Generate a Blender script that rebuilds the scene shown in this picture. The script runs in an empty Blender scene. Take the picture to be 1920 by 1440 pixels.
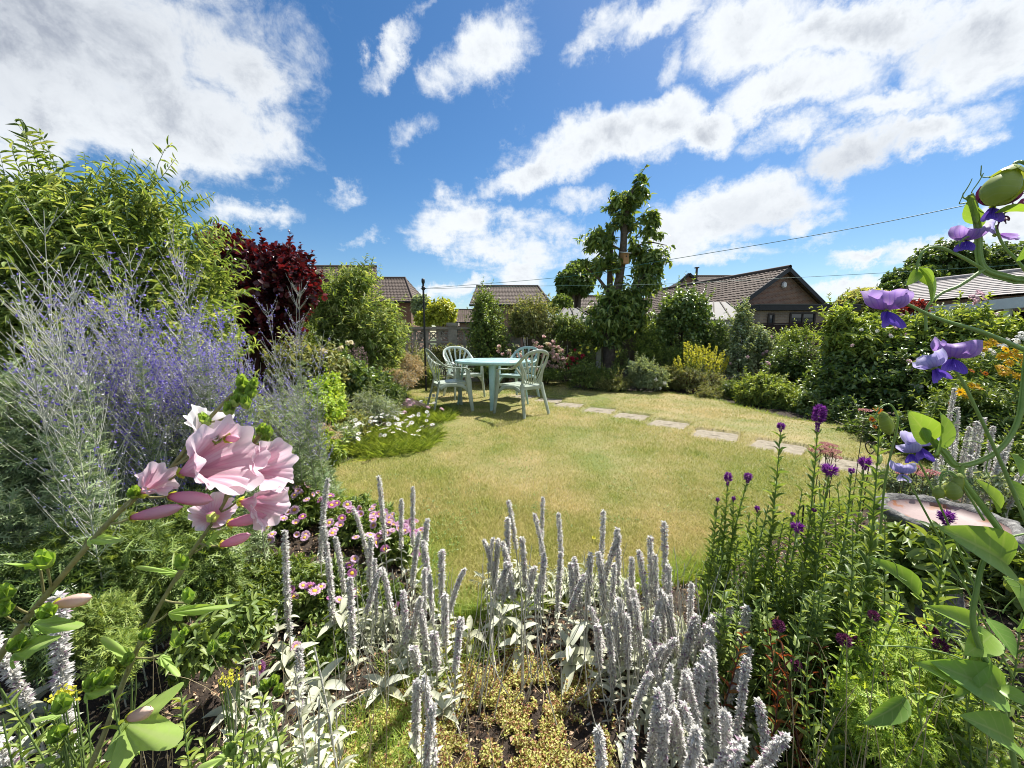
import bpy, math, random
import numpy as np
from mathutils import Vector, Matrix
R = math.radians
random.seed(7)
rng = np.random.default_rng(11)
scene = bpy.context.scene
COL = scene.collection

# ------------------------------------------------------------ camera
CAM_H = 1.12; FPX = 721.0; PITCH = R(6.96)
cam_data = bpy.data.cameras.new('camera'); cam = bpy.data.objects.new('camera', cam_data)
COL.objects.link(cam); scene.camera = cam
cam.location = (0, 0, CAM_H); cam.rotation_euler = (math.pi/2 - PITCH, 0, 0)
cam_data.sensor_width = 36.0; cam_data.lens = FPX/1920*36.0
cam_data.clip_start = 0.02; cam_data.clip_end = 2000

# ------------------------------------------------------------ light
SUN_EL = R(55); SUN_DIR_XY = np.array([0.66, 0.75]); SUN_DIR_XY /= np.linalg.norm(SUN_DIR_XY)
SUN = Vector((SUN_DIR_XY[0]*math.cos(SUN_EL), SUN_DIR_XY[1]*math.cos(SUN_EL), math.sin(SUN_EL)))
sd = bpy.data.lights.new('sun', 'SUN'); sd.energy = 5.0; sd.angle = R(0.53); sd.color = (1.0, 0.955, 0.88)
so = bpy.data.objects.new('sun', sd); COL.objects.link(so)
so.rotation_euler = SUN.to_track_quat('Z', 'Y').to_euler(); so.location = SUN*50
scene.view_settings.view_transform = 'Standard'; scene.view_settings.look = 'None'
scene.view_settings.exposure = 0.95; scene.view_settings.gamma = 1.0

scene.cycles.filter_width = 1.0; scene.cycles.use_denoising = True; scene.cycles.denoising_prefilter = 'ACCURATE'; scene.cycles.use_adaptive_sampling = True; scene.cycles.adaptive_threshold = .005
scene.cycles.max_bounces = 8; scene.cycles.transparent_max_bounces = 8

def ray(px, py):
    dx = (px-960)/FPX; dy = (720-py)/FPX
    c, s = math.cos(PITCH), math.sin(PITCH)
    return np.array([dx, c + dy*s, -s + dy*c])
def P(px, py, Y):
    d = ray(px, py); return np.array([0, 0, CAM_H]) + d*(Y/d[1])
def G(px, py, z=0.0):
    d = ray(px, py); return np.array([0, 0, CAM_H]) + d*((z-CAM_H)/d[2])

# ------------------------------------------------------------ sky
world = bpy.data.worlds.new('World'); scene.world = world; world.use_nodes = True
def build_sky():
    nt = world.node_tree; nd = nt.nodes; lk = nt.links; nd.clear()
    def N(t, **k):
        n = nd.new(t)
        for a, b in k.items(): setattr(n, a, b)
        return n
    def M(op, a, b=None, c=None, clamp=False):
        n = N('ShaderNodeMath', operation=op, use_clamp=clamp)
        for i, x in enumerate((a, b, c)):
            if x is None: continue
            if hasattr(x, 'links'): lk.new(x, n.inputs[i])
            else: n.inputs[i].default_value = x
        return n.outputs[0]
    def VM(op, a, b=None, scale=None):
        n = N('ShaderNodeVectorMath', operation=op)
        for i, x in enumerate((a, b)):
            if x is None: continue
            if hasattr(x, 'links'): lk.new(x, n.inputs[i])
            else: n.inputs[i].default_value = x
        if scale is not None: n.inputs['Scale'].default_value = scale
        return n.outputs['Value'] if op in ('LENGTH', 'DOT_PRODUCT') else n.outputs[0]
    def SS(x, lo, hi, a=0.0, b=1.0):
        n = N('ShaderNodeMapRange', interpolation_type='SMOOTHSTEP'); lk.new(x, n.inputs[0])
        for i, v in zip((1, 2, 3, 4), (lo, hi, a, b)): n.inputs[i].default_value = v
        return n.outputs[0]
    tc = N('ShaderNodeTexCoord'); D = tc.outputs['Generated']
    sky = N('ShaderNodeTexSky', sky_type='NISHITA', sun_disc=False)
    sky.sun_elevation = SUN_EL; sky.sun_rotation = math.atan2(SUN.x, SUN.y)
    sky.air_density = 1.0; sky.dust_density = 0.35; sky.ozone_density = 2.6
    sep = N('ShaderNodeSeparateXYZ'); lk.new(D, sep.inputs[0])
    z = M('ADD', M('MAXIMUM', sep.outputs['Z'], 0.0), 0.13)
    cmb = N('ShaderNodeCombineXYZ'); lk.new(M('DIVIDE', sep.outputs['X'], z), cmb.inputs[0]); lk.new(M('DIVIDE', sep.outputs['Y'], z), cmb.inputs[1])
    plane = cmb.outputs[0]
    def noise(vec, sc, det, rough, dist=0.0):
        n = N('ShaderNodeTexNoise'); lk.new(vec, n.inputs['Vector'])
        n.inputs['Scale'].default_value = sc; n.inputs['Detail'].default_value = det
        n.inputs['Roughness'].default_value = rough; n.inputs['Distortion'].default_value = dist
        return n
    # warp directions so that cloud bodies get ragged outlines
    w = noise(D, 4.0, 9, 0.68)
    wv = VM('SCALE', VM('SUBTRACT', w.outputs['Color'], (0.5, 0.5, 0.5)), scale=0.20)
    Dw = VM('ADD', D, wv)
    def field(blobs):
        out = None
        for (px, py, rx, ry, ang, wt) in blobs:
            c = ray(px, py); c /= np.linalg.norm(c)
            ca, sa = math.cos(R(ang)), math.sin(R(ang))
            a = ray(px+rx*ca, py-rx*sa); a /= np.linalg.norm(a); a = a-c
            b = ray(px-ry*sa, py-ry*ca); b /= np.linalg.norm(b); b = b-c
            la, lb = np.linalg.norm(a), np.linalg.norm(b)
            n = c; ax = a - n*np.dot(a, n); ax /= np.linalg.norm(ax); bx = np.cross(n, ax)
            m = Matrix(((ax[0], bx[0], n[0]), (ax[1], bx[1], n[1]), (ax[2], bx[2], n[2])))
            mp = N('ShaderNodeMapping', vector_type='TEXTURE')
            lk.new(Dw, mp.inputs['Vector']); mp.inputs['Location'].default_value = c
            mp.inputs['Rotation'].default_value = m.to_euler(); mp.inputs['Scale'].default_value = (la, lb, 1.0)
            v = SS(VM('LENGTH', mp.outputs[0]), 1.7, 0.0, 0.0, wt)
            out = v if out is None else M('MAXIMUM', out, v)
        return out
    blobs = [
      (130,60,420,190,0,1.0),(120,200,420,120,0,1.0),(330,210,210,150,-20,1.0),(300,285,260,60,-8,.9),(440,270,130,70,0,.75),(440,110,90,120,0,.85),
      (470,408,115,38,0,.72),(20,360,120,60,0,.7),
      (755,115,95,38,45,.68),(925,100,110,75,40,.82),(850,160,70,50,30,.62),(780,262,60,38,30,.5),(820,20,60,25,40,.45),
      (655,360,60,38,20,.6),(690,447,62,22,15,.62),
      (865,425,95,52,-10,.86),(930,470,105,48,-10,.86),(850,545,120,26,0,.8),(960,520,60,40,0,.7),
      (1130,265,210,70,14,1.0),(1000,330,110,45,30,.9),(1240,215,120,60,0,.95),(1340,240,80,50,0,.9),(1080,375,90,35,10,.62),(1010,430,110,40,10,.62),
      (1120,60,110,42,40,.66),(1230,30,130,52,15,.75),(1400,60,150,85,20,.85),(1620,50,260,75,10,1.0),(1830,70,230,110,10,1.0),(1480,90,120,60,10,.85),
      (1270,110,60,40,60,.62),(1500,165,170,70,8,.95),(1640,200,140,38,10,.8),(1760,190,130,30,30,.62),
      (1590,290,160,62,15,1.0),(1750,240,180,42,22,.9),(1480,265,110,45,20,.75),
      (1390,385,190,62,8,1.0),(1300,440,150,65,8,.92),(1340,495,110,26,0,.72),(1500,430,90,30,10,.7),
      (1640,486,95,17,12,.66),(1545,466,75,18,18,.5),(1790,440,190,30,27,.85),(1890,400,120,60,20,.9),(1870,470,110,50,0,.8),(1600,545,160,22,5,.72),
      (1130,470,140,50,0,.6),(1420,545,120,24,0,.5)]
    body = field(blobs)
    n1 = noise(plane, 2.1, 10, 0.60, 0.25).outputs['Fac']
    n2 = noise(D, 13.0, 9, 0.66, 0.3).outputs['Fac']
    nn = M('ADD', M('MULTIPLY', n1, 0.50), M('MULTIPLY', n2, 0.50))
    # behind the viewer the bodies come from the plane noise alone
    back = SS(sep.outputs['Y'], 0.05, -0.4, 0.0, 1.0)
    backbody = M('MULTIPLY', SS(noise(plane, 0.8, 4, .5).outputs['Fac'], .42, .62), back)
    body = M('MAXIMUM', body, backbody)
    dens = M('ADD', M('MULTIPLY', body, 1.25), M('MULTIPLY', M('SUBTRACT', nn, 0.5), 2.5))
    alpha = SS(dens, 0.34, 0.95)
    thick = SS(dens, 0.80, 1.5)
    # sunlit tops and grey undersides
    up = noise(VM('ADD', Dw, (0.02, 0.02, 0.045)), 4.5, 5, 0.55).outputs['Fac']
    lo = noise(Dw, 4.5, 5, 0.55).outputs['Fac']
    rel = SS(M('SUBTRACT', up, lo), -0.06, 0.10)
    fine = SS(n2, 0.35, 0.62)
    grey = M('MULTIPLY', thick, M('ADD', M('MULTIPLY', rel, 0.72), M('MULTIPLY', fine, 0.25)), clamp=True)
    shade = field([(60,40,480,230,0,1.0),(330,180,200,140,0,.55),(1600,300,120,40,10,.8),(1440,410,130,35,8,.55),(1780,70,150,50,10,.35)])
    grey = M('ADD', M('MULTIPLY', grey, 0.75), M('MULTIPLY', shade, 0.40), clamp=True)
    mixc = N('ShaderNodeMix', data_type='RGBA'); lk.new(grey, mixc.inputs['Factor'])
    mixc.inputs[6].default_value = (0.86, 0.90, 0.94, 1); mixc.inputs[7].default_value = (0.38, 0.42, 0.50, 1)
    hs = N('ShaderNodeHueSaturation'); lk.new(sky.outputs[0], hs.inputs['Color']); hs.inputs['Saturation'].default_value = 1.28
    hs.inputs['Value'].default_value = 1.0
    bg1 = N('ShaderNodeBackground'); lk.new(hs.outputs[0], bg1.inputs[0]); bg1.inputs[1].default_value = 0.066
    bg2 = N('ShaderNodeBackground'); lk.new(mixc.outputs[2], bg2.inputs[0]); bg2.inputs[1].default_value = 0.575
    mx = N('ShaderNodeMixShader'); lk.new(alpha, mx.inputs[0]); lk.new(bg1.outputs[0], mx.inputs[1]); lk.new(bg2.outputs[0], mx.inputs[2])
    out = N('ShaderNodeOutputWorld'); lk.new(mx.outputs[0], out.inputs[0])
build_sky()

# ------------------------------------------------------------ mesh helpers
def nrm(v): return v/np.maximum(np.linalg.norm(v, axis=-1, keepdims=True), 1e-9)
class MB:
    def __init__(s): s.v=[]; s.f=[]; s.m=[]; s.u=[]; s.n=0
    def add(s, v, f, m=0, u=None):
        v = np.asarray(v, float).reshape(-1, 3); f = np.asarray(f, int)
        s.v.append(v); s.f.append(f + s.n); s.n += len(v)
        s.m.append(np.full(len(f), m, int) if np.isscalar(m) else np.asarray(m, int))
        u = np.zeros((len(v), 2)) if u is None else np.asarray(u, float); s.u.append(u if u.ndim == 2 else np.stack([u, np.zeros(len(u))], -1))
        return s
    def build(s, name, mats, parent=None, smooth=True, loc=None):
        V = np.concatenate(s.v).astype(np.float64)
        if parent is not None:
            p = parent; off = np.zeros(3)
            while p is not None: off += np.array(p.location); p = p.parent
            V = V - off
        elif loc is not None: V = V - np.asarray(loc)
        loops = np.concatenate([f.ravel() for f in s.f]); tot = np.concatenate([np.full(len(f), f.shape[1]) for f in s.f])
        start = np.concatenate([[0], np.cumsum(tot)[:-1]])
        me = bpy.data.meshes.new(name)
        me.vertices.add(len(V)); me.vertices.foreach_set('co', V.astype(np.float32).ravel())
        me.loops.add(len(loops)); me.loops.foreach_set('vertex_index', loops.astype(np.int32))
        me.polygons.add(len(tot)); me.polygons.foreach_set('loop_start', start.astype(np.int32)); me.polygons.foreach_set('loop_total', tot.astype(np.int32))
        me.polygons.foreach_set('material_index', np.concatenate(s.m).astype(np.int32))
        me.polygons.foreach_set('use_smooth', np.full(len(tot), smooth))
        at = me.attributes.new('along', 'FLOAT', 'POINT'); U = np.concatenate(s.u).astype(np.float32); at.data.foreach_set('value', np.ascontiguousarray(U[:, 0]))
        at = me.attributes.new('across', 'FLOAT', 'POINT'); at.data.foreach_set('value', np.ascontiguousarray(U[:, 1]))
        if not isinstance(mats, (list, tuple)): mats = [mats]
        for m in mats: me.materials.append(m)
        me.update(); me.validate()
        o = bpy.data.objects.new(name, me); COL.objects.link(o)
        if parent is not None: o.parent = parent
        elif loc is not None: o.location = loc
        return o
def tag(o, label=None, cat=None, group=None, kind=None):
    if label: o['label'] = label
    if cat: o['category'] = cat
    if group: o['group'] = group
    if kind: o['kind'] = kind
    return o
def thing(name, label, cat, loc, group=None):
    o = bpy.data.objects.new(name, None); COL.objects.link(o); o.location = [float(c) for c in loc]; o.empty_display_size = .05
    return tag(o, label, cat, group)
def kids(o): return [c for c in o.children]
def copy_tree(o, parent=None):
    c = o.copy(); COL.objects.link(c); c.parent = parent
    for ch in list(o.children): copy_tree(ch, c)
    return c

def frames(axis, n):
    a = nrm(axis); s = nrm(np.cross(a, n)); n2 = np.cross(s, a)
    return np.stack([s, a, n2], axis=-1)
def inst(mb, T, pos, Rm, sc, m=0):
    tv, tf, tu, tm = T
    pos = np.atleast_2d(pos); N = len(pos); k = len(tv)
    sc = np.asarray(sc, float)
    if sc.ndim == 0: sc = np.full((N, 3), sc)
    elif sc.ndim == 1: sc = np.repeat(sc[:, None], 3, 1)
    V = pos[:, None] + np.einsum('nij,nkj->nki', Rm, tv[None]*sc[:, None])
    F = (np.asarray(tf)[None] + (np.arange(N)*k)[:, None, None]).reshape(-1, np.asarray(tf).shape[1])
    mm = np.tile(np.asarray(tm), N) + m
    tu = np.asarray(tu, float); mb.add(V.reshape(-1, 3), F, mm, np.tile(tu, N) if tu.ndim == 1 else np.tile(tu, (N, 1)))
def strip(ys, ws, curve=0.15, fold=0.12, tw=0.0):
    """a leaf or petal along +y, width across x, made of triangles; length 1, width 1"""
    v=[]; u=[]
    for y, w in zip(ys, ws):
        zc = -curve*y*y
        for sx in (-1, 0, 1):
            v.append((sx*w*.5, y, zc + (fold*w*.5 if sx else 0) + tw*sx*w*y)); u.append((y, sx))
    f=[]
    for i in range(len(ys)-1):
        a=i*3
        for k in (0,1): f += [(a+k, a+k+1, a+k+4), (a+k, a+k+4, a+k+3)]
    return np.array(v, float), np.array(f), np.array(u), np.zeros(len(f), int)
def dia(fold=0.15, mid=0.42, curve=.1):
    v = np.array([(0,0,0),(.5,mid,fold*.5-curve*mid*mid),(0,1,-curve),(-.5,mid,fold*.5-curve*mid*mid)], float)
    return v, np.array([(0,1,2),(0,2,3)]), np.array([0,mid,1,mid]), np.zeros(2, int)
L_DIA = dia(); L_DIA2 = dia(.35, .4, .25)
L_LANCE = strip([0,.22,.5,.78,1], [.08,.8,1,.6,.0], .28, .35)
L_OVATE = strip([0,.15,.4,.7,1], [.1,.8,1,.7,.0], .22, .3)
L_OVATE_N = strip([0,.08,.2,.35,.5,.65,.8,.92,1], [.08,.5,.85,1,.98,.82,.55,.25,.0], .22, .28)
L_LANCE_N = strip([0,.1,.25,.4,.55,.7,.85,1], [.08,.5,.85,1,.9,.65,.35,.0], .3, .3)
L_ROUND = strip([0,.12,.35,.65,.88,1], [.1,.75,1,.95,.55,.05], .1, .2)
L_BLADE = strip([0,.35,.7,1], [1,.85,.5,.0], .45, .2)

def tubes(mb, pts, rad, sides=5, m=0, cap=False, u=None):
    """pts (S,K,3) polylines, rad (S,K)"""
    pts = np.asarray(pts, float)
    if pts.ndim == 2: pts = pts[None]
    S, K, _ = pts.shape
    rad = np.broadcast_to(np.asarray(rad, float), (S, K))
    t = np.gradient(pts, axis=1); t = nrm(t)
    ref = np.where(np.abs(t[:, :1, 2:3]) > .8, np.array([1., 0, 0]), np.array([0., 0, 1.]))
    ref = np.broadcast_to(ref, t.shape)
    a = nrm(np.cross(t, ref)); b = np.cross(t, a)
    th = np.arange(sides)*2*math.pi/sides
    V = pts[:, :, None] + rad[:, :, None, None]*(np.cos(th)[None, None, :, None]*a[:, :, None] + np.sin(th)[None, None, :, None]*b[:, :, None])
    base = (np.arange(S)*K*sides)[:, None, None]; kk = (np.arange(K-1)*sides)[None, :, None]; j = np.arange(sides)[None, None, :]; j2 = (j+1) % sides
    F = np.stack([base+kk+j, base+kk+j2, base+kk+sides+j2, base+kk+sides+j], -1).reshape(-1, 4)
    uu = np.broadcast_to(np.linspace(0, 1, K)[None, :, None], (S, K, sides)).ravel()
    mb.add(V.reshape(-1, 3), F, m, uu)
    if cap:
        for s_ in range(S):
            for k_ in (0, K-1):
                ring = V[s_, k_]; mb.add(ring, [list(range(sides))], m)
def bez(P0, P1, P2, K, t0=0., t1=1.):
    t = np.linspace(t0, t1, K)[None, :, None]
    return (1-t)**2*P0[:, None] + 2*t*(1-t)*P1[:, None] + t*t*P2[:, None]
def spline(pts, n):
    """Catmull-Rom through the points, n samples"""
    p = np.asarray(pts, float); p = np.vstack([2*p[0]-p[1], p, 2*p[-1]-p[-2]])
    k = len(p)-3; out=[]
    for t in np.linspace(0, k-1e-6, n):
        i = int(t); f = t-i; a, b, c, d = p[i:i+4]
        out.append(.5*((2*b)+(-a+c)*f+(2*a-5*b+4*c-d)*f*f+(-a+3*b-3*c+d)*f**3))
    return np.array(out)
def box(mb, c, s, rz=0, m=0, Rm=None):
    x, y, z = np.array(s)/2
    v = np.array([(a*x, b*y, c_*z) for c_ in (-1, 1) for b in (-1, 1) for a in (-1, 1)], float)
    if Rm is None:
        cs, sn = math.cos(rz), math.sin(rz); Rm = np.array([[cs,-sn,0],[sn,cs,0],[0,0,1]])
    v = v @ Rm.T + np.asarray(c)
    mb.add(v, [(0,2,3,1),(4,5,7,6),(0,1,5,4),(2,6,7,3),(0,4,6,2),(1,3,7,5)], m)
def beam(mb, a, b, w, h, m=0, up=(0,0,1)):
    a = np.asarray(a, float); b = np.asarray(b, float); d = b-a; L = np.linalg.norm(d); d /= L
    s = np.cross(d, up); s /= max(np.linalg.norm(s), 1e-9); u = np.cross(s, d)
    box(mb, (a+b)/2, (w, L, h), Rm=np.stack([s, d, u], -1), m=m)
def lathe(mb, prof, c=(0,0,0), n=24, m=0, squash=None):
    prof = np.array(prof, float); th = np.arange(n)*2*math.pi/n
    V = np.stack([prof[:, 0:1]*np.cos(th), prof[:, 0:1]*np.sin(th), np.repeat(prof[:, 1:2], n, 1)], -1)
    if squash is not None: V = V*np.array(squash)
    K = len(prof); kk = (np.arange(K-1)*n)[:, None]; j = np.arange(n)[None]; j2 = (j+1) % n
    F = np.stack([kk+j, kk+j2, kk+n+j2, kk+n+j], -1).reshape(-1, 4)
    mb.add(V.reshape(-1, 3)+np.asarray(c), F, m)
def rand_dirs(r, n, zmin=-1.0):
    z = r.uniform(zmin, 1, n); a = r.uniform(0, 2*math.pi, n); q = np.sqrt(1-z*z)
    return np.stack([q*np.cos(a), q*np.sin(a), z], -1)

# ------------------------------------------------------------ materials
def newmat(name):
    m = bpy.data.materials.new(name); m.use_nodes = True; nt = m.node_tree; nt.nodes.clear()
    out = nt.nodes.new('ShaderNodeOutputMaterial'); return m, nt, out
def ramp(nt, cols, pos=None):
    n = nt.nodes.new('ShaderNodeValToRGB'); e = n.color_ramp.elements
    pos = pos or [i/max(len(cols)-1, 1) for i in range(len(cols))]
    while len(e) > len(cols): e.remove(e[-1])
    while len(e) < len(cols): e.new(1.0)
    for i, (c, p) in enumerate(zip(cols, pos)): e[i].position = p; e[i].color = (*c, 1)
    return n
def mixrgb(nt, fac, a, b, mode='MIX'):
    n = nt.nodes.new('ShaderNodeMix'); n.data_type = 'RGBA'; n.blend_type = mode
    for i, x in ((0, fac), (6, a), (7, b)):
        if hasattr(x, 'links'): nt.links.new(x, n.inputs[i])
        elif i == 0: n.inputs[0].default_value = x
        else: n.inputs[i].default_value = (*x, 1)
    return n.outputs[2]
def noise(nt, sc, det=4, rough=.6, coord='Object', vec=None):
    n = nt.nodes.new('ShaderNodeTexNoise'); n.inputs['Scale'].default_value = sc; n.inputs['Detail'].default_value = det; n.inputs['Roughness'].default_value = rough
    if vec is None:
        tc = nt.nodes.new('ShaderNodeTexCoord'); vec = tc.outputs[coord]
    nt.links.new(vec, n.inputs['Vector']); return n
def leafmat(name, cols, trans=.35, rough=.45, tint=(1.25, 1.15, .45), rib=None, spec=.4, vein=0.0):
    m, nt, out = newmat(name); L = nt.links
    g = nt.nodes.new('ShaderNodeNewGeometry'); rp = ramp(nt, [tuple(min(c*1.6, .85) for c in q) for q in cols]); L.new(g.outputs['Random Per Island'], rp.inputs[0])
    col = rp.outputs[0]
    nz = noise(nt, 3.0, 2, .5)
    mr = nt.nodes.new('ShaderNodeMapRange'); L.new(nz.outputs['Fac'], mr.inputs[0]); mr.inputs[1].default_value=.3; mr.inputs[2].default_value=.7; mr.inputs[3].default_value=.78; mr.inputs[4].default_value=1.2
    vm = nt.nodes.new('ShaderNodeVectorMath'); vm.operation='SCALE'; L.new(col, vm.inputs[0]); L.new(mr.outputs[0], vm.inputs['Scale']); col = vm.outputs[0]
    if rib is not None:
        at = nt.nodes.new('ShaderNodeAttribute'); at.attribute_name = 'along'
        col = mixrgb(nt, at.outputs['Fac'], rib, col)
    if vein:
        col = veins(nt, col, vein)
    p = nt.nodes.new('ShaderNodeBsdfPrincipled'); L.new(col, p.inputs['Base Color']); p.inputs['Roughness'].default_value = rough
    p.inputs['Specular IOR Level'].default_value = spec
    t = nt.nodes.new('ShaderNodeBsdfTranslucent'); L.new(mixrgb(nt, 1.0, col, tint, 'MULTIPLY'), t.inputs[0])
    mx = nt.nodes.new('ShaderNodeMixShader'); mx.inputs[0].default_value = trans
    L.new(p.outputs[0], mx.inputs[1]); L.new(t.outputs[0], mx.inputs[2]); L.new(mx.outputs[0], out.inputs[0]); return m
def veins(nt, col, k, freq=34.0, slant=9.0, vc=(.42,.50,.20)):
    L = nt.links
    def A(n): a = nt.nodes.new('ShaderNodeAttribute'); a.attribute_name = n; return a.outputs['Fac']
    def Mm(op, a, b=None):
        n = nt.nodes.new('ShaderNodeMath'); n.operation = op
        for i, x in enumerate((a, b)):
            if x is None: continue
            if hasattr(x, 'links'): L.new(x, n.inputs[i])
            else: n.inputs[i].default_value = x
        return n.outputs[0]
    ab = Mm('ABSOLUTE', A('across')); nz = noise(nt, 40, 3, .6)
    s = Mm('SINE', Mm('ADD', Mm('SUBTRACT', Mm('MULTIPLY', A('along'), freq), Mm('MULTIPLY', ab, slant)), Mm('MULTIPLY', nz.outputs['Fac'], 2.0)))
    side = mixfac(nt, s, .80, 1.0, .55); mid = mixfac(nt, ab, .10, .03, 1.0); f = Mm('MULTIPLY', Mm('MAXIMUM', side, mid), k*2)
    col = mixrgb(nt, mixfac(nt, nz.outputs['Fac'], .3, .7, .35), col, mixrgb(nt, 1.0, col, (.55,.62,.5), 'MULTIPLY'))
    return mixrgb(nt, f, col, vc)
def petalmat(name, c0, c1, trans=.45, rough=.6, mid=.35, rnd=.15, streak=0.0, cs=None):
    m, nt, out = newmat(name); L = nt.links
    at = nt.nodes.new('ShaderNodeAttribute'); at.attribute_name = 'along'
    rp = ramp(nt, [c0, tuple((a+b)/2 for a, b in zip(c0, c1)), c1], [0, mid, 1]); L.new(at.outputs['Fac'], rp.inputs[0]); col = rp.outputs[0]
    g = nt.nodes.new('ShaderNodeNewGeometry')
    mr = nt.nodes.new('ShaderNodeMapRange'); L.new(g.outputs['Random Per Island'], mr.inputs[0]); mr.inputs[3].default_value=1-rnd; mr.inputs[4].default_value=1+rnd
    vm = nt.nodes.new('ShaderNodeVectorMath'); vm.operation='SCALE'; L.new(col, vm.inputs[0]); L.new(mr.outputs[0], vm.inputs['Scale']); col = vm.outputs[0]
    if streak:
        ac = nt.nodes.new('ShaderNodeAttribute'); ac.attribute_name = 'across'; nz = noise(nt, 70, 3, .6)
        m1 = nt.nodes.new('ShaderNodeMath'); m1.operation='MULTIPLY_ADD'; L.new(ac.outputs['Fac'], m1.inputs[0]); m1.inputs[1].default_value=26; L.new(nz.outputs['Fac'], m1.inputs[2])
        m2 = nt.nodes.new('ShaderNodeMath'); m2.operation='SINE'; L.new(m1.outputs[0], m2.inputs[0]); m3 = nt.nodes.new('ShaderNodeMath'); m3.operation='MULTIPLY'; L.new(mixfac(nt, m2.outputs[0], .35, 1.0, streak), m3.inputs[0]); L.new(mixfac(nt, at.outputs['Fac'], 1.0, .45), m3.inputs[1])
        col = mixrgb(nt, m3.outputs[0], col, cs or c0)
    p = nt.nodes.new('ShaderNodeBsdfPrincipled'); L.new(col, p.inputs['Base Color']); p.inputs['Roughness'].default_value = rough; p.inputs['Specular IOR Level'].default_value=.25
    t = nt.nodes.new('ShaderNodeBsdfTranslucent'); L.new(col, t.inputs[0])
    mx = nt.nodes.new('ShaderNodeMixShader'); mx.inputs[0].default_value = trans
    L.new(p.outputs[0], mx.inputs[1]); L.new(t.outputs[0], mx.inputs[2]); L.new(mx.outputs[0], out.inputs[0]); return m
def mixfac(nt, x, lo, hi, top=1.0):
    n = nt.nodes.new('ShaderNodeMapRange'); nt.links.new(x, n.inputs[0]); n.inputs[1].default_value=lo; n.inputs[2].default_value=hi; n.inputs[4].default_value=top
    return n.outputs[0]
def mat(name, cols, sc=8, rough=.7, bump=0.0, bsc=None, metal=0.0, spec=.4, det=5, coord='Object'):
    m, nt, out = newmat(name); L = nt.links
    p = nt.nodes.new('ShaderNodeBsdfPrincipled'); p.inputs['Roughness'].default_value = rough; p.inputs['Metallic'].default_value = metal
    p.inputs['Specular IOR Level'].default_value = spec
    nz = noise(nt, sc, det, .62, coord); rp = ramp(nt, cols, [.25+.5*i/max(len(cols)-1, 1) for i in range(len(cols))] if len(cols) > 1 else [0]); L.new(nz.outputs['Fac'], rp.inputs[0]); L.new(rp.outputs[0], p.inputs['Base Color'])
    if bump:
        n2 = noise(nt, bsc or sc*4, 6, .65, coord); b = nt.nodes.new('ShaderNodeBump'); b.inputs['Strength'].default_value = bump; b.inputs['Distance'].default_value = .02
        L.new(n2.outputs['Fac'], b.inputs['Height']); L.new(b.outputs[0], p.inputs['Normal'])
    L.new(p.outputs[0], out.inputs[0]); return m
def brickmat(name, c1, c2, mortar, scale=1.0, coord='UV'):
    m, nt, out = newmat(name); L = nt.links
    tc = nt.nodes.new('ShaderNodeTexCoord'); g = nt.nodes.new('ShaderNodeNewGeometry')
    # wall coordinates: distance along the wall and height, from position and normal
    cr = nt.nodes.new('ShaderNodeVectorMath'); cr.operation='CROSS_PRODUCT'; L.new(g.outputs['Normal'], cr.inputs[0]); cr.inputs[1].default_value=(0,0,1)
    dt = nt.nodes.new('ShaderNodeVectorMath'); dt.operation='DOT_PRODUCT'; L.new(cr.outputs[0], dt.inputs[0]); L.new(g.outputs['Position'], dt.inputs[1])
    sp = nt.nodes.new('ShaderNodeSeparateXYZ'); L.new(g.outputs['Position'], sp.inputs[0])
    cb = nt.nodes.new('ShaderNodeCombineXYZ'); L.new(dt.outputs['Value'], cb.inputs[0]); L.new(sp.outputs['Z'], cb.inputs[1])
    b = nt.nodes.new('ShaderNodeTexBrick'); L.new(cb.outputs[0], b.inputs['Vector'])
    b.inputs['Scale'].default_value = 1/scale; b.inputs['Brick Width'].default_value=.225; b.inputs['Row Height'].default_value=.075; b.inputs['Mortar Size'].default_value=.010
    b.inputs['Color1'].default_value=(*c1,1); b.inputs['Color2'].default_value=(*c2,1); b.inputs['Mortar'].default_value=(*mortar,1); b.inputs['Bias'].default_value=-.1
    nz = noise(nt, 1.5, 5, .6); col = mixrgb(nt, .55, b.outputs['Color'], mixrgb(nt, nz.outputs['Fac'], (.35,.35,.35), (1.4,1.3,1.2)), 'MULTIPLY')
    p = nt.nodes.new('ShaderNodeBsdfPrincipled'); p.inputs['Roughness'].default_value=.85; L.new(col, p.inputs['Base Color'])
    bp = nt.nodes.new('ShaderNodeBump'); bp.inputs['Strength'].default_value=.5; bp.inputs['Distance'].default_value=.01; L.new(b.outputs['Fac'], bp.inputs['Height']); bp.invert=True; L.new(bp.outputs[0], p.inputs['Normal'])
    L.new(p.outputs[0], out.inputs[0]); return m
# ------------------------------------------------------------ the setting
def inside(poly, X, Y):
    poly = np.asarray(poly); r = np.zeros(np.shape(X), bool); j = len(poly)-1
    for i in range(len(poly)):
        xi, yi = poly[i]; xj, yj = poly[j]
        c = ((yi > Y) != (yj > Y)) & (X < (xj-xi)*(Y-yi)/(yj-yi+1e-12)+xi); r ^= c; j = i
    return r
def vnoise(x, y, sc, seed=0):
    """smooth value noise"""
    r = np.random.default_rng(seed); T = r.random((64, 64)); x = x*sc+100; y = y*sc+100
    xi = np.floor(x).astype(int); yi = np.floor(y).astype(int); fx = x-xi; fy = y-yi; fx = fx*fx*(3-2*fx); fy = fy*fy*(3-2*fy)
    g = lambda a, b: T[a % 64, b % 64]
    return (g(xi, yi)*(1-fx)+g(xi+1, yi)*fx)*(1-fy)+(g(xi, yi+1)*(1-fx)+g(xi+1, yi+1)*fx)*fy
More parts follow.
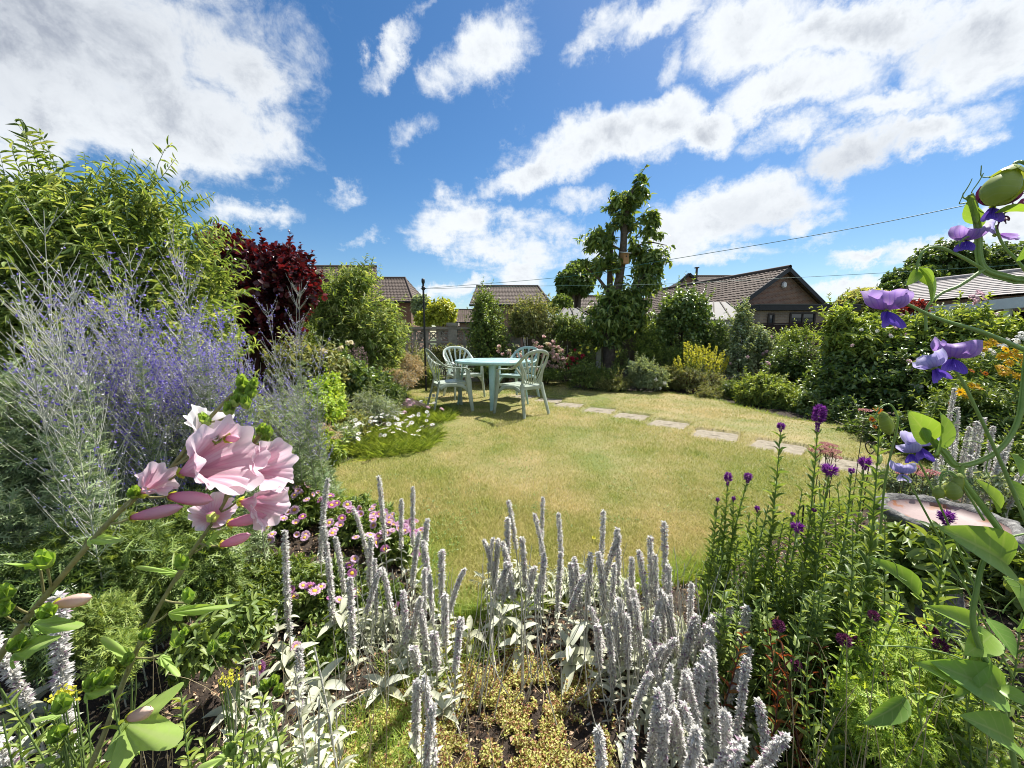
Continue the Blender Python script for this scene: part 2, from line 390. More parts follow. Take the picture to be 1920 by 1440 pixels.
def grid(xs, ys, zf):
    X, Y = np.meshgrid(xs, ys); Z = zf(X, Y); V = np.stack([X, Y, Z], -1).reshape(-1, 3)
    nx = len(xs); a = (np.arange(len(ys)-1)[:, None]*nx+np.arange(nx-1)[None]); F = np.stack([a, a+1, a+1+nx, a+nx], -1).reshape(-1, 4)
    return V, F, X, Y

m_far = mat('far_ground', [(.05,.08,.025),(.09,.10,.04)], .4, .95)
mb = MB(); mb.add([(-400,-60,-.07),(400,-60,-.07),(400,900,-.07),(-400,900,-.07)], [(0,1,2,3)])
tag(mb.build('ground', m_far, smooth=False), kind='structure')

m_soil = mat('soil', [(.016,.011,.008),(.045,.031,.022),(.10,.075,.052)], 22, .95, .8, 120)
lawn_px = [(596,905),(612,880),(660,872),(740,858),(800,835),(832,800),(838,772),(800,758),(768,745),(752,728),(800,719),(900,714),(1000,711),(1060,712),(1068,730),
           (1150,738),(1250,740),(1330,750),(1400,770),(1480,790),(1560,801),(1640,818),(1700,850),(1740,880),(1700,930),(1560,960),(1420,1010),(1330,1070),(1270,1082),(1180,1100),
           (1080,1120),(900,1150),(850,1150),(815,1100),(770,1030),(690,960),(630,930)]
lawn_poly = np.array([G(*p)[:2] for p in lawn_px])
V, F, X, Y = grid(np.arange(-6.5, 9, .03), np.arange(-.6, 11.5, .03),
                  lambda x, y: -.012+.03*vnoise(x, y, 3, 1)+.018*vnoise(x, y, 14, 2)+.010*vnoise(x, y, 33, 3))
V[inside(lawn_poly, V[:, 0], V[:, 1]), 2] = -.03
mb = MB(); mb.add(V, F); tag(mb.build('soil', m_soil), kind='structure')

stone_px = [[(1297,823),(1343,808),(1386,818),(1336,832)],[(1404,842),(1452,830),(1510,842),(1466,856)],[(1215,800),(1254,790),(1290,798),(1252,809)],
            [(1145,785),(1184,777),(1218,782),(1180,793)],[(1087,774),(1128,767),(1157,771),(1122,779)],[(1036,764),(1068,757),(1096,761),(1066,768)],
            [(1003,755),(1030,748),(1054,752),(1028,758)],[(1540,880),(1590,862),(1655,880),(1610,900)],[(960,747),(985,742),(1008,746),(984,750)]]
stones = []
for q in stone_px:
    pts = np.array([G(*p)[:2] for p in q]); c = pts.mean(0)
    e = pts[2]-pts[0]; e2 = pts[3]-pts[1]; stones.append((c, math.atan2(e[1], e[0])-math.pi/4, .225))
def stone_mask(X, Y, grow=0.0):
    r = np.zeros(np.shape(X), bool)
    for c, a, h in stones:
        ca, sa = math.cos(a), math.sin(a); u = (X-c[0])*ca+(Y-c[1])*sa; v = -(X-c[0])*sa+(Y-c[1])*ca
        r |= (np.abs(u) < h+grow) & (np.abs(v) < h+grow)
    return r
LZ = .036
V, F, X, Y = grid(np.arange(-5, 7, .03), np.arange(1.2, 10.5, .03), lambda x, y: LZ+.012*vnoise(x, y, 1.3, 5)-.006+0*x)
ins = inside(lawn_poly, V[:, 0], V[:, 1]); keepf = ins[F].any(1)
bd = ~ins; V[bd, 2] = -.012
st = stone_mask(V[:, 0], V[:, 1], .022); V[st & ins, 2] = .0
F = F[keepf]; used = np.unique(F); remap = -np.ones(len(V), int); remap[used] = np.arange(len(used))
def lawnmat(name, blades):
    m, nt, out = newmat(name); L = nt.links
    big = noise(nt, .55, 3, .55); sm = noise(nt, 2.4, 5, .65)
    ad = nt.nodes.new('ShaderNodeMath'); ad.operation='MULTIPLY_ADD'; L.new(big.outputs['Fac'], ad.inputs[0]); ad.inputs[1].default_value=.5
    mu = nt.nodes.new('ShaderNodeMath'); mu.operation='MULTIPLY'; mu.inputs[1].default_value=.5; L.new(sm.outputs['Fac'], mu.inputs[0]); L.new(mu.outputs[0], ad.inputs[2])
    patch = mixfac(nt, ad.outputs[0], .41, .60)
    g = nt.nodes.new('ShaderNodeNewGeometry')
    if blades:
        a = ramp(nt, [(.13,.19,.025),(.31,.35,.05),(.50,.50,.12),(.68,.62,.27)], [0,.4,.75,1]); b = ramp(nt, [(.28,.28,.06),(.54,.46,.16),(.70,.58,.28),(.80,.68,.38)], [0,.3,.65,1])
        L.new(g.outputs['Random Per Island'], a.inputs[0]); L.new(g.outputs['Random Per Island'], b.inputs[0]); ca, cb = a.outputs[0], b.outputs[0]
    else:
        f = noise(nt, 160, 4, .7); a = ramp(nt, [(.06,.085,.015),(.20,.22,.05)]); b = ramp(nt, [(.20,.16,.07),(.36,.29,.14)]); L.new(f.outputs['Fac'], a.inputs[0]); L.new(f.outputs['Fac'], b.inputs[0]); ca, cb = a.outputs[0], b.outputs[0]
    col = mixrgb(nt, patch, ca, cb)
    p = nt.nodes.new('ShaderNodeBsdfPrincipled'); L.new(col, p.inputs['Base Color']); p.inputs['Roughness'].default_value=.7; p.inputs['Specular IOR Level'].default_value=.2
    if blades:
        t = nt.nodes.new('ShaderNodeBsdfTranslucent'); L.new(col, t.inputs[0]); mx = nt.nodes.new('ShaderNodeMixShader'); mx.inputs[0].default_value=.35
        L.new(p.outputs[0], mx.inputs[1]); L.new(t.outputs[0], mx.inputs[2]); L.new(mx.outputs[0], out.inputs[0])
    else: L.new(p.outputs[0], out.inputs[0])
    return m
m_lawn = lawnmat('lawn_turf', False); m_blade = lawnmat('lawn_blades', True)
mb = MB(); mb.add(V[used], remap[F]); tag(mb.build('lawn', m_lawn), kind='structure')
def blades(name, n, xr, yr, maskf, z, hr, wr, power, material, lean=.55, seed=3, bias=0.0):
    r = np.random.default_rng(seed); out = MB()
    y = (yr[0]**(1-power)+(yr[1]**(1-power)-yr[0]**(1-power))*r.random(n))**(1/(1-power)); x = xr[0]+(xr[1]-xr[0])*r.random(n)
    # density follows distance in both axes
    x = x if xr[2] is None else r.uniform(-1, 1, n)*xr[2]*y
    k = maskf(x, y); x, y = x[k], y[k]; N = len(x)
    h = r.uniform(*hr, N)*(.75+.5*vnoise(x, y, 2.5, 9)); w = r.uniform(*wr, N)*np.maximum(1, y/3.0)
    a = r.uniform(0, 2*math.pi, N); le = r.uniform(.1, lean, N)
    ax = np.stack([np.cos(a)*le, np.sin(a)*le, np.ones(N)], -1); s = r.uniform(0, 2*math.pi, N)
    sd_ = np.stack([np.cos(s), np.sin(s), np.zeros(N)], -1)*w[:, None]/2; p0 = np.stack([x, y, np.full(N, z)], -1)
    mid = p0+ax*h[:, None]*.55; tip = p0+ax*h[:, None]*np.array([1.5, 1.5, .95])
    Vv = np.stack([p0-sd_, p0+sd_, mid+sd_*.8, tip, mid-sd_*.8], 1).reshape(-1, 3); b = (np.arange(N)*5)[:, None]
    out.add(Vv, b+np.array([[0,1,2]])); out.f[-1] = np.concatenate([b+np.array([[0,1,2]]), b+np.array([[0,2,4]]), b+np.array([[4,2,3]])]); out.m[-1] = np.zeros(len(out.f[-1]), int)
    return out.build(name, material, smooth=False)
o = blades('lawn_grass', 760000, (0,0,1.15), (1.38,9.6), lambda x, y: inside(lawn_poly, x, y) & ~stone_mask(x, y, -.004) & (~stone_mask(x, y, .012) | (np.sin(x*90+y*70) > .3)), LZ-.004, (.014,.030), (.0016,.0032), 1.55, m_blade, lean=1.0)
tag(o, 'short sun-dried grass of the lawn', 'grass', kind='stuff')
# clover and weeds in the turf
def clover():
    r = np.random.default_rng(12); mbc = MB(); n = 26000; y = 1.4*(8/1.4)**r.random(n); x = r.uniform(-1, 1, n)*1.1*y
    k = inside(lawn_poly, x, y) & ~stone_mask(x, y, .02) & ((vnoise(x, y, 2.2, 91)*.6+vnoise(x, y, 7, 92)*.4) > .66); x, y = x[k], y[k]; N = len(x); d = rand_dirs(r, N, -.1)*[1,1,.3]; s = r.uniform(.006,.013,N)*np.maximum(1, y/4)
    inst(mbc, L_OVATE, np.stack([x, y, LZ+r.uniform(.012,.026,N)], -1), frames(d, rand_dirs(r, N, .6)), np.stack([s*.9, s, s],-1)); return mbc.build('clover', leafmat('clover_leaf', [(.07,.13,.03),(.13,.20,.05)], .3, .5), smooth=False)
tag(clover(), 'small clover and weed leaves patched through the lawn', 'clover', kind='stuff')
# longer tufts along the lawn edge
def edge_mask(x, y):
    a = inside(lawn_poly, x, y); d = np.zeros_like(x, bool)
    for dx, dy in ((.07,0),(-.07,0),(0,.07),(0,-.07),(.05,.05),(-.05,-.05)): d |= inside(lawn_poly, x+dx, y+dy) != a
    return d
m_tuft = leafmat('tuft_grass', [(.10,.18,.03),(.20,.28,.05),(.34,.34,.12)], .4, .6)
o = blades('edge_grass', 500000, (0,0,1.15), (1.38,9.6), edge_mask, .0, (.04,.085), (.0022,.004), 1.5, m_tuft, lean=.9, seed=8)
tag(o, 'longer unclipped grass fringing the lawn edge', 'grass', kind='stuff')

m_stone = mat('paving_stone', [(.14,.115,.08),(.25,.215,.155),(.35,.31,.24)], 26, .9, .5, 90)
stone_words = ['sixth stepping stone out from the table', 'seventh out from the table, behind purple spikes', 'fifth stepping stone out from the table', 'fourth stepping stone out from the table', 'third stepping stone out from the table',
               'second stepping stone out from the table', 'first stepping stone clear of the table', 'last stepping stone, behind the heart topped stake', 'in the shade between the table and chair legs']
for i, (c, a, h) in enumerate(stones):
    r = np.random.default_rng(i); mb = MB(); n = 28
    t = np.linspace(0, 2*math.pi, n, endpoint=False); sq = h*.97/np.maximum(np.abs(np.cos(t)), np.abs(np.sin(t))); sq = np.minimum(sq, h*1.28)*(1+r.normal(0, .008, n))
    ca, sa = math.cos(a), math.sin(a); ring = np.stack([sq*np.cos(t)*ca-sq*np.sin(t)*sa, sq*np.cos(t)*sa+sq*np.sin(t)*ca], -1)
    lv = [(1.0,-.03),(1.0,.014),(.975,.0195),(.5,.020),(.0001,.020)]
    Vs = np.concatenate([np.column_stack([ring*s, np.full(n, z)+(r.normal(0, .0012, n) if z > .01 else 0)]) for s, z in lv])+np.array([c[0], c[1], 0])
    j = np.arange(n); Fs = np.concatenate([np.stack([k*n+j, k*n+(j+1)%n, (k+1)*n+(j+1)%n, (k+1)*n+j], -1) for k in range(len(lv)-1)])
    mb.add(Vs, Fs); tag(mb.build('stepping_stone', m_stone, loc=(c[0], c[1], 0), smooth=False), 'square weathered slab in the lawn, '+stone_words[i], 'stepping stone', 'stepping stones across the lawn')

# ------------------------------------------------------------ walls and fences
m_conc = mat('old_concrete', [(.20,.18,.16),(.32,.29,.26),(.42,.39,.35)], 9, .9, .4, 60)
m_cope = mat('coping_concrete', [(.20,.175,.15),(.34,.30,.26)], 7, .85, .4, 50)
m_wood = mat('grey_fence_wood', [(.10,.085,.07),(.20,.175,.15)], 5, .85, .3, 40)
m_woodd = mat('dark_fence_wood', [(.022,.012,.010),(.050,.028,.022)], 5, .8, .3, 40)
m_white = mat('white_paint', [(.62,.63,.64),(.76,.77,.77)], 3, .5)
def block_wall(name, label, a, b, rows, z0, open_):
    a = np.array(a, float); b = np.array(b, float); Lw = np.linalg.norm(b-a); d = (b-a)/Lw
    t = thing(name, label, 'wall', (a[0], a[1], 0)); nrm_ = np.array([-d[1], d[0]])
    def p(s, z, o=0.0): return np.array([a[0]+d[0]*s+nrm_[0]*o, a[1]+d[1]*s+nrm_[1]*o, z])
    rz = math.atan2(d[1], d[0]); B = .30; top = z0+rows*B
    mb = MB()
    if open_:
        box(mb, p(Lw/2, z0/2), (Lw, .11, z0), rz)
        for i in range(int(Lw/B)):
            for k in range(rows):
                cx = (i+.5)*B; cz = z0+(k+.5)*B; w = .028
                for s1, s2, zz1, zz2 in ((-.5,.5,-.5,-.5),(-.5,.5,.5,.5)): beam(mb, p(cx-.148, cz+zz1*(B-.03)), p(cx+.148, cz+zz1*(B-.03)), .10, w)
                for s1 in (-.136, .136): box(mb, p(cx+s1, cz), (w, .098, B-.032), rz)
                for q in range(8):
                    an = q*math.pi/4; e = np.array([math.cos(an), math.sin(an)])*.125*(1.3 if q % 2 else 1)
                    beam(mb, p(cx, cz), p(cx+e[0], cz+e[1]), .07, .022)
                th = np.linspace(0, 2*math.pi, 17)
                for q in range(16): beam(mb, p(cx+.085*math.cos(th[q]), cz+.085*math.sin(th[q])), p(cx+.085*math.cos(th[q+1]), cz+.085*math.sin(th[q+1])), .08, .018)
    else:
        box(mb, p(Lw/2, top/2), (Lw, .11, top), rz)
    mb.build('block_panel', m_conc, t, smooth=False)
    mb = MB(); n = max(1, int(round(Lw/.9)))
    for i in range(n): box(mb, p((i+.5)*Lw/n, top+.033), (Lw/n-.012, .22, .06), rz)
    mb.build('coping', m_cope, t, smooth=False)
    for s in ([0, Lw/2, Lw] if Lw > 3 else [0, Lw]):
        mb = MB(); box(mb, p(s, (top+.09)/2), (.21, .21, top+.09), rz); box(mb, p(s, top+.125), (.28, .28, .07), rz); mb.build('pillar', m_conc, t, smooth=False)
    return t
block_wall('screen_wall', 'pierced concrete block screen wall with flat coping, behind the table and the black post', (-2.95, 9.35), (.1, 9.45), 4, .10, True)
block_wall('side_wall', 'low side wall with pale coping between the purple leaved tree and the big green shrub', (-4.9, 3.2), (-3.05, 9.2), 4, .10, False)
def fence(name, label, a, b, h, m, post_every=1.9, z0=.03, gap=.008, postm=None, horiz=False):
    a = np.array(a, float); b = np.array(b, float); Lw = np.linalg.norm(b-a); d = (b-a)/Lw; rz = math.atan2(d[1], d[0]); t = thing(name, label, 'fence', (a[0], a[1], 0)); r = np.random.default_rng(5)
    n = max(1, int(round(Lw/post_every)))
    for i in range(n+1):
        q = a+d*Lw*i/n; mb = MB(); box(mb, (q[0], q[1], (h+.06)/2), (.1, .1, h+.06), rz); mb.build('post', postm or m, t, smooth=False)
    for i in range(n):
        mb = MB(); L0 = Lw*i/n+.055; L1 = Lw*(i+1)/n-.055; k = int((L1-L0)/.125)
        for j in range(k):
            s = L0+(j+.5)*(L1-L0)/k; q = a+d*s; hh = h-.04+r.uniform(-.006, .006); box(mb, (q[0], q[1], z0+hh/2), ((L1-L0)/k-gap, .02, hh), rz)
        for z in (.3, h-.25):
            q = a+d*(L0+L1)/2; nn = np.array([-d[1], d[0]])*.035; box(mb, (q[0]+nn[0], q[1]+nn[1], z), (L1-L0, .04, .07), rz)
        q = a+d*(L0+L1)/2; box(mb, (q[0], q[1], h+.015), (L1-L0, .06, .035), rz)
        mb.build('panel', m, t, smooth=False)
    return t
fence('wooden_fence', 'weathered grey board fence behind the tall leafy tree', (.35, 9.9), (6.1, 10.4), 1.38, m_wood, postm=m_white)
fence('wooden_fence', 'dark brown board fence below the flat roofed garage window', (6.2, 10.4), (10.5, 9.2), 1.45, m_woodd)

# ------------------------------------------------------------ houses
m_tile = mat('brown_roof_tile', [(.065,.043,.032),(.11,.078,.058),(.15,.11,.082)], 3.0, .85, .3, 30)
m_tile2 = mat('dark_roof_tile', [(.085,.064,.052),(.13,.10,.08)], 3.0, .85, .3, 30)
m_slate = mat('pale_stone_slate', [(.26,.235,.215),(.36,.33,.31),(.46,.43,.41)], 5.0, .85, .4, 25)
m_greyroof = mat('grey_roof_sheet', [(.085,.083,.078),(.125,.122,.115)], 1.5, .7, .15, 20)
m_brick = brickmat('brown_brick', (.17,.085,.055), (.26,.15,.10), (.25,.21,.18))
m_brick2 = brickmat('buff_brick', (.20,.14,.10), (.28,.21,.155), (.27,.24,.21))
m_fascia = mat('black_fascia', [(.012,.013,.015),(.022,.023,.026)], 4, .5)
m_glass = mat('window_glass', [(.015,.018,.022),(.035,.04,.045)], 1.2, .08, spec=.9)
m_dkframe = mat('dark_window_frame', [(.025,.017,.013),(.035,.024,.018)], 6, .5)
m_ridge = mat('ridge_tile', [(.075,.055,.045),(.11,.082,.066)], 6, .85)
def slope(mb, c00, c10, c11, c01, gauge=.32, wave=.30, amp=.035, step=.03, m=0):
    """a tiled roof slope: c00, c10 along the eave, c01, c11 along the ridge"""
    c00, c10, c11, c01 = map(lambda q: np.asarray(q, float), (c00, c10, c11, c01))
    W = max(np.linalg.norm(c10-c00), np.linalg.norm(c11-c01)); Hh = np.linalg.norm((c01+c11)/2-(c00+c10)/2)
    nv = max(2, int(Hh/gauge)); nu = max(4, int(W/wave)*4)
    u = np.linspace(0, 1, nu+1); v = np.repeat(np.linspace(0, 1, nv+1), 2)[1:-1]; st = np.tile([1., 0.], nv)
    U, Vv = np.meshgrid(u, v); Pp = (c00*(1-U[..., None])+c10*U[..., None])*(1-Vv[..., None])+(c01*(1-U[..., None])+c11*U[..., None])*Vv[..., None]
    n = np.cross(c10-c00, c01-c00); n /= np.linalg.norm(n); n = n if n[2] > 0 else -n
    off = step*st[:, None]+amp*(np.abs(np.sin(U*W/wave*math.pi))**.7)
    Pp = Pp+n*off[..., None]; nx = nu+1; a = (np.arange(2*nv-1)[:, None]*nx+np.arange(nu)[None]); mb.add(Pp.reshape(-1, 3), np.stack([a, a+1, a+1+nx, a+nx], -1).reshape(-1, 4), m)
def window(t, c, w, h, d, nrm2, parts=2, frame=None, open_=None):
    """a framed window on a wall: c centre on the wall face, d direction along the wall, nrm2 outward"""
    d = np.array([d[0], d[1], 0.]); nn = np.array([nrm2[0], nrm2[1], 0.]); c = np.asarray(c, float); up = np.array([0, 0, 1.]); fr = frame or m_white; rz = math.atan2(d[1], d[0])
    mb = MB(); fw = .07
    for s in (-1, 1): box(mb, c+d*s*(w/2-fw/2)+nn*.03, (fw, .08, h), rz); box(mb, c+up*s*(h/2-fw/2)+nn*.028, (w-2*fw-.004, .076, fw), rz)
    for k in range(1, parts): box(mb, c+d*(-w/2+w*k/parts)+nn*.026, (fw*.8, .07, h-2*fw-.004), rz)
    f = mb.build('window', fr, t, smooth=False); mb = MB(); box(mb, c+nn*.012, (w-.12, .012, h-.12), rz); mb.build('pane', m_glass, f, smooth=False)
    return f
def roof_house(name, label, rl, rr, er, el, Yr, Ye, m_roof, m_wall, skew=False, gauge=.32, wave=.3):
    """front slope traced from ridge (px) at depth Yr and eave (px) at depth Ye; the back slope mirrors it"""
    RL, RR, ER, EL = P(*rl, Yr), P(*rr, Yr), P(*er, Ye), P(*el, Ye)
    zr = (RL[2]+RR[2])/2; RL[2] = RR[2] = zr; ze = (ER[2]+EL[2])/2; ER[2] = EL[2] = ze
    BL, BR = EL+[0, 2*(Yr-Ye), 0], ER+[0, 2*(Yr-Ye), 0]
    if skew: BL, BR = 2*RL-EL, 2*RR-ER; BL[2] = BR[2] = ze
    c = (EL+ER)/2; t = thing(name, label, 'house', (c[0], c[1], 0))
    mb = MB(); slope(mb, EL, ER, RR, RL, gauge, wave); slope(mb, BR, BL, RL, RR, gauge, wave)
    hipL = RL[0]-EL[0] > .8 and not skew; hipR = ER[0]-RR[0] > .8 and not skew
    rf = None
    if hipL: slope(mb, BL, EL, RL, RL, gauge, wave)
    if hipR: slope(mb, ER, BR, RR, RR, gauge, wave)
    rf = mb.build('roof', m_roof, t, smooth=False)
    mb = MB(); tubes(mb, np.array([RL+[0,0,.05], RR+[0,0,.05]]), .11, 8); 
    if hipL: tubes(mb, np.array([RL+[0,0,.04], EL+[0,0,.04]]), .09, 8)
    if hipR: tubes(mb, np.array([RR+[0,0,.04], ER+[0,0,.04]]), .09, 8)
    mb.build('ridge', m_ridge, rf)
    mb = MB(); i_ = .35
    wl = np.array([[EL[0]+i_, EL[1]+i_], [ER[0]-i_, ER[1]+i_], [BR[0]-i_, BR[1]-i_], [BL[0]+i_, BL[1]-i_]]); z2 = ze-.06
    Vw = np.concatenate([np.column_stack([wl, np.full(4, -.1)]), np.column_stack([wl, np.full(4, z2)])]); mb.add(Vw, [(0,1,5,4),(1,2,6,5),(2,3,7,6),(3,0,4,7)])
    if not hipL: mb.add([Vw[4], Vw[7], [(Vw[4][0]+Vw[7][0])/2, RL[1], zr-.12]], [(0,1,2)])
    if not hipR: mb.add([Vw[5], Vw[6], [(Vw[5][0]+Vw[6][0])/2, RR[1], zr-.12]], [(0,1,2)])
    mb.build('wall', m_wall, t, smooth=False)
    mb = MB(); beam(mb, EL+[0,-.02,-.07], ER+[0,-.02,-.07], .03, .16); tubes(mb, np.array([EL+[0,-.09,-.03], ER+[0,-.09,-.03]]), .06, 8); mb.build('gutter', m_fascia, t, smooth=False)
    return t, (EL, ER, BL, BR, RL, RR)
t, q = roof_house('house', 'house with a wide brown pantile roof rising behind the tall green shrub', (470,500), (706,502), (710,566), (464,566), 30, 25.5, m_tile, m_brick, skew=True)
t, q = roof_house('house', 'brown roofed brick house just beyond the wide pantile roof, above a yellow green bush', (690,521), (760,523), (776,565), (686,565), 37, 33, m_tile2, m_brick)
window(t, (q[0][0]+1.9, q[0][1]+.35, 2.9), 1.0, 1.0, (1,0), (0,-1), 1)
t, q = roof_house('house', 'distant low house whose roof end shows beside the yellow green bush', (820,581), (900,581), (905,604), (812,604), 60, 56, m_tile, m_brick)
t, q = roof_house('house', 'house with a plain brown hipped roof above the green shrubs behind the table', (893,537), (1009,538), (1034,569), (880,573), 36, 32, m_tile2, m_brick)
t, q = roof_house('house', 'small dark gabled house half hidden behind the tall tree', (1076,556), (1140,556), (1150,582), (1066,584), 40, 37, m_tile2, m_brick)
# grey roofed sheds
def shed(name, label, px0, px1, pyt, pye, Yr, Ye, wallm, cat='shed', dz=.0):
    RL, RR, EL, ER = P(px0+8, pyt, Yr), P(px1-30, pyt, Yr), P(px0-10, pye, Ye), P(px1+12, pye, Ye); ze = EL[2]; c = (EL+ER)/2
    t = thing(name, label, cat, (c[0], c[1], 0)); BL = EL+[0, 2*(Yr-Ye), 0]; BR = ER+[0, 2*(Yr-Ye), 0]
    RL[2] = RR[2] = (RL[2]+RR[2])/2; ER[2] = EL[2] = BL[2] = BR[2] = ze
    mb = MB(); Vr = [EL, ER, RR, RL, BL, BR]; mb.add(Vr, [(0,1,2,3),(5,4,3,2)]); mb.add(Vr, [(1,5,2),(4,0,3)]); mb.build('roof', m_greyroof, t, smooth=False)
    mb = MB(); k = int((ER[0]-EL[0])/.6)
    for i in range(k+1):
        s = i/k; beam(mb, EL*(1-s)+ER*s+[0,0,.02], RL*(1-s)+RR*s+[0,0,.02], .04, .03)
    mb.build('roof_batten', m_wood, t, smooth=False)
    mb = MB(); i_ = .12; x0, x1, y0, y1 = EL[0]+i_, ER[0]-i_, EL[1]+i_, BL[1]-i_
    mb.add([(x0,y0,-.1),(x1,y0,-.1),(x1,y1,-.1),(x0,y1,-.1),(x0,y0,ze-.02),(x1,y0,ze-.02),(x1,y1,ze-.02),(x0,y1,ze-.02)], [(0,1,5,4),(1,2,6,5),(2,3,7,6),(3,0,4,7)]); mb.build('wall', wallm, t, smooth=False)
    window(t, ((x0+x1)/2, y0, ze-.55), min(1.6, (x1-x0)*.6), .7, (1,0), (0,-1), 2)
    return t
m_render = mat('pale_shed_wall', [(.34,.31,.27),(.44,.41,.37)], 3, .85, .2, 20)
shed('garden_shed', 'shed with a pale grey felt roof between the shrubs and the tall tree', 1050, 1112, 578, 604, 15.5, 14, m_render)
shed('conservatory', 'grey roofed outbuilding in front of the tiled bungalow', 1318, 1392, 566, 599, 16.5, 14.6, m_render, 'outbuilding')
# bungalow with its gable
def bungalow():
    A = np.array([16.5, 24.0]); d = np.array([12.9, 35.7])-A; Lr = np.linalg.norm(d); d /= Lr; p = np.array([-d[1], d[0]])*-1
    if p[0] < 0: p = -p
    zr, ze, w = 5.22, 2.46, 4.45
    t = thing('bungalow', 'bungalow with a ribbed tile roof and a brick gable wearing a pale alarm box', 'bungalow', (A[0], A[1], 0))
    q = lambda s, o, z: np.array([A[0]+d[0]*s+p[0]*o, A[1]+d[1]*s+p[1]*o, z])
    mb = MB(); slope(mb, q(-.35,-w,ze), q(Lr,-w,ze), q(Lr,0,zr), q(-.35,0,zr), .33, .3, .05, .035); slope(mb, q(-.35,w,ze), q(Lr,w,ze), q(Lr,0,zr), q(-.35,0,zr), .33, .3, .05, .035)
    rf = mb.build('roof', m_tile, t, smooth=False)
    mb = MB(); tubes(mb, np.array([q(-.4,0,zr+.06), q(Lr,0,zr+.06)]), .13, 8); mb.build('ridge', m_ridge, rf)
    mb = MB(); wi = w-.35; g = .62*.35
    mb.add([q(0,-wi,-.1), q(0,wi,-.1), q(0,wi,ze+g-.05), q(0,0,zr-.1), q(0,-wi,ze+g-.05)], [(0,1,2,3,4)])
    mb.add([q(0,wi,-.1), q(Lr,wi,-.1), q(Lr,wi,ze+.1), q(0,wi,ze+.1)], [(0,1,2,3)]); mb.add([q(0,-wi,-.1), q(Lr,-wi,-.1), q(Lr,-wi,ze+.1), q(0,-wi,ze+.1)], [(0,1,2,3)])
    mb.build('wall', m_brick, t, smooth=False)
    for s in (-1, 1):
        mb = MB(); beam(mb, q(-.37, s*w, ze-.05), q(-.37, 0, zr-.05), .04, .24); mb.build('barge_board', m_fascia, t, smooth=False)
    mb = MB(); c = q(-.05, 0, zr-.95); n = -d; fr = frames(np.array([[0,0,1.]]), np.array([[n[0], n[1], 0.]]))[0]
    th = np.linspace(0, 2*math.pi, 7)[:-1]+math.pi/6; ring = np.array([fr @ np.array([.17*math.cos(a), .17*math.sin(a)*1.15, 0]) for a in th]); off = fr[:, 2]*.12
    off = np.array([n[0], n[1], 0])*.12
    mb.add(np.concatenate([c+ring, c+ring*.85+off]), [(0,1,7,6),(1,2,8,7),(2,3,9,8),(3,4,10,9),(4,5,11,10),(5,0,6,11)]); mb.add(c+ring*.85+off, [(0,1,2,3,4,5)]); mb.build('alarm_box', m_white, t, smooth=False)
bungalow()
t, q = roof_house('house', 'further house with a dark gable and a small flue, behind the bungalow ridge', (1291,516), (1420,521), (1440,560), (1246,556), 42, 38, m_tile2, m_brick)
mb = MB(); c = P(1306, 513, 41.5); tubes(mb, np.array([c+[0,0,-.9], c+[0,0,.55]]), .12, 8); box(mb, c+[0,0,.6], (.36,.36,.1)); mb.build('flue', m_ridge, t, smooth=False)
mb = MB(); Yg = 37.2; a0, a1, a2 = P(1250,552,Yg), P(1291,515,Yg), P(1330,552,Yg)
mb.add([a0, a2, a1, a0*[1,1,0], a2*[1,1,0]], [(0,1,2)]); mb.add([a0, a2, a0*[1,1,0]-[0,0,.1], a2*[1,1,0]-[0,0,.1]], [(0,1,3,2)]); g = mb.build('gable', m_brick, t, smooth=False)
mb = MB(); beam(mb, a0+[-.4,-.1,-.3], a1+[0,-.1,.05], .3, .22); beam(mb, a2+[.4,-.1,-.3], a1+[0,-.1,.05], .3, .22); mb.build('barge_board', m_fascia, g, smooth=False)
# flat roofed garage
def garage():
    Y = 19.; a = P(1428,573,Y); b = P(1604,573,Y); z = a[2]; t = thing('garage', 'flat roofed brick garage extension with a black fascia and one dark framed window', 'garage', ((a[0]+b[0])/2, Y, 0))
    cx = (a[0]+b[0])/2; w = b[0]-a[0]
    mb = MB(); box(mb, (cx, Y+2.5, z-.10), (w+.3, 5.3, .26)); mb.build('fascia', m_fascia, t, smooth=False)
    mb = MB(); box(mb, (cx, Y+2.5, z+.05), (w+.36, 5.36, .035)); mb.build('roof', m_greyroof, t, smooth=False)
    mb = MB(); box(mb, (cx, Y+2.5, (z-.24)/2), (w, 4.9, z-.24)); mb.build('wall', m_brick2, t, smooth=False)
    p0 = P(1505, 598, Y); window(t, (p0[0], Y+.05, p0[2]), 1.25, .62, (1,0), (0,-1), 2, m_dkframe)
    p0 = P(1446, 600, Y); window(t, (p0[0], Y+.05, p0[2]), .32, .62, (1,0), (0,-1), 1, m_dkframe)
garage()
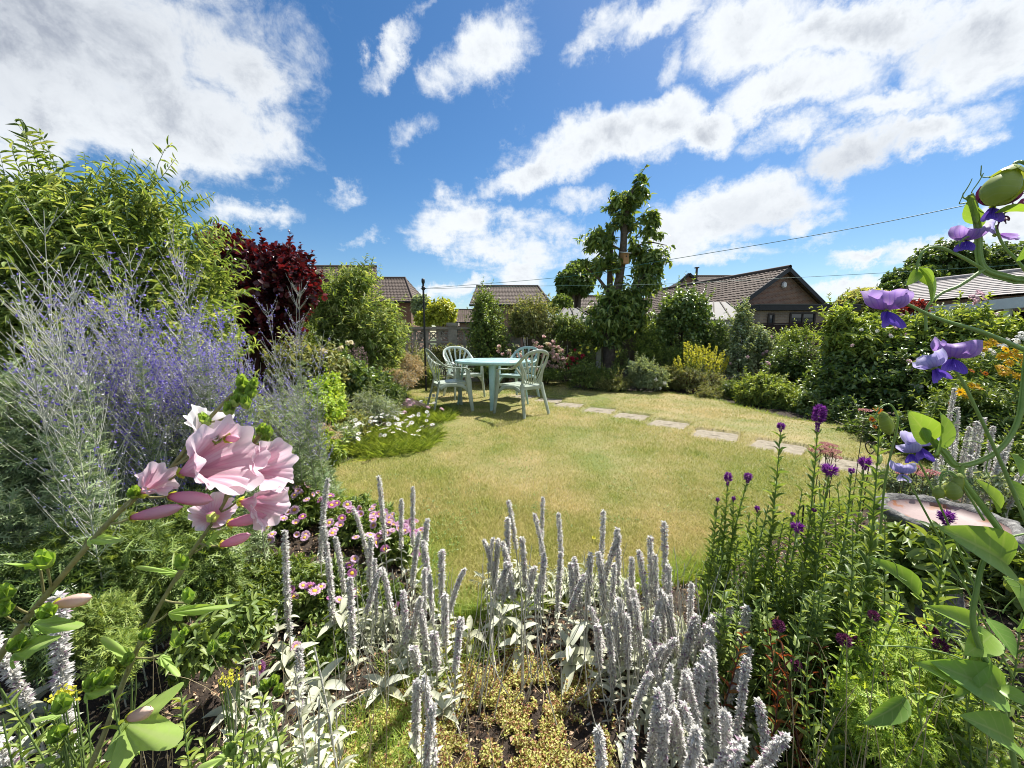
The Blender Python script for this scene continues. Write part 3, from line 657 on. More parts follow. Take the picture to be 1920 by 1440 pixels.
# long building with pale slates
def barn():
    RL, RR, EL, ER = P(1712,533,25.0), P(1990,497,19.5), P(1700,567,22.5), P(1990,552,16.5)
    zr = 4.6; ze = 3.05
    RL = np.array([25.6, 25.5, 4.55]); RR = np.array([27.6, 17.0, 4.55]); EL = np.array([22.9, 22.4, 3.12]); ER = np.array([24.3, 15.0, 3.12])
    t = thing('stone_roofed_house', 'long low brick house under a pale stone slate roof with a brick chimney', 'house', EL*[1,1,0])
    mb = MB(); slope(mb, EL, ER, RR, RL, .34, .45, .008, .035); B0 = RL*2-EL; B1 = RR*2-ER; B0[2] = B1[2] = EL[2]; slope(mb, B0, B1, RR, RL, .34, .45, .008, .035); rf = mb.build('roof', m_slate, t, smooth=False)
    mb = MB(); tubes(mb, np.array([RL+[0,0,.05], RR+[0,0,.05]]), .12, 8); mb.build('ridge', m_slate, rf)
    mb = MB(); e0 = EL+[.3,-.0,-.05]; e1 = ER+[.3,0,-.05]; b0 = B0-[.3,0,.05]; b1 = B1-[.3,0,.05]
    mb.add([e0*[1,1,0], e1*[1,1,0], e1, e0, b0*[1,1,0], b1*[1,1,0], b1, b0], [(0,1,2,3),(4,5,6,7),(0,4,7,3),(1,5,6,2)]); mb.add([e0, b0, RL-[0,0,.1], e1, b1, RR-[0,0,.1]], [(0,1,2),(3,4,5)]); mb.build('wall', m_brick, t, smooth=False)
    c = (RL+RR)/2+[.15,-2.6,0]; mb = MB(); box(mb, c+[0,0,.25], (.9,.7,1.3)); box(mb, c+[0,0,.93], (1.05,.85,.12)); ch = mb.build('chimney', m_brick, rf, smooth=False)
    mb = MB(); lathe(mb, [(.14,0),(.12,.35),(.15,.37),(.15,.42),(.1,.42)], c+[0,0,.99], 12); mb.build('chimney_pot', mat('terracotta', [(.3,.12,.06),(.4,.18,.1)], 5), ch)
barn()
def carport():
    a = P(1700,588,15.5); b = P(2010,566,9.6); z = 2.08; d = (b-a)[:2]; L = np.linalg.norm(d); d /= L; t = thing('carport', 'carport with a wide pale fascia board and an open dark bay', 'carport', (a[0], a[1], 0))
    n = np.array([-d[1], d[0]]); n = n if n[0] > 0 else -n; q = lambda s, o, zz: np.array([a[0]+d[0]*s+n[0]*o, a[1]+d[1]*s+n[1]*o, zz])
    mb = MB(); beam(mb, q(0,0,z), q(L,0,z), .05, .30); mb.build('fascia', m_white, t, smooth=False)
    mb = MB(); mb.add([q(0,.03,z+.13), q(L,.03,z+.13), q(L,5,z+.25), q(0,5,z+.25)], [(0,1,2,3)]); mb.add([q(0,.03,z+.09), q(L,.03,z+.09), q(L,5,z+.2), q(0,5,z+.2)], [(0,3,2,1)]); mb.build('roof', m_greyroof, t, smooth=False)
    mb = MB(); box(mb, q(L/2,4.9,z/2), (L,.1,z+.2), math.atan2(d[1], d[0])); box(mb, q(.1,2.5,z/2), (.1,4.7,z), math.atan2(d[1], d[0])); mb.build('wall', m_woodd, t, smooth=False)
    for s in (.08, .37*L, .7*L, L-.08):
        mb = MB(); beam(mb, q(s,.1,0), q(s,.1,z-.15), .12, .12, up=(0,1,0)); mb.build('post', m_white, t, smooth=False)
carport()
fence('wooden_fence', 'dark stained fence under the open carport', (9.6, 8.9), (7.6, 4.0), 1.25, m_woodd)
ALLB = []
# ------------------------------------------------------------ plant materials
m_bark = mat('bark', [(.05,.035,.026),(.11,.085,.065),(.17,.14,.11)], 14, .95, .9, 40)
m_twig = mat('twig', [(.07,.06,.03),(.14,.12,.06)], 20, .8)
m_greenstem = mat('green_stem', [(.10,.16,.04),(.17,.24,.07)], 20, .6)
m_palestem = mat('pale_stem', [(.36,.37,.30),(.52,.52,.44)], 40, .7)
m_darkstem = mat('purple_stem', [(.06,.02,.02),(.10,.04,.03)], 20, .7)
g_buddleia = leafmat('buddleia_leaf', [(.06,.10,.03),(.13,.19,.05),(.22,.28,.09),(.32,.35,.16)], .42, .5)
g_mid = leafmat('mid_green_leaf', [(.05,.085,.022),(.11,.16,.035),(.20,.25,.07)], .35, .45)
g_dark = leafmat('dark_green_leaf', [(.035,.065,.02),(.075,.12,.032),(.13,.18,.055)], .36, .38, spec=.5)
g_glossy = leafmat('glossy_leaf', [(.05,.09,.028),(.10,.155,.042),(.17,.22,.075)], .34, .28, spec=.6)
g_lime = leafmat('lime_leaf', [(.14,.24,.03),(.26,.36,.05),(.38,.44,.09)], .42, .5)
g_yellow = leafmat('yellow_leaf', [(.15,.19,.03),(.26,.29,.04),(.36,.36,.07)], .4, .5)
g_grey = leafmat('grey_green_leaf', [(.12,.16,.08),(.20,.25,.14),(.30,.34,.22)], .3, .6, spec=.25)
g_bright = leafmat('bright_green_leaf', [(.09,.14,.03),(.17,.23,.05),(.28,.33,.09)], .4, .42)
g_olive = leafmat('olive_leaf', [(.10,.13,.04),(.17,.19,.07),(.26,.25,.11)], .35, .6)
g_maroon = leafmat('maroon_leaf', [(.018,.006,.008),(.045,.010,.014),(.11,.018,.022)], .25, .3, (1.8,.5,.4), spec=.55)
g_pale = leafmat('pale_green_leaf', [(.26,.28,.12),(.38,.38,.19)], .35, .6)
g_straw = leafmat('straw', [(.20,.14,.07),(.34,.26,.14),(.44,.36,.22)], .3, .8, (1,.9,.6))
g_rust = leafmat('rust_leaf', [(.10,.035,.015),(.17,.06,.022),(.22,.13,.04)], .4, .6, (1.3,.7,.4))
g_redleaf = leafmat('red_leaf', [(.10,.02,.02),(.22,.05,.03)], .35, .5, (1.4,.6,.4))

def lumpy(r, d, amp):
    ph = r.uniform(0, 6.28, (3, 3)); fr = r.uniform(2, 5, (3, 3)); s = 0
    for i in range(3): s = s+np.sin(d@fr[i]+ph[i][0])*np.sin((d@fr[(i+1)%3])*1.3+ph[i][1])
    return 1+amp*s
def lobe(x0, y0, x1, y1, Y, ry=None, w=1.0):
    a = P(x0, (y0+y1)/2, Y); b = P(x1, (y0+y1)/2, Y); t = P((x0+x1)/2, y0, Y); u = P((x0+x1)/2, y1, Y)
    rx = (b[0]-a[0])/2; rz = (t[2]-u[2])/2; return np.array([(a[0]+b[0])/2, Y, (t[2]+u[2])/2]), np.array([rx, ry or min(rx, rz*1.3), rz]), w
def foliage(r, lobes, nshoot, K, L, W, T, mb, mbs, up=.35, droop=.25, spread=.9, inner=.25, outer=(.72, 1.0), amp=.13, sh_len=None, t0=.2, srad=.004, zmin=-.75, face=.3, rag=.0):
    tot = sum(l[2]*np.prod(l[1])**(2/3) for l in lobes)
    for c, rad, w in lobes:
        n = max(3, int(nshoot*w*np.prod(rad)**(2/3)/tot)); d = rand_dirs(r, n, zmin); o = r.uniform(*outer, n)*lumpy(r, d, amp)
        if rag: o = o*np.where(r.random(n) < .07, 1+rag*r.random(n), 1)
        end = c+d*rad*o[:, None]; end[:, 2] = np.maximum(end[:, 2], .015)
        st = c+d*rad*inner*r.uniform(.3, 1.6, (n, 1))+np.array([0, 0, -.35])*rad; st[:, 2] = np.maximum(st[:, 2], .01)
        if sh_len:   # short sprays near the shell
            v = end-st; ln = np.linalg.norm(v, axis=1, keepdims=True); st = end-v/ln*np.minimum(ln, sh_len*r.uniform(.6, 1.4, (n, 1)))
        mid = (st+end)/2+np.array([0, 0, 1.])*up*np.linalg.norm(end-st, axis=1, keepdims=True)*r.uniform(.3, 1.2, (n, 1))+r.normal(0, .05, (n, 3))*rad
        pts = bez(st, mid, end, 5); tubes(mbs, pts, srad*np.linspace(1, .4, 5)[None]*r.uniform(.6, 1.3, (n, 1)), 3)
        t = (t0+(1-t0)*(np.arange(K)+r.random((n, K)))/K)[..., None]
        p = (1-t)**2*st[:, None]+2*t*(1-t)*mid[:, None]+t*t*end[:, None]; tg = nrm(2*(1-t)*(mid-st)[:, None]+2*t*(end-mid)[:, None])
        sd_ = nrm(np.cross(tg, r.normal(0, 1, (n, K, 3)))); ax = tg*(1-spread*.5)+sd_*spread+np.array([0, 0, -droop])
        ax = nrm(ax).reshape(-1, 3); nn = nrm(r.normal(0, .7, ax.shape)+np.array([0, 0, 1.])+tg.reshape(-1, 3)*.2)
        s = r.uniform(.6, 1.25, len(ax))[:, None]*np.array([W, L, L])
        inst(mb, T, p.reshape(-1, 3), frames(ax, nn), s)
def trunks(mb, base, lobes, r, rad=.03, n=3):
    for c, rd, w in lobes:
        for i in range(n):
            e = c+r.uniform(-.5, .5, 3)*rd; m_ = (base+e)/2+r.normal(0, .06, 3); b = base+r.normal(0, rad*1.5, 3)*[1,1,0]
            tubes(mb, bez(b[None], m_[None], e[None], 7), rad*np.linspace(1, .25, 7)[None], 6)
def bush(name, label, cat, lobes, gm, n=200, K=10, L=.06, W=.025, T=L_DIA, seed=0, stemm=None, trunk=.025, group=None, base=None, tn=2, kw={}, sub='foliage'):
    r = np.random.default_rng(seed+100); c0 = lobes[0][0]; b = np.array([c0[0], c0[1], 0.]) if base is None else np.array([*base, 0.])
    t = thing(name, label, cat, b, group); a, s = MB(), MB(); foliage(r, lobes, n, K, L, W, T, a, s, **kw)
    if trunk: trunks(s, b, lobes, r, trunk, tn)
    a.build(sub, gm, t); s.build('stem' if sub == 'foliage' else 'branch', stemm or m_twig, t)
    ALLB.append((name, t, lobes, gm, L, W)); return t, lobes, r
def stray(t, seed, n, g, L=.06, W=.02, ln=.28, T=None, up=1.0):
    # long loose shoots that break the outline of a shrub
    r = np.random.default_rng(seed); o, lb, gm = t; a, s = MB(), MB()
    for i in range(n):
        c, rad, _ = lb[r.integers(len(lb))]; d = rand_dirs(r, 1, -.1)[0]; p0 = c+d*rad*.85; p2 = p0+nrm(d*.7+np.array([0,0,up])+r.normal(0,.25,3))*ln*r.uniform(.5,1.3); m_ = (p0+p2)/2+r.normal(0,.03,3); tubes(s, bez(p0[None], m_[None], p2[None], 6), np.linspace(.003,.001,6)[None], 3)
        K = 14; tt = (np.arange(K)+r.random(K))/K; q = (1-tt)[:, None]**2*p0+2*(tt*(1-tt))[:, None]*m_+tt[:, None]**2*p2; tg = nrm(p2-p0)[None]; ax = tg*.7+nrm(np.cross(tg, r.normal(0,1,(K,3))))*.9; inst(a, T or L_OVATE, q, frames(ax, r.normal(0,.4,(K,3))+[0,0,1.]), (1.15-.6*tt)[:, None]*np.array([W, L, L]))
    na = len(a.v); [a.add(v, f-0, 1, u) for v, f, u in ((np.concatenate(s.v), np.concatenate(s.f), np.concatenate(s.u)),)]; a.build('foliage', [g, m_twig], o)
def bloom_points(lobes, r, n, front=.7, up=.4, shell=1.02):
    out=[]
    ws = np.array([np.prod(l[1])**(2/3)*l[2] for l in lobes]); ws /= ws.sum()
    for i in r.choice(len(lobes), n, p=ws):
        c, rad, _ = lobes[i]; d = r.normal(0, 1, 3); d[1] = -abs(d[1])-front; d[2] += up; d /= np.linalg.norm(d); out.append((c+d*rad*shell*r.uniform(.9, 1.05), d))
    return out
def put(proto_mesh_objs, parent, pos, direction, s, r, name):
    """a copy of a flower head as a part"""
    o = proto_mesh_objs.copy(); o.name = name; COL.objects.link(o)
    z = Vector(direction).normalized(); q = z.to_track_quat('Z', 'Y'); e = (q.to_matrix() @ Matrix.Rotation(r.uniform(0, 6.28), 3, 'Z')).to_euler()
    off = np.zeros(3); p = parent
    while p is not None: off += np.array(p.location); p = p.parent
    o.location = np.asarray(pos)-off; o.rotation_euler = e; o.scale = (s, s, s); o.parent = parent; return o
PROTO = {}; ALLB = [] if 'ALLB' not in globals() else ALLB
def proto(key, mb, mats):
    """mesh kept for copying; the holding object itself is not linked"""
    o = mb.build(key, mats); COL.objects.unlink(o); PROTO[key] = o; return o

# ------------------------------------------------------------ flower heads
p_rose = petalmat('rose_petal', (.75,.45,.42), (.80,.62,.58)); p_cream = petalmat('cream_petal', (.72,.62,.34), (.78,.72,.52)); p_white = petalmat('white_petal', (.66,.66,.58), (.80,.80,.78)); p_pink = petalmat('pink_petal', (.62,.22,.42), (.72,.45,.58))
p_phlox = petalmat('phlox_petal', (.70,.36,.44), (.80,.62,.68)); p_yel = petalmat('yellow_petal', (.62,.56,.03), (.72,.70,.10)); p_gold = petalmat('gold_petal', (.60,.28,.01), (.80,.50,.015)); p_red = petalmat('red_petal', (.35,.01,.03), (.5,.03,.08))
p_orange = petalmat('orange_petal', (.5,.10,.01), (.62,.20,.02)); p_sedum = petalmat('sedum_flower', (.42,.16,.16), (.60,.32,.30)); m_disc = mat('flower_disc', [(.30,.14,.01),(.55,.32,.02)], 300, .8); m_ddisc = mat('dark_disc', [(.05,.02,.01),(.09,.04,.02)], 300, .8)
def daisy(nr, r0, w, lift=.2, disc=.3, T=None, layers=1, seed=0):
    r = np.random.default_rng(seed); mb = MB(); T = T or strip([0,.3,.7,.92,1], [.4,.8,1,.8,.3], .12, .15)
    for l in range(layers):
        a = np.arange(nr)*2*math.pi/nr+r.normal(0, .06, nr)+l*.3; ax = np.stack([np.cos(a), np.sin(a), lift+l*.25+r.normal(0, .08, nr)], -1)
        inst(mb, T, np.stack([np.cos(a)*disc*r0*.7, np.sin(a)*disc*r0*.7, np.zeros(nr)], -1), frames(ax, np.tile([0,0,1.], (nr,1))), np.stack([np.full(nr, w), r0*(1-disc*.6)*r.uniform(.85,1.05,nr), np.full(nr, r0)], -1))
    lathe(mb, [(disc*r0,-.05*r0),(disc*r0*.95,.08*r0),(disc*r0*.5,.16*r0),(.0001,.18*r0)], (0,0,0), 10, 1)
    return mb
def ball_flower(n, r0, pl, pw, T, seed=0, zmin=-.2, closed=.6, flat=1.0):
    r = np.random.default_rng(seed); d = rand_dirs(r, n, zmin); mb = MB(); ax = nrm(d*(1-closed)+np.array([0,0,1.])*closed*.4+nrm(np.cross(d, [0,0,1.]))*.5)
    inst(mb, T, d*r0*[1,1,flat]*.5, frames(ax, d), np.stack([np.full(n, pw), np.full(n, pl), np.full(n, pl)], -1)*r.uniform(.7,1.2,(n,1))); return mb
def floret_cluster(n, R0, fr, np_=5, seed=0, flat=.6, zmin=0.0):
    """a head of small flat five-petalled flowers"""
    r = np.random.default_rng(seed); d = rand_dirs(r, n, zmin); mb = MB(); T = strip([0,.5,.85,1], [.35,1,.8,.2], .05, .1)
    for i in range(n):
        c = d[i]*R0*[1,1,flat]*r.uniform(.8,1.05); f = frames(nrm(np.cross(d[i:i+1], r.normal(0,1,3)[None])), d[i:i+1])[0]; a = np.arange(np_)*2*math.pi/np_
        ax = np.cos(a)[:, None]*f[:, 0]+np.sin(a)[:, None]*f[:, 1]+.15*d[i]; inst(mb, T, np.tile(c, (np_,1)), frames(ax, np.tile(d[i], (np_,1))), np.tile([fr*.75, fr, fr], (np_,1)))
    return mb
proto('rose_head', ball_flower(26, .045, .045, .04, L_ROUND, 1, -.1), p_rose); proto('cream_head', ball_flower(26, .045, .045, .04, L_ROUND, 2, -.1), p_cream)
proto('phlox_head', floret_cluster(26, .045, .017, seed=3), p_phlox); proto('white_head', floret_cluster(14, .035, .018, seed=4), p_white)
proto('rudbeckia_head', daisy(11, .042, .014, .05, .28, seed=5), [p_gold, m_disc]); proto('cosmos_head', daisy(8, .030, .018, .15, .22, seed=6), [p_white, m_disc]); proto('orange_head', daisy(10, .032, .013, .1, .3, seed=6), [p_orange, m_ddisc])
proto('red_head', floret_cluster(14, .035, .018, seed=7), p_red); proto('yellow_head', daisy(7, .02, .013, .3, .3, seed=8), [p_yel, m_disc])
def sedum_head(seed):
    r = np.random.default_rng(seed); mb = MB(); n = 160; q = np.sqrt(r.random(n)); a = r.uniform(0, 6.28, n); p = np.stack([q*np.cos(a)*.034, q*np.sin(a)*.034, .006*(1-q*q)+r.normal(0,.0015,n)], -1); inst(mb, L_DIA, p, frames(rand_dirs(r, n, .1), rand_dirs(r, n, 0)), .007)
    s = np.zeros((8, 3))+[0,0,-.035]; tubes(mb, np.stack([s, p[:8]], 1), .0012, 3, 1); return mb
proto('sedum_head', sedum_head(3), [p_sedum, m_twig])

def flowers(t, lobes, r, key, n, s=(.8, 1.2), name='flower', **k):
    for p, d in bloom_points(lobes, r, n, **k): put(PROTO[key], t, p, d+r.normal(0,.3,3), r.uniform(*s), r, name)
def flowers_px(t, key, pts, Y, s, r, name='flower', face=(0,-.7,.6)):
    for x, y in pts: put(PROTO[key], t, P(x, y, Y+r.uniform(-.08,.08)), np.array(face)+r.normal(0,.35,3), s*r.uniform(.85,1.15), r, name)

# ------------------------------------------------------------ trees beyond the garden
far = dict(up=.2, droop=.1, spread=1.0, amp=.10, srad=.02, inner=.5)
bush('tree', 'dark rounded tree behind the tall leafy tree', 'tree', [lobe(1042,500,1112,560,34), lobe(1062,488,1120,540,35)], g_dark, 900, 14, .42, .28, L_DIA2, 1, m_bark, .35, kw=far, sub='crown')
bush('tree', 'dark spreading tree above the stone slate roof, behind the sweet peas', 'tree', [lobe(1665,495,1760,560,37), lobe(1715,450,1830,540,38), lobe(1800,455,1925,545,38), lobe(1655,525,1710,560,36)], g_dark, 1500, 14, .40, .27, L_DIA2, 2, m_bark, .4, kw=far, sub='crown')
bush('tree', 'pale feathery green tree past the end of the flat roofed garage', 'tree', [lobe(1574,542,1670,600,30)], g_pale, 420, 12, .5, .08, L_DIA2, 3, m_bark, .2, kw=far, sub='crown')
bush('tree', 'blue green tree beside the gable end of the brown roofed brick house', 'tree', [lobe(772,553,812,604,27)], g_grey, 260, 12, .3, .16, L_DIA2, 4, m_bark, .2, kw=far, sub='crown')
bush('shrub', 'yellow green domed bush above the screen wall', 'shrub', [lobe(798,558,858,616,14.5), lobe(780,580,812,616,14.5)], g_yellow, 420, 12, .14, .09, L_DIA2, 5, m_bark, .06, kw=dict(up=.3, amp=.08, srad=.01), base=(-3.,14.5))
bush('shrub', 'red leaved shrub beside the stone roofed house', 'shrub', [lobe(1672,562,1740,592,13.5), lobe(1660,575,1700,600,13.3)], g_redleaf, 260, 12, .10, .05, L_DIA2, 6, m_bark, .05)
bush('shrub', 'green shrub at the gable of the small dark house', 'shrub', [lobe(1028,552,1075,592,19)], g_mid, 260, 12, .2, .1, L_DIA2, 7, m_bark, .05)

# ------------------------------------------------------------ the tall tree
def tall_tree():
    Y = 9.3; r = np.random.default_rng(42); base = P(1142, 705, Y); base[2] = 0
    t = thing('tree', 'tall narrow tree with drooping leaves and a nest box, standing in the border', 'tree', base)
    lb = [lobe(1180,345,1216,385,Y,.25), lobe(1128,352,1212,412,Y,.35), lobe(1200,388,1240,432,Y,.25), lobe(1130,400,1200,440,Y,.3), lobe(1092,420,1160,480,Y,.35), lobe(1200,425,1242,455,Y,.25),
          lobe(1168,430,1212,500,Y,.25,.5), lobe(1108,468,1170,530,Y,.35,.9), lobe(1175,455,1258,528,Y,.4), lobe(1188,500,1240,560,Y,.35), lobe(1085,485,1125,515,Y,.25,.8), lobe(1100,520,1230,610,Y,.55,1.2), lobe(1092,560,1180,668,Y,.5,1.2), lobe(1150,560,1225,640,Y,.45), lobe(1188,322,1212,350,Y,.1)]
    g = leafmat('tall_tree_leaf', [(.04,.075,.02),(.085,.135,.035),(.16,.22,.06),(.25,.30,.10)], .40, .35, spec=.5)
    T = strip([0,.15,.4,.7,1], [.1,.75,1,.6,.0], .5, .35); a, s = MB(), MB()
    foliage(r, lb, 860, 10, .14, .062, T, a, s, up=.35, droop=.5, spread=.85, inner=.3, outer=(.5, 1.08), amp=.20, srad=.006)
    # leader at the top
    tp = np.array([P(1190,350,Y), P(1200,330,Y), P(1213,308,Y)]); tubes(s, spline(tp, 8), .006, 4)
    q = spline(tp, 14); inst(a, T, q, frames(nrm(r.normal(0,1,(14,3))+[0,0,-.3]), rand_dirs(r,14,0)), np.tile([.05,.10,.10],(14,1)))
    a.build('crown', g, t); s.build('twig', m_bark, t)
    mb = MB(); A = spline([base, base+[.0,0,.55], P(1140,600,Y), P(1158,540,Y), P(1168,470,Y), P(1171,420,Y), P(1178,380,Y), P(1192,345,Y)], 30)
    rr = np.interp(np.linspace(0,1,30), [0,.12,.35,.6,.8,1], [.21,.15,.115,.085,.06,.015]); tubes(mb, A, rr[None]*(1+.06*np.sin(np.arange(30)*1.7))[None], 12)
    B = spline([P(1140,640,Y), P(1143,560,Y+.1), P(1144,500,Y+.1), P(1147,432,Y+.05)], 16); tubes(mb, B, np.linspace(.09,.05,16)[None], 10, cap=True)
    C = spline([P(1146,610,Y), P(1180,560,Y-.1), P(1205,520,Y-.1), P(1245,470,Y)], 12); tubes(mb, C, np.linspace(.06,.012,12)[None], 8)
    D_ = spline([P(1150,560,Y), P(1120,520,Y), P(1095,500,Y)], 10); tubes(mb, D_, np.linspace(.05,.012,10)[None], 8)
    for pp in ([P(1168,450,Y),P(1190,420,Y),P(1225,395,Y)],[P(1166,470,Y),P(1130,450,Y),P(1105,440,Y)],[P(1170,420,Y),P(1150,390,Y),P(1140,370,Y)],[P(1170,480,Y),P(1210,455,Y),P(1250,460,Y)]): tubes(mb, spline(pp, 10), np.linspace(.028,.008,10)[None], 6)
    mb.build('trunk', m_bark, t)
    c = P(1171, 485, Y-.17); nb = thing('nest_box', 'small wooden nest box with a pale lid fixed to the trunk of the tall tree', 'nest box', c-[0,0,.12])
    m_nb = mat('nest_box_wood', [(.34,.18,.08),(.46,.27,.13)], 9, .8, .3, 60); rz = .35
    def rot(v): return np.array([v[0]*math.cos(rz)-v[1]*math.sin(rz), v[0]*math.sin(rz)+v[1]*math.cos(rz), v[2]])
    mb = MB(); box(mb, c, (.15,.13,.24), rz); o = mb.build('box', m_nb, nb, smooth=False)
    mb = MB(); e = frames(np.array([rot([0,-.5,-.13])]), np.array([[0,0,1.]]))[0]; box(mb, c+[0,0,.135]+rot([0,-.02,0]), (.19,.20,.018), Rm=e); mb.build('lid', m_white, nb, smooth=False)
    mb = MB(); ring = [np.array([.019*math.cos(q_), 0, .019*math.sin(q_)]) for q_ in np.linspace(0,2*math.pi,17)[:-1]]; mb.add([c+rot([0,-.0675,.04])+rot(v) for v in ring], [list(range(16))]); mb.build('entrance_hole', m_fascia, nb, smooth=False)
tall_tree()

# ------------------------------------------------------------ big shrubs left
def arching_sprays(t, tips, r, g, stm, L=.10, W=.022, K=26, rad=.004):
    a, s = MB(), MB()
    for (x0, y0, x1, y1, Y, bend) in tips:
        p0, p2 = P(x0, y0, Y), P(x1, y1, Y-.05); m_ = (p0+p2)/2+np.array([bend*.25, 0, abs(bend)*.22]); pts = bez(p0[None], m_[None], p2[None], 14); tubes(s, pts, np.linspace(rad, rad*.3, 14)[None], 4)
        tt = (np.arange(K)+r.random(K))/K*.95+.05; pp = (1-tt)[:, None]**2*p0+2*(tt*(1-tt))[:, None]*m_+tt[:, None]**2*p2; tg = nrm(2*(1-tt)[:, None]*(m_-p0)+2*tt[:, None]*(p2-m_))
        sd_ = nrm(np.cross(tg, np.array([0,1.,.2])))*np.where(np.arange(K) % 2, 1, -1)[:, None]; ax = tg*.6+sd_+r.normal(0,.25,(K,3))+[0,0,-.35]; sc = (1.1-.75*tt)[:, None]*np.array([W, L, L])*r.uniform(.7,1.2,(K,1)); inst(a, L_LANCE, pp, frames(ax, r.normal(0,.4,(K,3))+[0,-.4,1.]), sc)
    a.build('spray_leaves', g, t); s.build('spray_stem', stm, t)
t, lb, r = bush('butterfly_bush', 'huge butterfly bush with arching narrow leaved sprays behind the purple sage', 'shrub',
    [lobe(-60,330,140,760,2.5,.7), lobe(60,345,330,760,2.7,.75), lobe(230,380,420,740,2.9,.6), lobe(-120,480,260,1000,2.2,.5), lobe(200,560,470,900,2.6,.5), lobe(30,320,200,480,2.6,.4,.35), lobe(150,315,350,480,2.8,.4,.35)],
    g_buddleia, 3600, 14, .066, .011, L_LANCE, 10, m_greenstem, .03, kw=dict(up=.35, droop=.15, spread=.75, amp=.18, sh_len=.5, srad=.0025, rag=.45, outer=(.45,1.05)))
r = np.random.default_rng(77)
arching_sprays(t, [(75,420,45,238,2.5,-.1),(110,420,190,310,2.6,.25),(150,400,158,288,2.7,.2),(190,420,285,300,2.7,.4),(200,400,252,285,2.8,.1),(230,420,330,296,2.8,.5),(260,430,355,345,2.8,.5),(280,450,400,365,2.9,.5),(300,480,405,420,2.9,.5),(60,420,0,325,2.4,-.4),(330,500,440,425,2.9,.4),(350,560,470,430,3.0,.4),(30,420,95,330,2.5,.3),(220,440,218,300,2.8,.05)], r, g_buddleia, m_greenstem)
bush('dark_shrub', 'dark leaved shrub deep behind the butterfly bush', 'shrub', [lobe(-160,430,180,760,3.6,.5), lobe(120,470,420,800,3.9,.6), lobe(10,350,130,520,3.7,.4)], g_dark, 700, 12, .11, .05, L_DIA2, 11, m_bark, .04)
bush('purple_leaved_tree', 'dark maroon leaved tree between the butterfly bush and the green shrub', 'tree', [lobe(385,440,500,600,5.6,.7), lobe(460,455,585,615,5.5,.7), lobe(400,430,470,500,5.8,.4), lobe(530,480,590,590,5.4,.5), lobe(440,520,560,680,5.5,.7)],
     g_maroon, 900, 13, .075, .055, L_ROUND, 12, m_darkstem, .05, kw=dict(up=.5, droop=-.1, spread=.8, amp=.10, sh_len=.4, srad=.005, rag=.12), sub='crown')
t, lb, r = bush('willow_leaved_shrub', 'tall billowing green shrub with narrow leaves in front of the pantile roofed house', 'shrub',
     [lobe(575,510,705,700,7.2,.8), lobe(640,500,700,560,7.2,.4), lobe(660,560,765,720,7.0,.7), lobe(560,600,680,735,6.9,.6), lobe(600,520,660,600,7.1,.5)], g_buddleia, 2300, 12, .11, .022, L_DIA, 13, m_twig, .03, kw=dict(up=.35, droop=.35, amp=.12, sh_len=.5, srad=.003, rag=.18))
arching_sprays(t, [(655,520,665,483,7.2,.1),(690,540,715,495,7.1,.3),(625,540,610,500,7.2,-.2)], r, g_buddleia, m_greenstem, L=.12, W=.02, K=16)

# ------------------------------------------------------------ back border, left to right
bush('climber', 'climbing leaves hanging over the screen wall', 'climber', [lobe(800,640,880,690,9.0,.15)], g_olive, 160, 10, .06, .035, L_DIA, 20)
bush('border_plant', 'straggly olive leaved plant at the foot of the screen wall', 'plant', [lobe(745,655,812,725,8.3,.35)], g_olive, 300, 10, .06, .022, L_DIA, 21)
bush('upright_shrub', 'upright green shrub just beyond the empty back chair, under the hipped roof', 'shrub', [lobe(880,552,950,660,8.8,.5), lobe(888,545,930,600,8.9,.35), lobe(870,600,960,700,8.8,.5)], g_mid, 900, 11, .06, .035, L_DIA2, 22, m_bark, .03, kw=dict(sh_len=.35, rag=.2))
bush('upright_shrub', 'loose green shrub with a reddish top between the hipped roof and the roses', 'shrub', [lobe(945,560,1045,650,9.3,.5), lobe(960,575,1000,640,9.2,.4)], g_olive, 800, 11, .06, .03, L_DIA2, 23, m_bark, .03, kw=dict(sh_len=.35, rag=.25))
bush('spreading_shrub', 'spreading bright green shrub against the pale shed roof', 'shrub', [lobe(1025,585,1095,650,9.4,.4), lobe(1070,600,1110,700,9.5,.4)], g_mid, 600, 11, .06, .035, L_DIA2, 24, m_bark, .03, kw=dict(sh_len=.35, rag=.2))
t, lb, r = bush('rose_bush', 'rose bush with small cream and pink roses behind the table', 'shrub', [lobe(915,640,985,712,8.6,.35), lobe(940,655,1010,715,8.5,.35)], g_dark, 420, 10, .05, .032, L_DIA2, 25, m_twig)
flowers(t, lb, r, 'rose_head', 26, (.7,1.0)); flowers(t, lb, r, 'cream_head', 12, (.7,1.0))
t, lb, r = bush('rose_bush', 'taller rose bush thick with pale pink and yellow flowers, behind the near chair', 'shrub', [lobe(985,628,1058,700,8.9,.35), lobe(1010,650,1066,708,8.8,.3)], g_dark, 360, 10, .05, .032, L_DIA2, 26, m_twig)
flowers(t, lb, r, 'rose_head', 48, (.8,1.15)); flowers(t, lb, r, 'cream_head', 14, (.8,1.1), up=-.2)
t, lb, r = bush('red_phlox', 'low plant with crimson flowers between the roses and the tall tree', 'flower', [lobe(1058,655,1098,700,8.6,.2)], g_mid, 160, 9, .06, .02, L_DIA, 27)
flowers(t, lb, r, 'red_head', 16, (.8,1.1))
t, lb, r = bush('loosestrife', 'sparse yellow loosestrife at the foot of the tall tree', 'flower', [lobe(1075,640,1120,710,8.8,.25), lobe(1150,650,1180,705,8.9,.2)], g_mid, 260, 10, .06, .02, L_DIA, 28)
flowers_px(t, 'yellow_head', [(1088,648),(1090,655),(1087,662),(1102,652),(1104,660),(1156,660),(1158,668),(1086,640)], 8.5, 1.6, r)
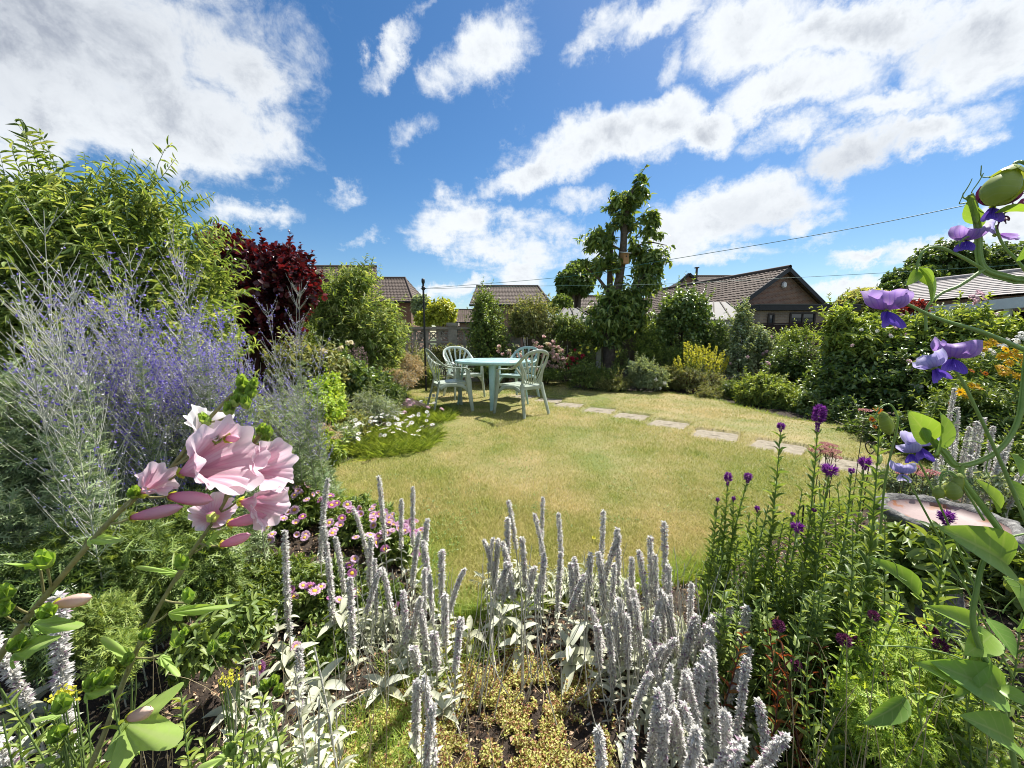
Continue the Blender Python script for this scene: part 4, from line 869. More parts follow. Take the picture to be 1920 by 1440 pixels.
bush('border_plant', 'grassy green mound at the lawn edge below the crimson flowers', 'plant', [lobe(1062,680,1130,732,7.9,.3), lobe(1100,690,1160,732,7.9,.3)], g_mid, 520, 10, .07, .016, L_DIA, 29, kw=dict(up=.6))
bush('border_plant', 'low brown green plant between the two lawn edge mounds', 'plant', [lobe(1110,705,1185,738,7.7,.3)], g_olive, 300, 10, .06, .014, L_DIA, 30, kw=dict(up=.6))
t, lb, r = bush('border_plant', 'fresh green mound with a few white flowers in front of the tall tree', 'plant', [lobe(1172,670,1222,736,7.8,.3), lobe(1190,680,1252,738,7.6,.3)], g_grey, 700, 10, .055, .02, L_DIA2, 31, kw=dict(up=.5, sh_len=.3))
flowers_px(t, 'white_head', [(1226,704),(1230,712),(1246,718),(1238,728)], 7.4, .9, r)
bush('laurel', 'large glossy dark green shrub behind the yellow loosestrife', 'shrub', [lobe(1215,555,1335,690,9.4,.7), lobe(1240,540,1330,620,9.3,.5), lobe(1195,600,1260,680,9.2,.4)], g_glossy, 1100, 11, .085, .05, L_OVATE, 32, m_bark, .04, kw=dict(sh_len=.4, rag=.2))
def spires(name, label, cat, pts, Y, g, fm, r, hl=.22, stem_leaf=True, n=60, w=.03, fsz=.016, T=L_DIA):
    """a clump of upright stems, each ending in a flower spire; pts are the tips"""
    pts3 = [P(x, y, Y+r.uniform(-.15,.15)) for x, y in pts]; c = np.mean(pts3, 0); t = thing(name, label, cat, (c[0], c[1], 0)); a, s = MB(), MB()
    for p in pts3:
        b = np.array([c[0]+(p[0]-c[0])*.6, c[1]+(p[1]-c[1])*.6, 0]); m_ = (b+p)/2+r.normal(0,.02,3); pts_ = bez(b[None], m_[None], p[None], 8); tubes(s, pts_, np.linspace(.004,.002,8)[None], 4)
        k = int(p[2]/.022); tt = r.uniform(.08, 1-hl*.8/p[2], k); q = b+(p-b)*tt[:, None]; ax = rand_dirs(r, k, -.1)*[1,1,.6]+[0,0,.25]; inst(a, L_DIA, q, frames(ax, rand_dirs(r, k, .2)), np.stack([np.full(k,.018), r.uniform(.04,.075,k), np.full(k,.05)],-1))
        f = MB(); tt = 1-hl*r.random(n)/p[2]; q = b+(p-b)*tt[:, None]; wd = w*np.sin(np.clip((1-tt)*p[2]/hl, .08, 1)*2.2)[:, None]; d = rand_dirs(r, n, -.3); inst(f, T, q+d*wd*.5, frames(nrm(d+[0,0,.3]), rand_dirs(r,n,0)), fsz*r.uniform(.7,1.3,n)); f.build('flower_spike', fm, t)
    a.build('foliage', g, t); s.build('stem', m_greenstem, t); return t
r = np.random.default_rng(5)
spires('yellow_loosestrife', 'thick clump of yellow flowered loosestrife at the back of the lawn', 'flower', [(1264,672),(1272,668),(1284,642),(1290,640),(1296,648),(1305,646),(1311,650),(1318,648),(1323,655),(1330,644),(1335,660),(1343,650),(1352,662),(1358,658),(1366,668),(1300,660),(1314,664),(1340,668),(1348,672),(1275,680),(1290,668),(1325,672),(1362,680),(1332,678),(1283,660),(1308,672),(1355,672)], 7.9, g_mid, p_yel, r, .30, n=80, w=.05, fsz=.026)
bush('loosestrife_foliage', 'leafy red tinged stems under the yellow loosestrife', 'plant', [lobe(1262,690,1325,742,7.6,.25), lobe(1300,695,1370,750,7.5,.25)], g_olive, 420, 10, .05, .02, L_DIA, 33, m_darkstem, kw=dict(up=.5))
t, lb, r = bush('border_plant', 'low bronze plant with small pink flowers at the lawn edge below the loosestrife', 'plant', [lobe(1300,728,1375,760,6.9,.2)], g_olive, 260, 10, .05, .014, L_DIA, 34, m_darkstem)
flowers_px(t, 'white_head', [(1362,722),(1368,728),(1360,733)], 6.9, .8, r)
t, lb, r = bush('climbing_rose', 'tall thin climbing shrub rising above the garage wall', 'shrub', [lobe(1370,572,1410,680,8.6,.3), lobe(1395,600,1440,700,8.5,.35), lobe(1350,640,1420,720,8.3,.35), lobe(1420,620,1470,720,8.3,.35), lobe(1382,565,1400,620,8.6,.15)], g_grey, 900, 10, .06, .038, L_DIA2, 35, m_twig, .02, kw=dict(sh_len=.35, rag=.3))
flowers(t, lb, r, 'phlox_head', 5, (.6,.8))
t, lb, r = bush('phlox', 'pink and white phlox in the border beyond the lime green mound', 'flower', [lobe(1440,640,1500,720,7.4,.3), lobe(1425,690,1480,740,7.0,.3)], g_mid, 420, 10, .07, .022, L_DIA, 36)
flowers_px(t, 'phlox_head', [(1440,682),(1448,688),(1452,695),(1443,700),(1500,665),(1503,672),(1496,676),(1446,708),(1488,706)], 7.0, 1.0, r)
bush('border_plant', 'bright lime green leafy mound bulging onto the lawn', 'plant', [lobe(1378,702,1450,768,6.3,.35), lobe(1420,712,1500,778,6.0,.35), lobe(1400,700,1470,740,6.3,.3)], g_bright, 1000, 10, .055, .02, L_DIA2, 37, kw=dict(up=.6, sh_len=.3))
bush('border_plant', 'dark leafy plant behind the lime green mound', 'plant', [lobe(1440,640,1530,760,6.6,.4)], g_dark, 500, 10, .07, .03, L_DIA2, 38)
r = np.random.default_rng(6); p_seed = petalmat('seed_spike', (.16,.10,.10), (.28,.20,.20))
spires('spent_spires', 'tall spent purple brown flower spires before the dark fence', 'plant', [(1512,628),(1520,640),(1527,622),(1535,634),(1542,630),(1549,646),(1556,636),(1530,652)], 6.4, g_grey, p_seed, r, .45, n=70, w=.03, fsz=.014)
bush('green_shrub', 'dense dark green shrub with glossy leaves filling the right border', 'shrub', [lobe(1520,650,1650,800,5.6,.6), lobe(1600,640,1760,800,5.2,.7), lobe(1500,720,1600,810,5.4,.4), lobe(1700,660,1830,820,4.9,.6)], g_glossy, 1700, 11, .07, .035, L_OVATE, 39, m_bark, .03, kw=dict(sh_len=.35, rag=.15))
t, lb, r = bush('hydrangea', 'tall lime leaved shrub with pink flower heads above the dense dark shrub', 'shrub', [lobe(1545,600,1680,690,5.7,.5), lobe(1590,585,1700,660,5.9,.4), lobe(1680,590,1800,680,5.4,.5), lobe(1770,580,1860,660,5.2,.4), lobe(1555,575,1590,650,5.8,.2)], g_bright, 1300, 10, .09, .034, L_OVATE, 40, m_twig, .02, kw=dict(up=.55, sh_len=.35, rag=.25))
flowers(t, lb, r, 'phlox_head', 12, (.5,.8)); flowers(t, lb, r, 'white_head', 10, (.6,.9))
flowers_px(t, 'phlox_head', [(1822,556),(1832,562),(1838,552),(1845,560),(1826,566),(1835,548)], 5.0, .8, r)
flowers_px(t, 'phlox_head', [(1705,678),(1712,684),(1722,680),(1735,684),(1708,690),(1728,690)], 4.8, .75, r); flowers_px(t, 'white_head', [(1712,722),(1718,728),(1725,725),(1758,690)], 4.7, .9, r)
bush('green_shrub', 'broad leaved green branch reaching in front of the open carport', 'shrub', [lobe(1800,600,1905,680,4.9,.4)], g_bright, 240, 9, .085, .032, L_OVATE, 41, m_twig, .015, kw=dict(up=.4, sh_len=.35))
t, lb, r = bush('coneflower', 'bank of golden yellow coneflowers under the carport', 'flower', [lobe(1820,650,1960,800,3.9,.5), lobe(1760,700,1900,860,3.6,.4), lobe(1850,720,2000,900,3.3,.4)], g_mid, 1300, 10, .075, .02, L_DIA, 42, m_greenstem)
flowers_px(t, 'rudbeckia_head', [(1852,645),(1862,640),(1870,646),(1845,655),(1886,655),(1895,662),(1905,658),(1913,668),(1880,668),(1900,672),(1916,680),(1893,680),(1908,650),(1878,688),(1890,694),(1900,700),(1882,700),(1870,690),(1865,760),(1878,762),(1830,725),(1838,728),(1800,735),(1812,742),(1897,755),(1822,722),(1912,706)], 3.5, .9, r)
flowers_px(t, 'orange_head', [(1822,695),(1840,697),(1848,700),(1648,770),(1780,760)], 3.4, .8, r); flowers_px(t, 'white_head', [(1828,656),(1838,664),(1858,660),(1886,640),(1912,634),(1905,640),(1918,628),(1880,650)], 3.6, .9, r)
bush('border_plant', 'dark low plants in the shade below the dense dark shrub', 'plant', [lobe(1580,780,1740,850,4.2,.35), lobe(1680,800,1830,900,3.4,.35), lobe(1520,770,1620,812,5.0,.3)], g_dark, 700, 10, .06, .024, L_DIA2, 43)
t, lb, r = bush('helenium', 'low rusty orange flowers in the shade beyond the purple spikes', 'flower', [lobe(1615,775,1690,840,3.9,.2), lobe(1690,770,1740,830,3.6,.2)], g_dark, 260, 10, .05, .015, L_DIA, 44)
flowers_px(t, 'orange_head', [(1640,768),(1650,768),(1635,786),(1648,788),(1692,788),(1702,783),(1698,795),(1640,800)], 3.7, .8, r)

# ------------------------------------------------------------ left border, middle distance
t, lb, r = bush('rose_bush', 'rose bush with a few yellow blooms between the sage and the big green shrub', 'shrub', [lobe(510,630,600,740,4.6,.45), lobe(560,650,650,740,4.9,.4)], g_olive, 700, 10, .055, .035, L_DIA2, 50, m_twig)
flowers_px(t, 'cream_head', [(558,641),(606,661),(640,655),(655,645)], 4.4, .8, r)
bush('dark_border_plant', 'dark leaved plant in the gap under the yellow roses', 'plant', [lobe(575,665,700,760,5.3,.4), lobe(620,690,740,750,6.0,.4)], g_glossy, 900, 10, .07, .045, L_DIA2, 51)
bush('golden_shrub', 'bright yellow green shrub beside the bare soil', 'shrub', [lobe(560,730,650,805,3.5,.3), lobe(585,700,640,770,3.6,.25), lobe(535,745,600,810,3.4,.25)], g_lime, 900, 10, .035, .018, L_OVATE, 52, m_greenstem, kw=dict(up=.7, sh_len=.2, rag=.15))
r = np.random.default_rng(8)
spires('spent_foxglove', 'brown gone-over foxglove stems before the tall green shrub', 'plant', [(655,655),(664,645),(672,652),(678,648),(685,660),(668,662)], 5.4, g_olive, p_seed, r, .4, n=90, w=.06, fsz=.022)
bush('straw_plant', 'pale gone-over plants along the edge behind the near left chair', 'plant', [lobe(700,690,790,735,6.4,.35), lobe(740,660,800,720,7.2,.3)], g_straw, 360, 10, .07, .012, L_DIA, 53, m_palestem, .004, kw=dict(up=.6))
def tuft(name, label, cat, px0, px1, py0, py1, Y, depth, n, L, g, r, wid=.004, lean=.6, tip=None, poly=None):
    a = P(px0, py1, Y); b = P(px1, py1, Y); t = thing(name, label, cat, ((a[0]+b[0])/2, Y, 0)); mb = MB(); x = r.uniform(a[0], b[0], n); y = Y+r.uniform(-depth, depth, n)*(1-.5*np.abs((x-(a[0]+b[0])/2)/(b[0]-a[0])*2))
    an = r.uniform(0, 6.28, n); le = r.uniform(.05, lean, n); ax = np.stack([np.cos(an)*le, np.sin(an)*le, np.ones(n)], -1); h = L*r.uniform(.45, 1.1, n)
    inst(mb, L_BLADE, np.stack([x, y, np.zeros(n)], -1), frames(ax, -ax*[1,1,0]+[0,0,.2]), np.stack([np.full(n, wid), h, h], -1)); mb.build('foliage', g, t); return t, x, y, h
r = np.random.default_rng(9)
t, x, y, h = tuft('cosmos', 'feathery green clump with small white flowers spilling over the lawn edge', 'flower', 650, 815, 760, 850, 3.9, .6, 5200, .17, g_bright, r, .0032, 1.3)
for i in range(58):
    k = r.integers(len(x)); p = np.array([x[k], y[k]-.05, .21+.10*r.random()]); put(PROTO['cosmos_head'], t, p, np.array([0,-.2,1.])+r.normal(0,.35,3), r.uniform(.6,1.0), r, 'flower')
mb = MB(); 
bush('seaside_plant', 'pale straggling plant in the bare patch behind the pink daisies', 'plant', [lobe(545,790,640,870,3.0,.25)], g_straw, 200, 9, .05, .008, L_DIA, 54, m_palestem, kw=dict(up=.3))
bush('border_plant', 'pale flecked plant between the golden shrub and the white flowered clump', 'plant', [lobe(640,735,760,800,4.7,.3), lobe(600,790,680,850,3.7,.2)], g_grey, 420, 10, .05, .010, L_DIA, 55, m_palestem, kw=dict(up=.5))

# low filling plants that knit the borders together
fill = [('low leafy plant under the willow leaved shrub', [lobe(640,710,760,745,6.3,.3)], g_mid), ('low plant at the foot of the screen wall beside the black post', [lobe(760,690,830,722,8.4,.25)], g_bright), ('low dark plant at the foot of the upright shrubs', [lobe(880,680,960,716,8.2,.25)], g_dark),
 ('leafy low plant beneath the rose bushes', [lobe(960,690,1070,716,8.4,.25)], g_mid), ('fine leaved plant between the mound and the loosestrife', [lobe(1235,690,1285,738,7.9,.25)], g_olive), ('low plant between the loosestrife and the bright mound', [lobe(1350,715,1400,762,6.9,.25)], g_mid),
 ('low leafy plant where the bright mound meets the dark shrub', [lobe(1480,735,1560,798,5.6,.25)], g_bright), ('tall leafy stems between the climbing shrub and the phlox', [lobe(1455,610,1530,690,7.6,.3)], g_bright), ('dark shrub between the laurel and the climbing shrub', [lobe(1320,600,1375,700,9.0,.35)], g_dark),
 ('green shrub low behind the yellow loosestrife', [lobe(1240,640,1320,720,8.6,.3)], g_mid), ('leafy plant under the coneflowers beside the bird bath', [lobe(1780,820,1960,930,2.9,.3)], g_mid), ('shrub between the tall tree and the laurel', [lobe(1185,610,1250,700,9.0,.3)], g_bright),
 ('low olive plant beside the golden shrub', [lobe(610,780,690,830,4.0,.25)], g_olive), ('dark low plant behind the pale flecked plant', [lobe(690,720,760,765,5.6,.3)], g_dark), ('green plant in front of the side wall', [lobe(500,600,600,690,6.0,.4)], g_mid),
 ('green spiky plant behind the pink daisies', [lobe(560,820,640,880,2.8,.2)], g_bright)]
for i, (lab, lb, g) in enumerate(fill): bush('border_plant', lab, 'plant', lb, g, 380, 10, .055, .018, L_DIA2, 500+i, m_greenstem, .006, kw=dict(up=.5, sh_len=.25, rag=.3))

r = np.random.default_rng(91)
t, x, y, h = tuft('cosmos', 'second feathery clump with pinkish white flowers, touching the legs of the side-on chair', 'flower', 735, 850, 735, 775, 5.2, .55, 3600, .17, g_bright, r, .004, 1.3)
for i in range(22):
    k = r.integers(len(x)); put(PROTO['cosmos_head' if i % 3 else 'phlox_head'], t, np.array([x[k], y[k]-.05, .16+.12*r.random()]), np.array([0,-.2,1.])+r.normal(0,.35,3), r.uniform(.6,1.0), r, 'flower')

for i, (nm, o, lb, gm, L_, W_) in enumerate(list(ALLB)):
    if nm in ('green_shrub','hydrangea','laurel','upright_shrub','spreading_shrub','willow_leaved_shrub','rose_bush','climbing_rose','golden_shrub','purple_leaved_tree','border_plant','dark_border_plant','coneflower'):
        big = max(l[1][0] for l in lb); stray((o, lb, gm), 900+i, int(10+26*big*len(lb)**.5), gm, L_*1.05, W_*1.05, max(.10, min(.42, big*.55)))
# ------------------------------------------------------------ furniture
def plastic(name, c, dirt=.5):
    m, nt, out = newmat(name); L = nt.links; p = nt.nodes.new('ShaderNodeBsdfPrincipled'); p.inputs['Roughness'].default_value = .42
    n1 = noise(nt, 6, 6, .65); n2 = noise(nt, 45, 4, .6); col = mixrgb(nt, mixfac(nt, n1.outputs['Fac'], .42, .68, dirt), c, tuple(x*f for x, f in zip(c, (.55,.55,.42))))
    col = mixrgb(nt, mixfac(nt, n2.outputs['Fac'], .55, .75, .35*dirt), col, (.12,.13,.08)); L.new(col, p.inputs['Base Color']); L.new(mixfac(nt, n1.outputs['Fac'], .3, .7, .7), p.inputs['Roughness'])
    t = nt.nodes.new('ShaderNodeBsdfTranslucent'); L.new(col, t.inputs[0]); mx = nt.nodes.new('ShaderNodeMixShader'); mx.inputs[0].default_value=.12
    L.new(p.outputs[0], mx.inputs[1]); L.new(t.outputs[0], mx.inputs[2]); L.new(mx.outputs[0], out.inputs[0]); return m
m_ch = [plastic('chair_plastic', (.46,.52,.44), .8), plastic('chair_plastic_pale', (.62,.70,.64), .4), plastic('chair_plastic_blue', (.42,.58,.57), .4)]
m_tab = plastic('table_plastic', (.44,.65,.64), .4)
def ribbon(mb, pts, side, w, th, m=0):
    pts = np.asarray(pts, float); side = np.broadcast_to(np.asarray(side, float), pts.shape); t = nrm(np.gradient(pts, axis=0)); s = nrm(side-(side*t).sum(-1, keepdims=True)*t); n = np.cross(s, t); K = len(pts)
    w = np.broadcast_to(w, K)[:, None]/2; th = np.broadcast_to(th, K)[:, None]/2; b = .35
    pr = [(-1,-b),(-1,b),(-.8,1),(.8,1),(1,b),(1,-b),(.8,-1),(-.8,-1)]
    V = np.stack([pts+s*w*x+n*th*y for x, y in pr], 1); k = np.arange(K-1)[:, None]*8; j = np.arange(8)[None]; F = np.stack([k+j, k+(j+1)%8, k+8+(j+1)%8, k+8+j], -1).reshape(-1, 4)
    mb.add(V.reshape(-1, 3), F, m); mb.add(V[0], [list(range(8))], m); mb.add(V[-1], [list(range(8))], m)
def make_chair(m):
    t = thing('garden_chair', 'x', 'chair', (0,0,0), 'plastic garden chairs around the round table')
    # outer frame: arm, arch of the back, arm
    half = [(.272,.205,.600),(.285,.15,.640),(.288,.05,.645),(.283,-.06,.650),(.276,-.15,.680),(.268,-.235,.750),(.225,-.295,.830),(.13,-.328,.878),(0,-.338,.892)]
    full = np.array(half+[(-x, y, z) for x, y, z in half[-2::-1]]); pts = spline(full, 61)
    cen = np.array([0,-.1,.45]); tt = np.linspace(-1, 1, 61)
    arm = np.clip((np.abs(tt)-.45)/.3, 0, 1)[:, None]; sidev = np.array([0,.25,1.])*(0)+(1-arm)*nrm(pts-cen-[0,-.2,.1])+arm*np.sign(pts[:, :1]+1e-9)*np.array([1.,0,.15])
    mb = MB(); ribbon(mb, pts, sidev, .045, .014); mb.build('back_frame', m, t)
    def arch(s):   # s -1..1 along the arch top
        q = spline(full, 200); k = int(100+s*52); return q[k]
    mb = MB()
    for i in range(9):
        s = (i-4)/4; b = np.array([s*.135, -.212, .44]); e = arch(-s*.93); mid = (b+e)/2+np.array([s*-.022, -.022, 0]); ribbon(mb, bez(b[None], mid[None], e[None], 9)[0], (1,0,0), np.linspace(.019,.040,9), .007)
    for s in (-1, 1):   # side of the back, sweeping from the seat to the frame
        b = np.array([s*.185,-.20,.43]); e = np.array([s*.268,-.215,.735]); mid = np.array([s*.17,-.23,.60]); ribbon(mb, bez(b[None], mid[None], e[None], 9)[0], (1,0,0), np.linspace(.05,.024,9), .008)
    mb.build('back_slats', m, t)
    # seat
    nx, ny = 17, 15; X, Y = np.meshgrid(np.linspace(-1,1,nx), np.linspace(-1,1,ny)); W = .215+.035*Y; xs = X*W; ys = Y*.225; z = .425+.014*Y-.022*(1-X**2)*(1-(Y*.9)**2)-.025*np.clip(Y-.7,0,1)*3*.5
    V = np.stack([xs, ys, z], -1).reshape(-1,3); a = (np.arange(ny-1)[:, None]*nx+np.arange(nx-1)[None]); F = np.stack([a,a+1,a+1+nx,a+nx],-1).reshape(-1,4)
    mb = MB(); mb.add(V, F); mb.add(V-[0,0,.008], F[:, ::-1]); 
    edge = np.concatenate([V.reshape(ny,nx,3)[0], V.reshape(ny,nx,3)[1:,-1], V.reshape(ny,nx,3)[-1,::-1][1:], V.reshape(ny,nx,3)[::-1,0][1:-1]]); n = len(edge); low = edge-np.array([0,0,.045]); j = np.arange(n)
    mb.add(np.concatenate([edge, low]), np.stack([j,(j+1)%n,n+(j+1)%n,n+j],-1)); mb.build('seat', m, t)
    for s in (-1, 1):
        mb = MB(); p = np.array([(s*.272,.200,.625),(s*.274,.205,.50),(s*.272,.212,.40),(s*.283,.232,.2),(s*.298,.255,0)]); ribbon(mb, spline(p, 12), (0,1,0), np.interp(np.linspace(0,1,12),[0,.3,.4,1],[.05,.075,.085,.045]), .022)
        p2 = np.array([(s*.262,.21,.30),(s*.25,.12,.375),(s*.245,0,.395),(s*.235,-.12,.39),(s*.225,-.2,.35)]); ribbon(mb, spline(p2, 9), (0,0,1), .05, .012); mb.build('leg', m, t)
        mb = MB(); p = np.array([(s*.185,-.205,.44),(s*.20,-.225,.33),(s*.225,-.27,.15),(s*.245,-.305,0)]); ribbon(mb, spline(p, 10), (1,0,.1), np.linspace(.075,.042,10), .024); mb.build('leg', m, t)
    return t
tc = P(924, 762, 1); T0 = np.array([(924-960)/FPX*6.15, 6.15])
chair_at = [((978,5.42), (-.50,6.10), 0, 'weathered green garden chair at the table with its fan back towards the stepping stones'),
            ((843,5.72), (-.05,6.1), 0, 'weathered green plastic garden chair seen side on, beside the white flowered clump'),
            ((868,6.95), (-.15,5.9), 1, 'cleanest pale plastic garden chair, facing the lawn beside the black post'),
            ((972,6.80), (-.45,6.0), 2, 'blue green plastic garden chair hidden behind another chair, before the roses')]
for (px, Y), tgt, mi, lab in chair_at:
    x = (px-960)/FPX*Y*1.0; c = make_chair(m_ch[mi]); c['label'] = lab; c.location = (x, Y, LZ+.004); c.rotation_euler = (0, 0, math.atan2(-(tgt[0]-x), tgt[1]-Y))
def table():
    t = thing('garden_table', 'round pale turquoise plastic garden table standing on the lawn', 'table', (T0[0], T0[1], LZ+.003)); t.rotation_euler = (0,0,0)
    o = np.array([T0[0], T0[1], LZ+.003]); R0 = .60
    mb = MB(); lathe(mb, [(.0001,.718),(R0*.55,.7185),(R0*.56,.7165),(R0*.93,.717),(R0*.97,.720),(R0,.715),(R0+.006,.70),(R0+.004,.682),(R0-.01,.68),(R0-.015,.705),(.0001,.705)], o, 72); mb.build('tabletop', m_tab, t)
    mb = MB(); lathe(mb, [(R0*.80,.706),(R0*.80,.655),(R0*.785,.655),(R0*.785,.706)], o, 48); mb.build('apron', m_tab, t)
    for k in range(4):
        a = R(-97+k*90+8); d = np.array([math.cos(a), math.sin(a), 0]); mb = MB()
        pts = np.array([o+d*.46+[0,0,.70], o+d*.49+[0,0,.5], o+d*.53+[0,0,.25], o+d*.565]); ribbon(mb, spline(pts, 10), (-d[1], d[0], 0), np.linspace(.10,.055,10), .03); mb.build('leg', m_tab, t)
table()
m_black = mat('black_painted_metal', [(.010,.010,.012),(.02,.02,.022)], 8, .45)
m_rustm = mat('rusty_metal', [(.03,.02,.016),(.08,.04,.025)], 30, .7, .3)
m_wire = mat('green_washing_line', [(.02,.10,.09),(.03,.14,.12)], 8, .5)
pb = P(799, 735, 7.7); pt = P(799, 527, 7.7); pt2 = np.array([pb[0], 7.7, pt[2]]); b0 = np.array([pb[0], 7.7, 0])
t = thing('washing_line_post', 'slim black washing line post rising behind the side-on chair', 'post', b0)
mb = MB(); tubes(mb, np.array([b0, b0+[0,0,pt2[2]]]), .019, 10, cap=True); mb.build('pole', m_black, t)
mb = MB(); lathe(mb, [(.0001,.05),(.03,.045),(.035,0),(.03,-.04),(.019,-.05)], b0+[0,0,pt2[2]], 12); tubes(mb, np.array([b0+[-.05,0,pt2[2]-.14], b0+[.05,0,pt2[2]-.14]]), .008, 6); lathe(mb, [(.02,-.17),(.033,-.17),(.033,-.10),(.02,-.10)], b0+[0,0,pt2[2]], 12); mb.build('cap', m_black, t)
h0 = b0+[.04,0,pt2[2]-.14]
mb = MB(); tubes(mb, spline([h0, P(1060,519,6.3), P(1230,491,5.4), P(1550,437,4.1), P(1830,381,3.3), P(2000,345,2.9)], 60), .0035, 6); tag(mb.build('washing_line', m_wire, loc=h0), 'green washing line climbing from the black post over the bungalow gable', 'washing line')
mb = MB(); tubes(mb, spline([h0-[0,0,.01], P(960,537,7.4), P(1230,533,6.9), P(1480,521,6.5), P(1720,508,6.1), P(2000,491,5.7)], 60), .0035, 6); tag(mb.build('washing_line', m_wire, loc=h0), 'green washing line running almost level across the bungalow gable', 'washing line')
# heart topped stake
def heart():
    Y = 2.05; c = P(1631, 838, Y); b = np.array([c[0]-.004, Y, 0]); t = thing('garden_stake', 'dark metal plant stake with an open scrolled heart top', 'garden stake', b); k = .011
    a = np.linspace(0, math.pi, 20); mb = MB()
    for s in (-1, 1):
        th = np.linspace(0, math.pi*1.25, 18); base = P(1632, 852, Y); pts = [base, base+[s*.018,0,.018], base+[s*.032,0,.045]]+[base+np.array([s*(.018+.016*math.cos(q)), 0, .050+.020*math.sin(q)]) for q in th[1:]]
        tubes(mb, spline(pts, 40), .0028, 6)
    mb.build('heart', m_rustm, t); mb = MB(); tubes(mb, np.array([P(1632,853,Y), b]), .003, 6); mb.build('rod', m_rustm, t)
heart()
def thinstake(px, py0, Y, lab):
    p = P(px, py0, Y); mb = MB(); tubes(mb, np.array([p, [p[0]+.01, Y, 0]]), .003, 6, cap=True); tag(mb.build('plant_cane', m_black, loc=(p[0], Y, 0)), lab, 'cane')
thinstake(1507, 945, 1.45, 'thin black cane standing among the purple flower spikes')
# bird bath
def bird_bath():
    c = P(1772, 968, 1.42); z = c[2]; b = np.array([c[0], 1.42, 0]); t = thing('bird_bath', 'stone bird bath carved like rough bark with a dry pinkish stained basin', 'bird bath', b)
    n = 90; th = np.linspace(0, 2*math.pi, n, endpoint=False); prof = [(.05,-.085),(.11,-.080),(.16,-.060),(.190,-.030),(.203,-.004),(.198,.010),(.182,.014),(.168,.011),(.160,.000),(.150,-.014),(.10,-.024),(.05,-.027),(.0001,-.028)]
    V=[]
    r = np.random.default_rng(3)
    for i, (rr, zz) in enumerate(prof):
        k = 1.0 if i < 7 else (.25 if i < 9 else 0); rad = rr*(1+.018*k*np.sin(th*3+.6)+.02*k*np.sin(th*17+zz*160)+.014*k*np.sin(th*31+zz*90)); V.append(np.stack([rad*np.cos(th), rad*np.sin(th), np.full(n, zz)+k*.005*np.sin(th*9+i)], -1))
    V = np.array(V); K = len(prof); kk = (np.arange(K-1)*n)[:, None]; j = np.arange(n)[None]; F = np.stack([kk+j, kk+(j+1)%n, kk+n+(j+1)%n, kk+n+j], -1)
    ms = mat('bird_bath_stone', [(.05,.048,.045),(.16,.155,.145),(.42,.41,.38)], 28, .85, .9, 70); mi, nt, out = newmat('bird_bath_basin'); L = nt.links
    p = nt.nodes.new('ShaderNodeBsdfPrincipled'); p.inputs['Roughness'].default_value=.6; n1 = noise(nt, 16, 6, .6); n2 = noise(nt, 90, 3, .6)
    col = mixrgb(nt, n2.outputs['Fac'], (.19,.125,.115), (.29,.205,.19)); col = mixrgb(nt, mixfac(nt, n1.outputs['Fac'], .56, .66), col, (.24,.09,.03)); L.new(col, p.inputs['Base Color']); L.new(p.outputs[0], out.inputs[0])
    mb = MB(); mb.add((V[:9]).reshape(-1,3)+[c[0],1.42,z], F[:8].reshape(-1,4)); mb.build('bowl', ms, t)
    mb = MB(); mb.add((V[8:]).reshape(-1,3)+[c[0],1.42,z-.0005], (F[8:]-8*n).reshape(-1,4)); mb.build('basin', mi, t)
    mb = MB(); lathe(mb, [(.12,0),(.12,.05),(.085,.08),(.06,.2),(.055,z-.18),(.075,z-.11),(.06,z-.083)], b, 24); mb.build('pedestal', ms, t)
bird_bath()

# ------------------------------------------------------------ foreground: sage and silver foliage
def lv(W, L): return np.array([W, L, L])
def cut_leaf():
    V, F, U, Mi = strip([0,.3,.7,1], [.10,.22,.18,.0], .2, .2); v=[V]; f=[F]; u=[U]; n=len(V)
    for y, l in ((.2,.24),(.4,.30),(.6,.26),(.78,.18)):
        for s in (-1, 1):
            q = np.array([(s*.05,y-.03,-.2*y*y),(s*(.3*l/.3+.12),y+.10,-.2*y*y+.01),(s*(l*1.6+.1),y+l*.75,-.2*y*y+.02),(s*.06,y+.06,-.2*y*y)]); v.append(q); f.append(np.array([(0,1,3),(1,2,3)])+n); u.append(np.full(4, y)); n += 4
    F = np.concatenate(f); U = np.concatenate([q if q.ndim == 2 else np.stack([q, q*0+.5], -1) for q in u]); return np.concatenate(v), F, U, np.zeros(len(F), int)
L_CUT = cut_leaf()
g_silver = leafmat('silver_leaf', [(.10,.15,.07),(.18,.23,.12),(.29,.33,.20)], .3, .6, (1.1,1.1,.7), spec=.25)
g_sagefl = leafmat('sage_flower', [(.08,.06,.26),(.14,.11,.37),(.24,.20,.46)], .35, .6, (1,1,1.1), spec=.15)
g_sagepale = leafmat('sage_bud', [(.24,.22,.36),(.36,.34,.46),(.48,.46,.52)], .35, .6, (1,1,1.0), spec=.15)
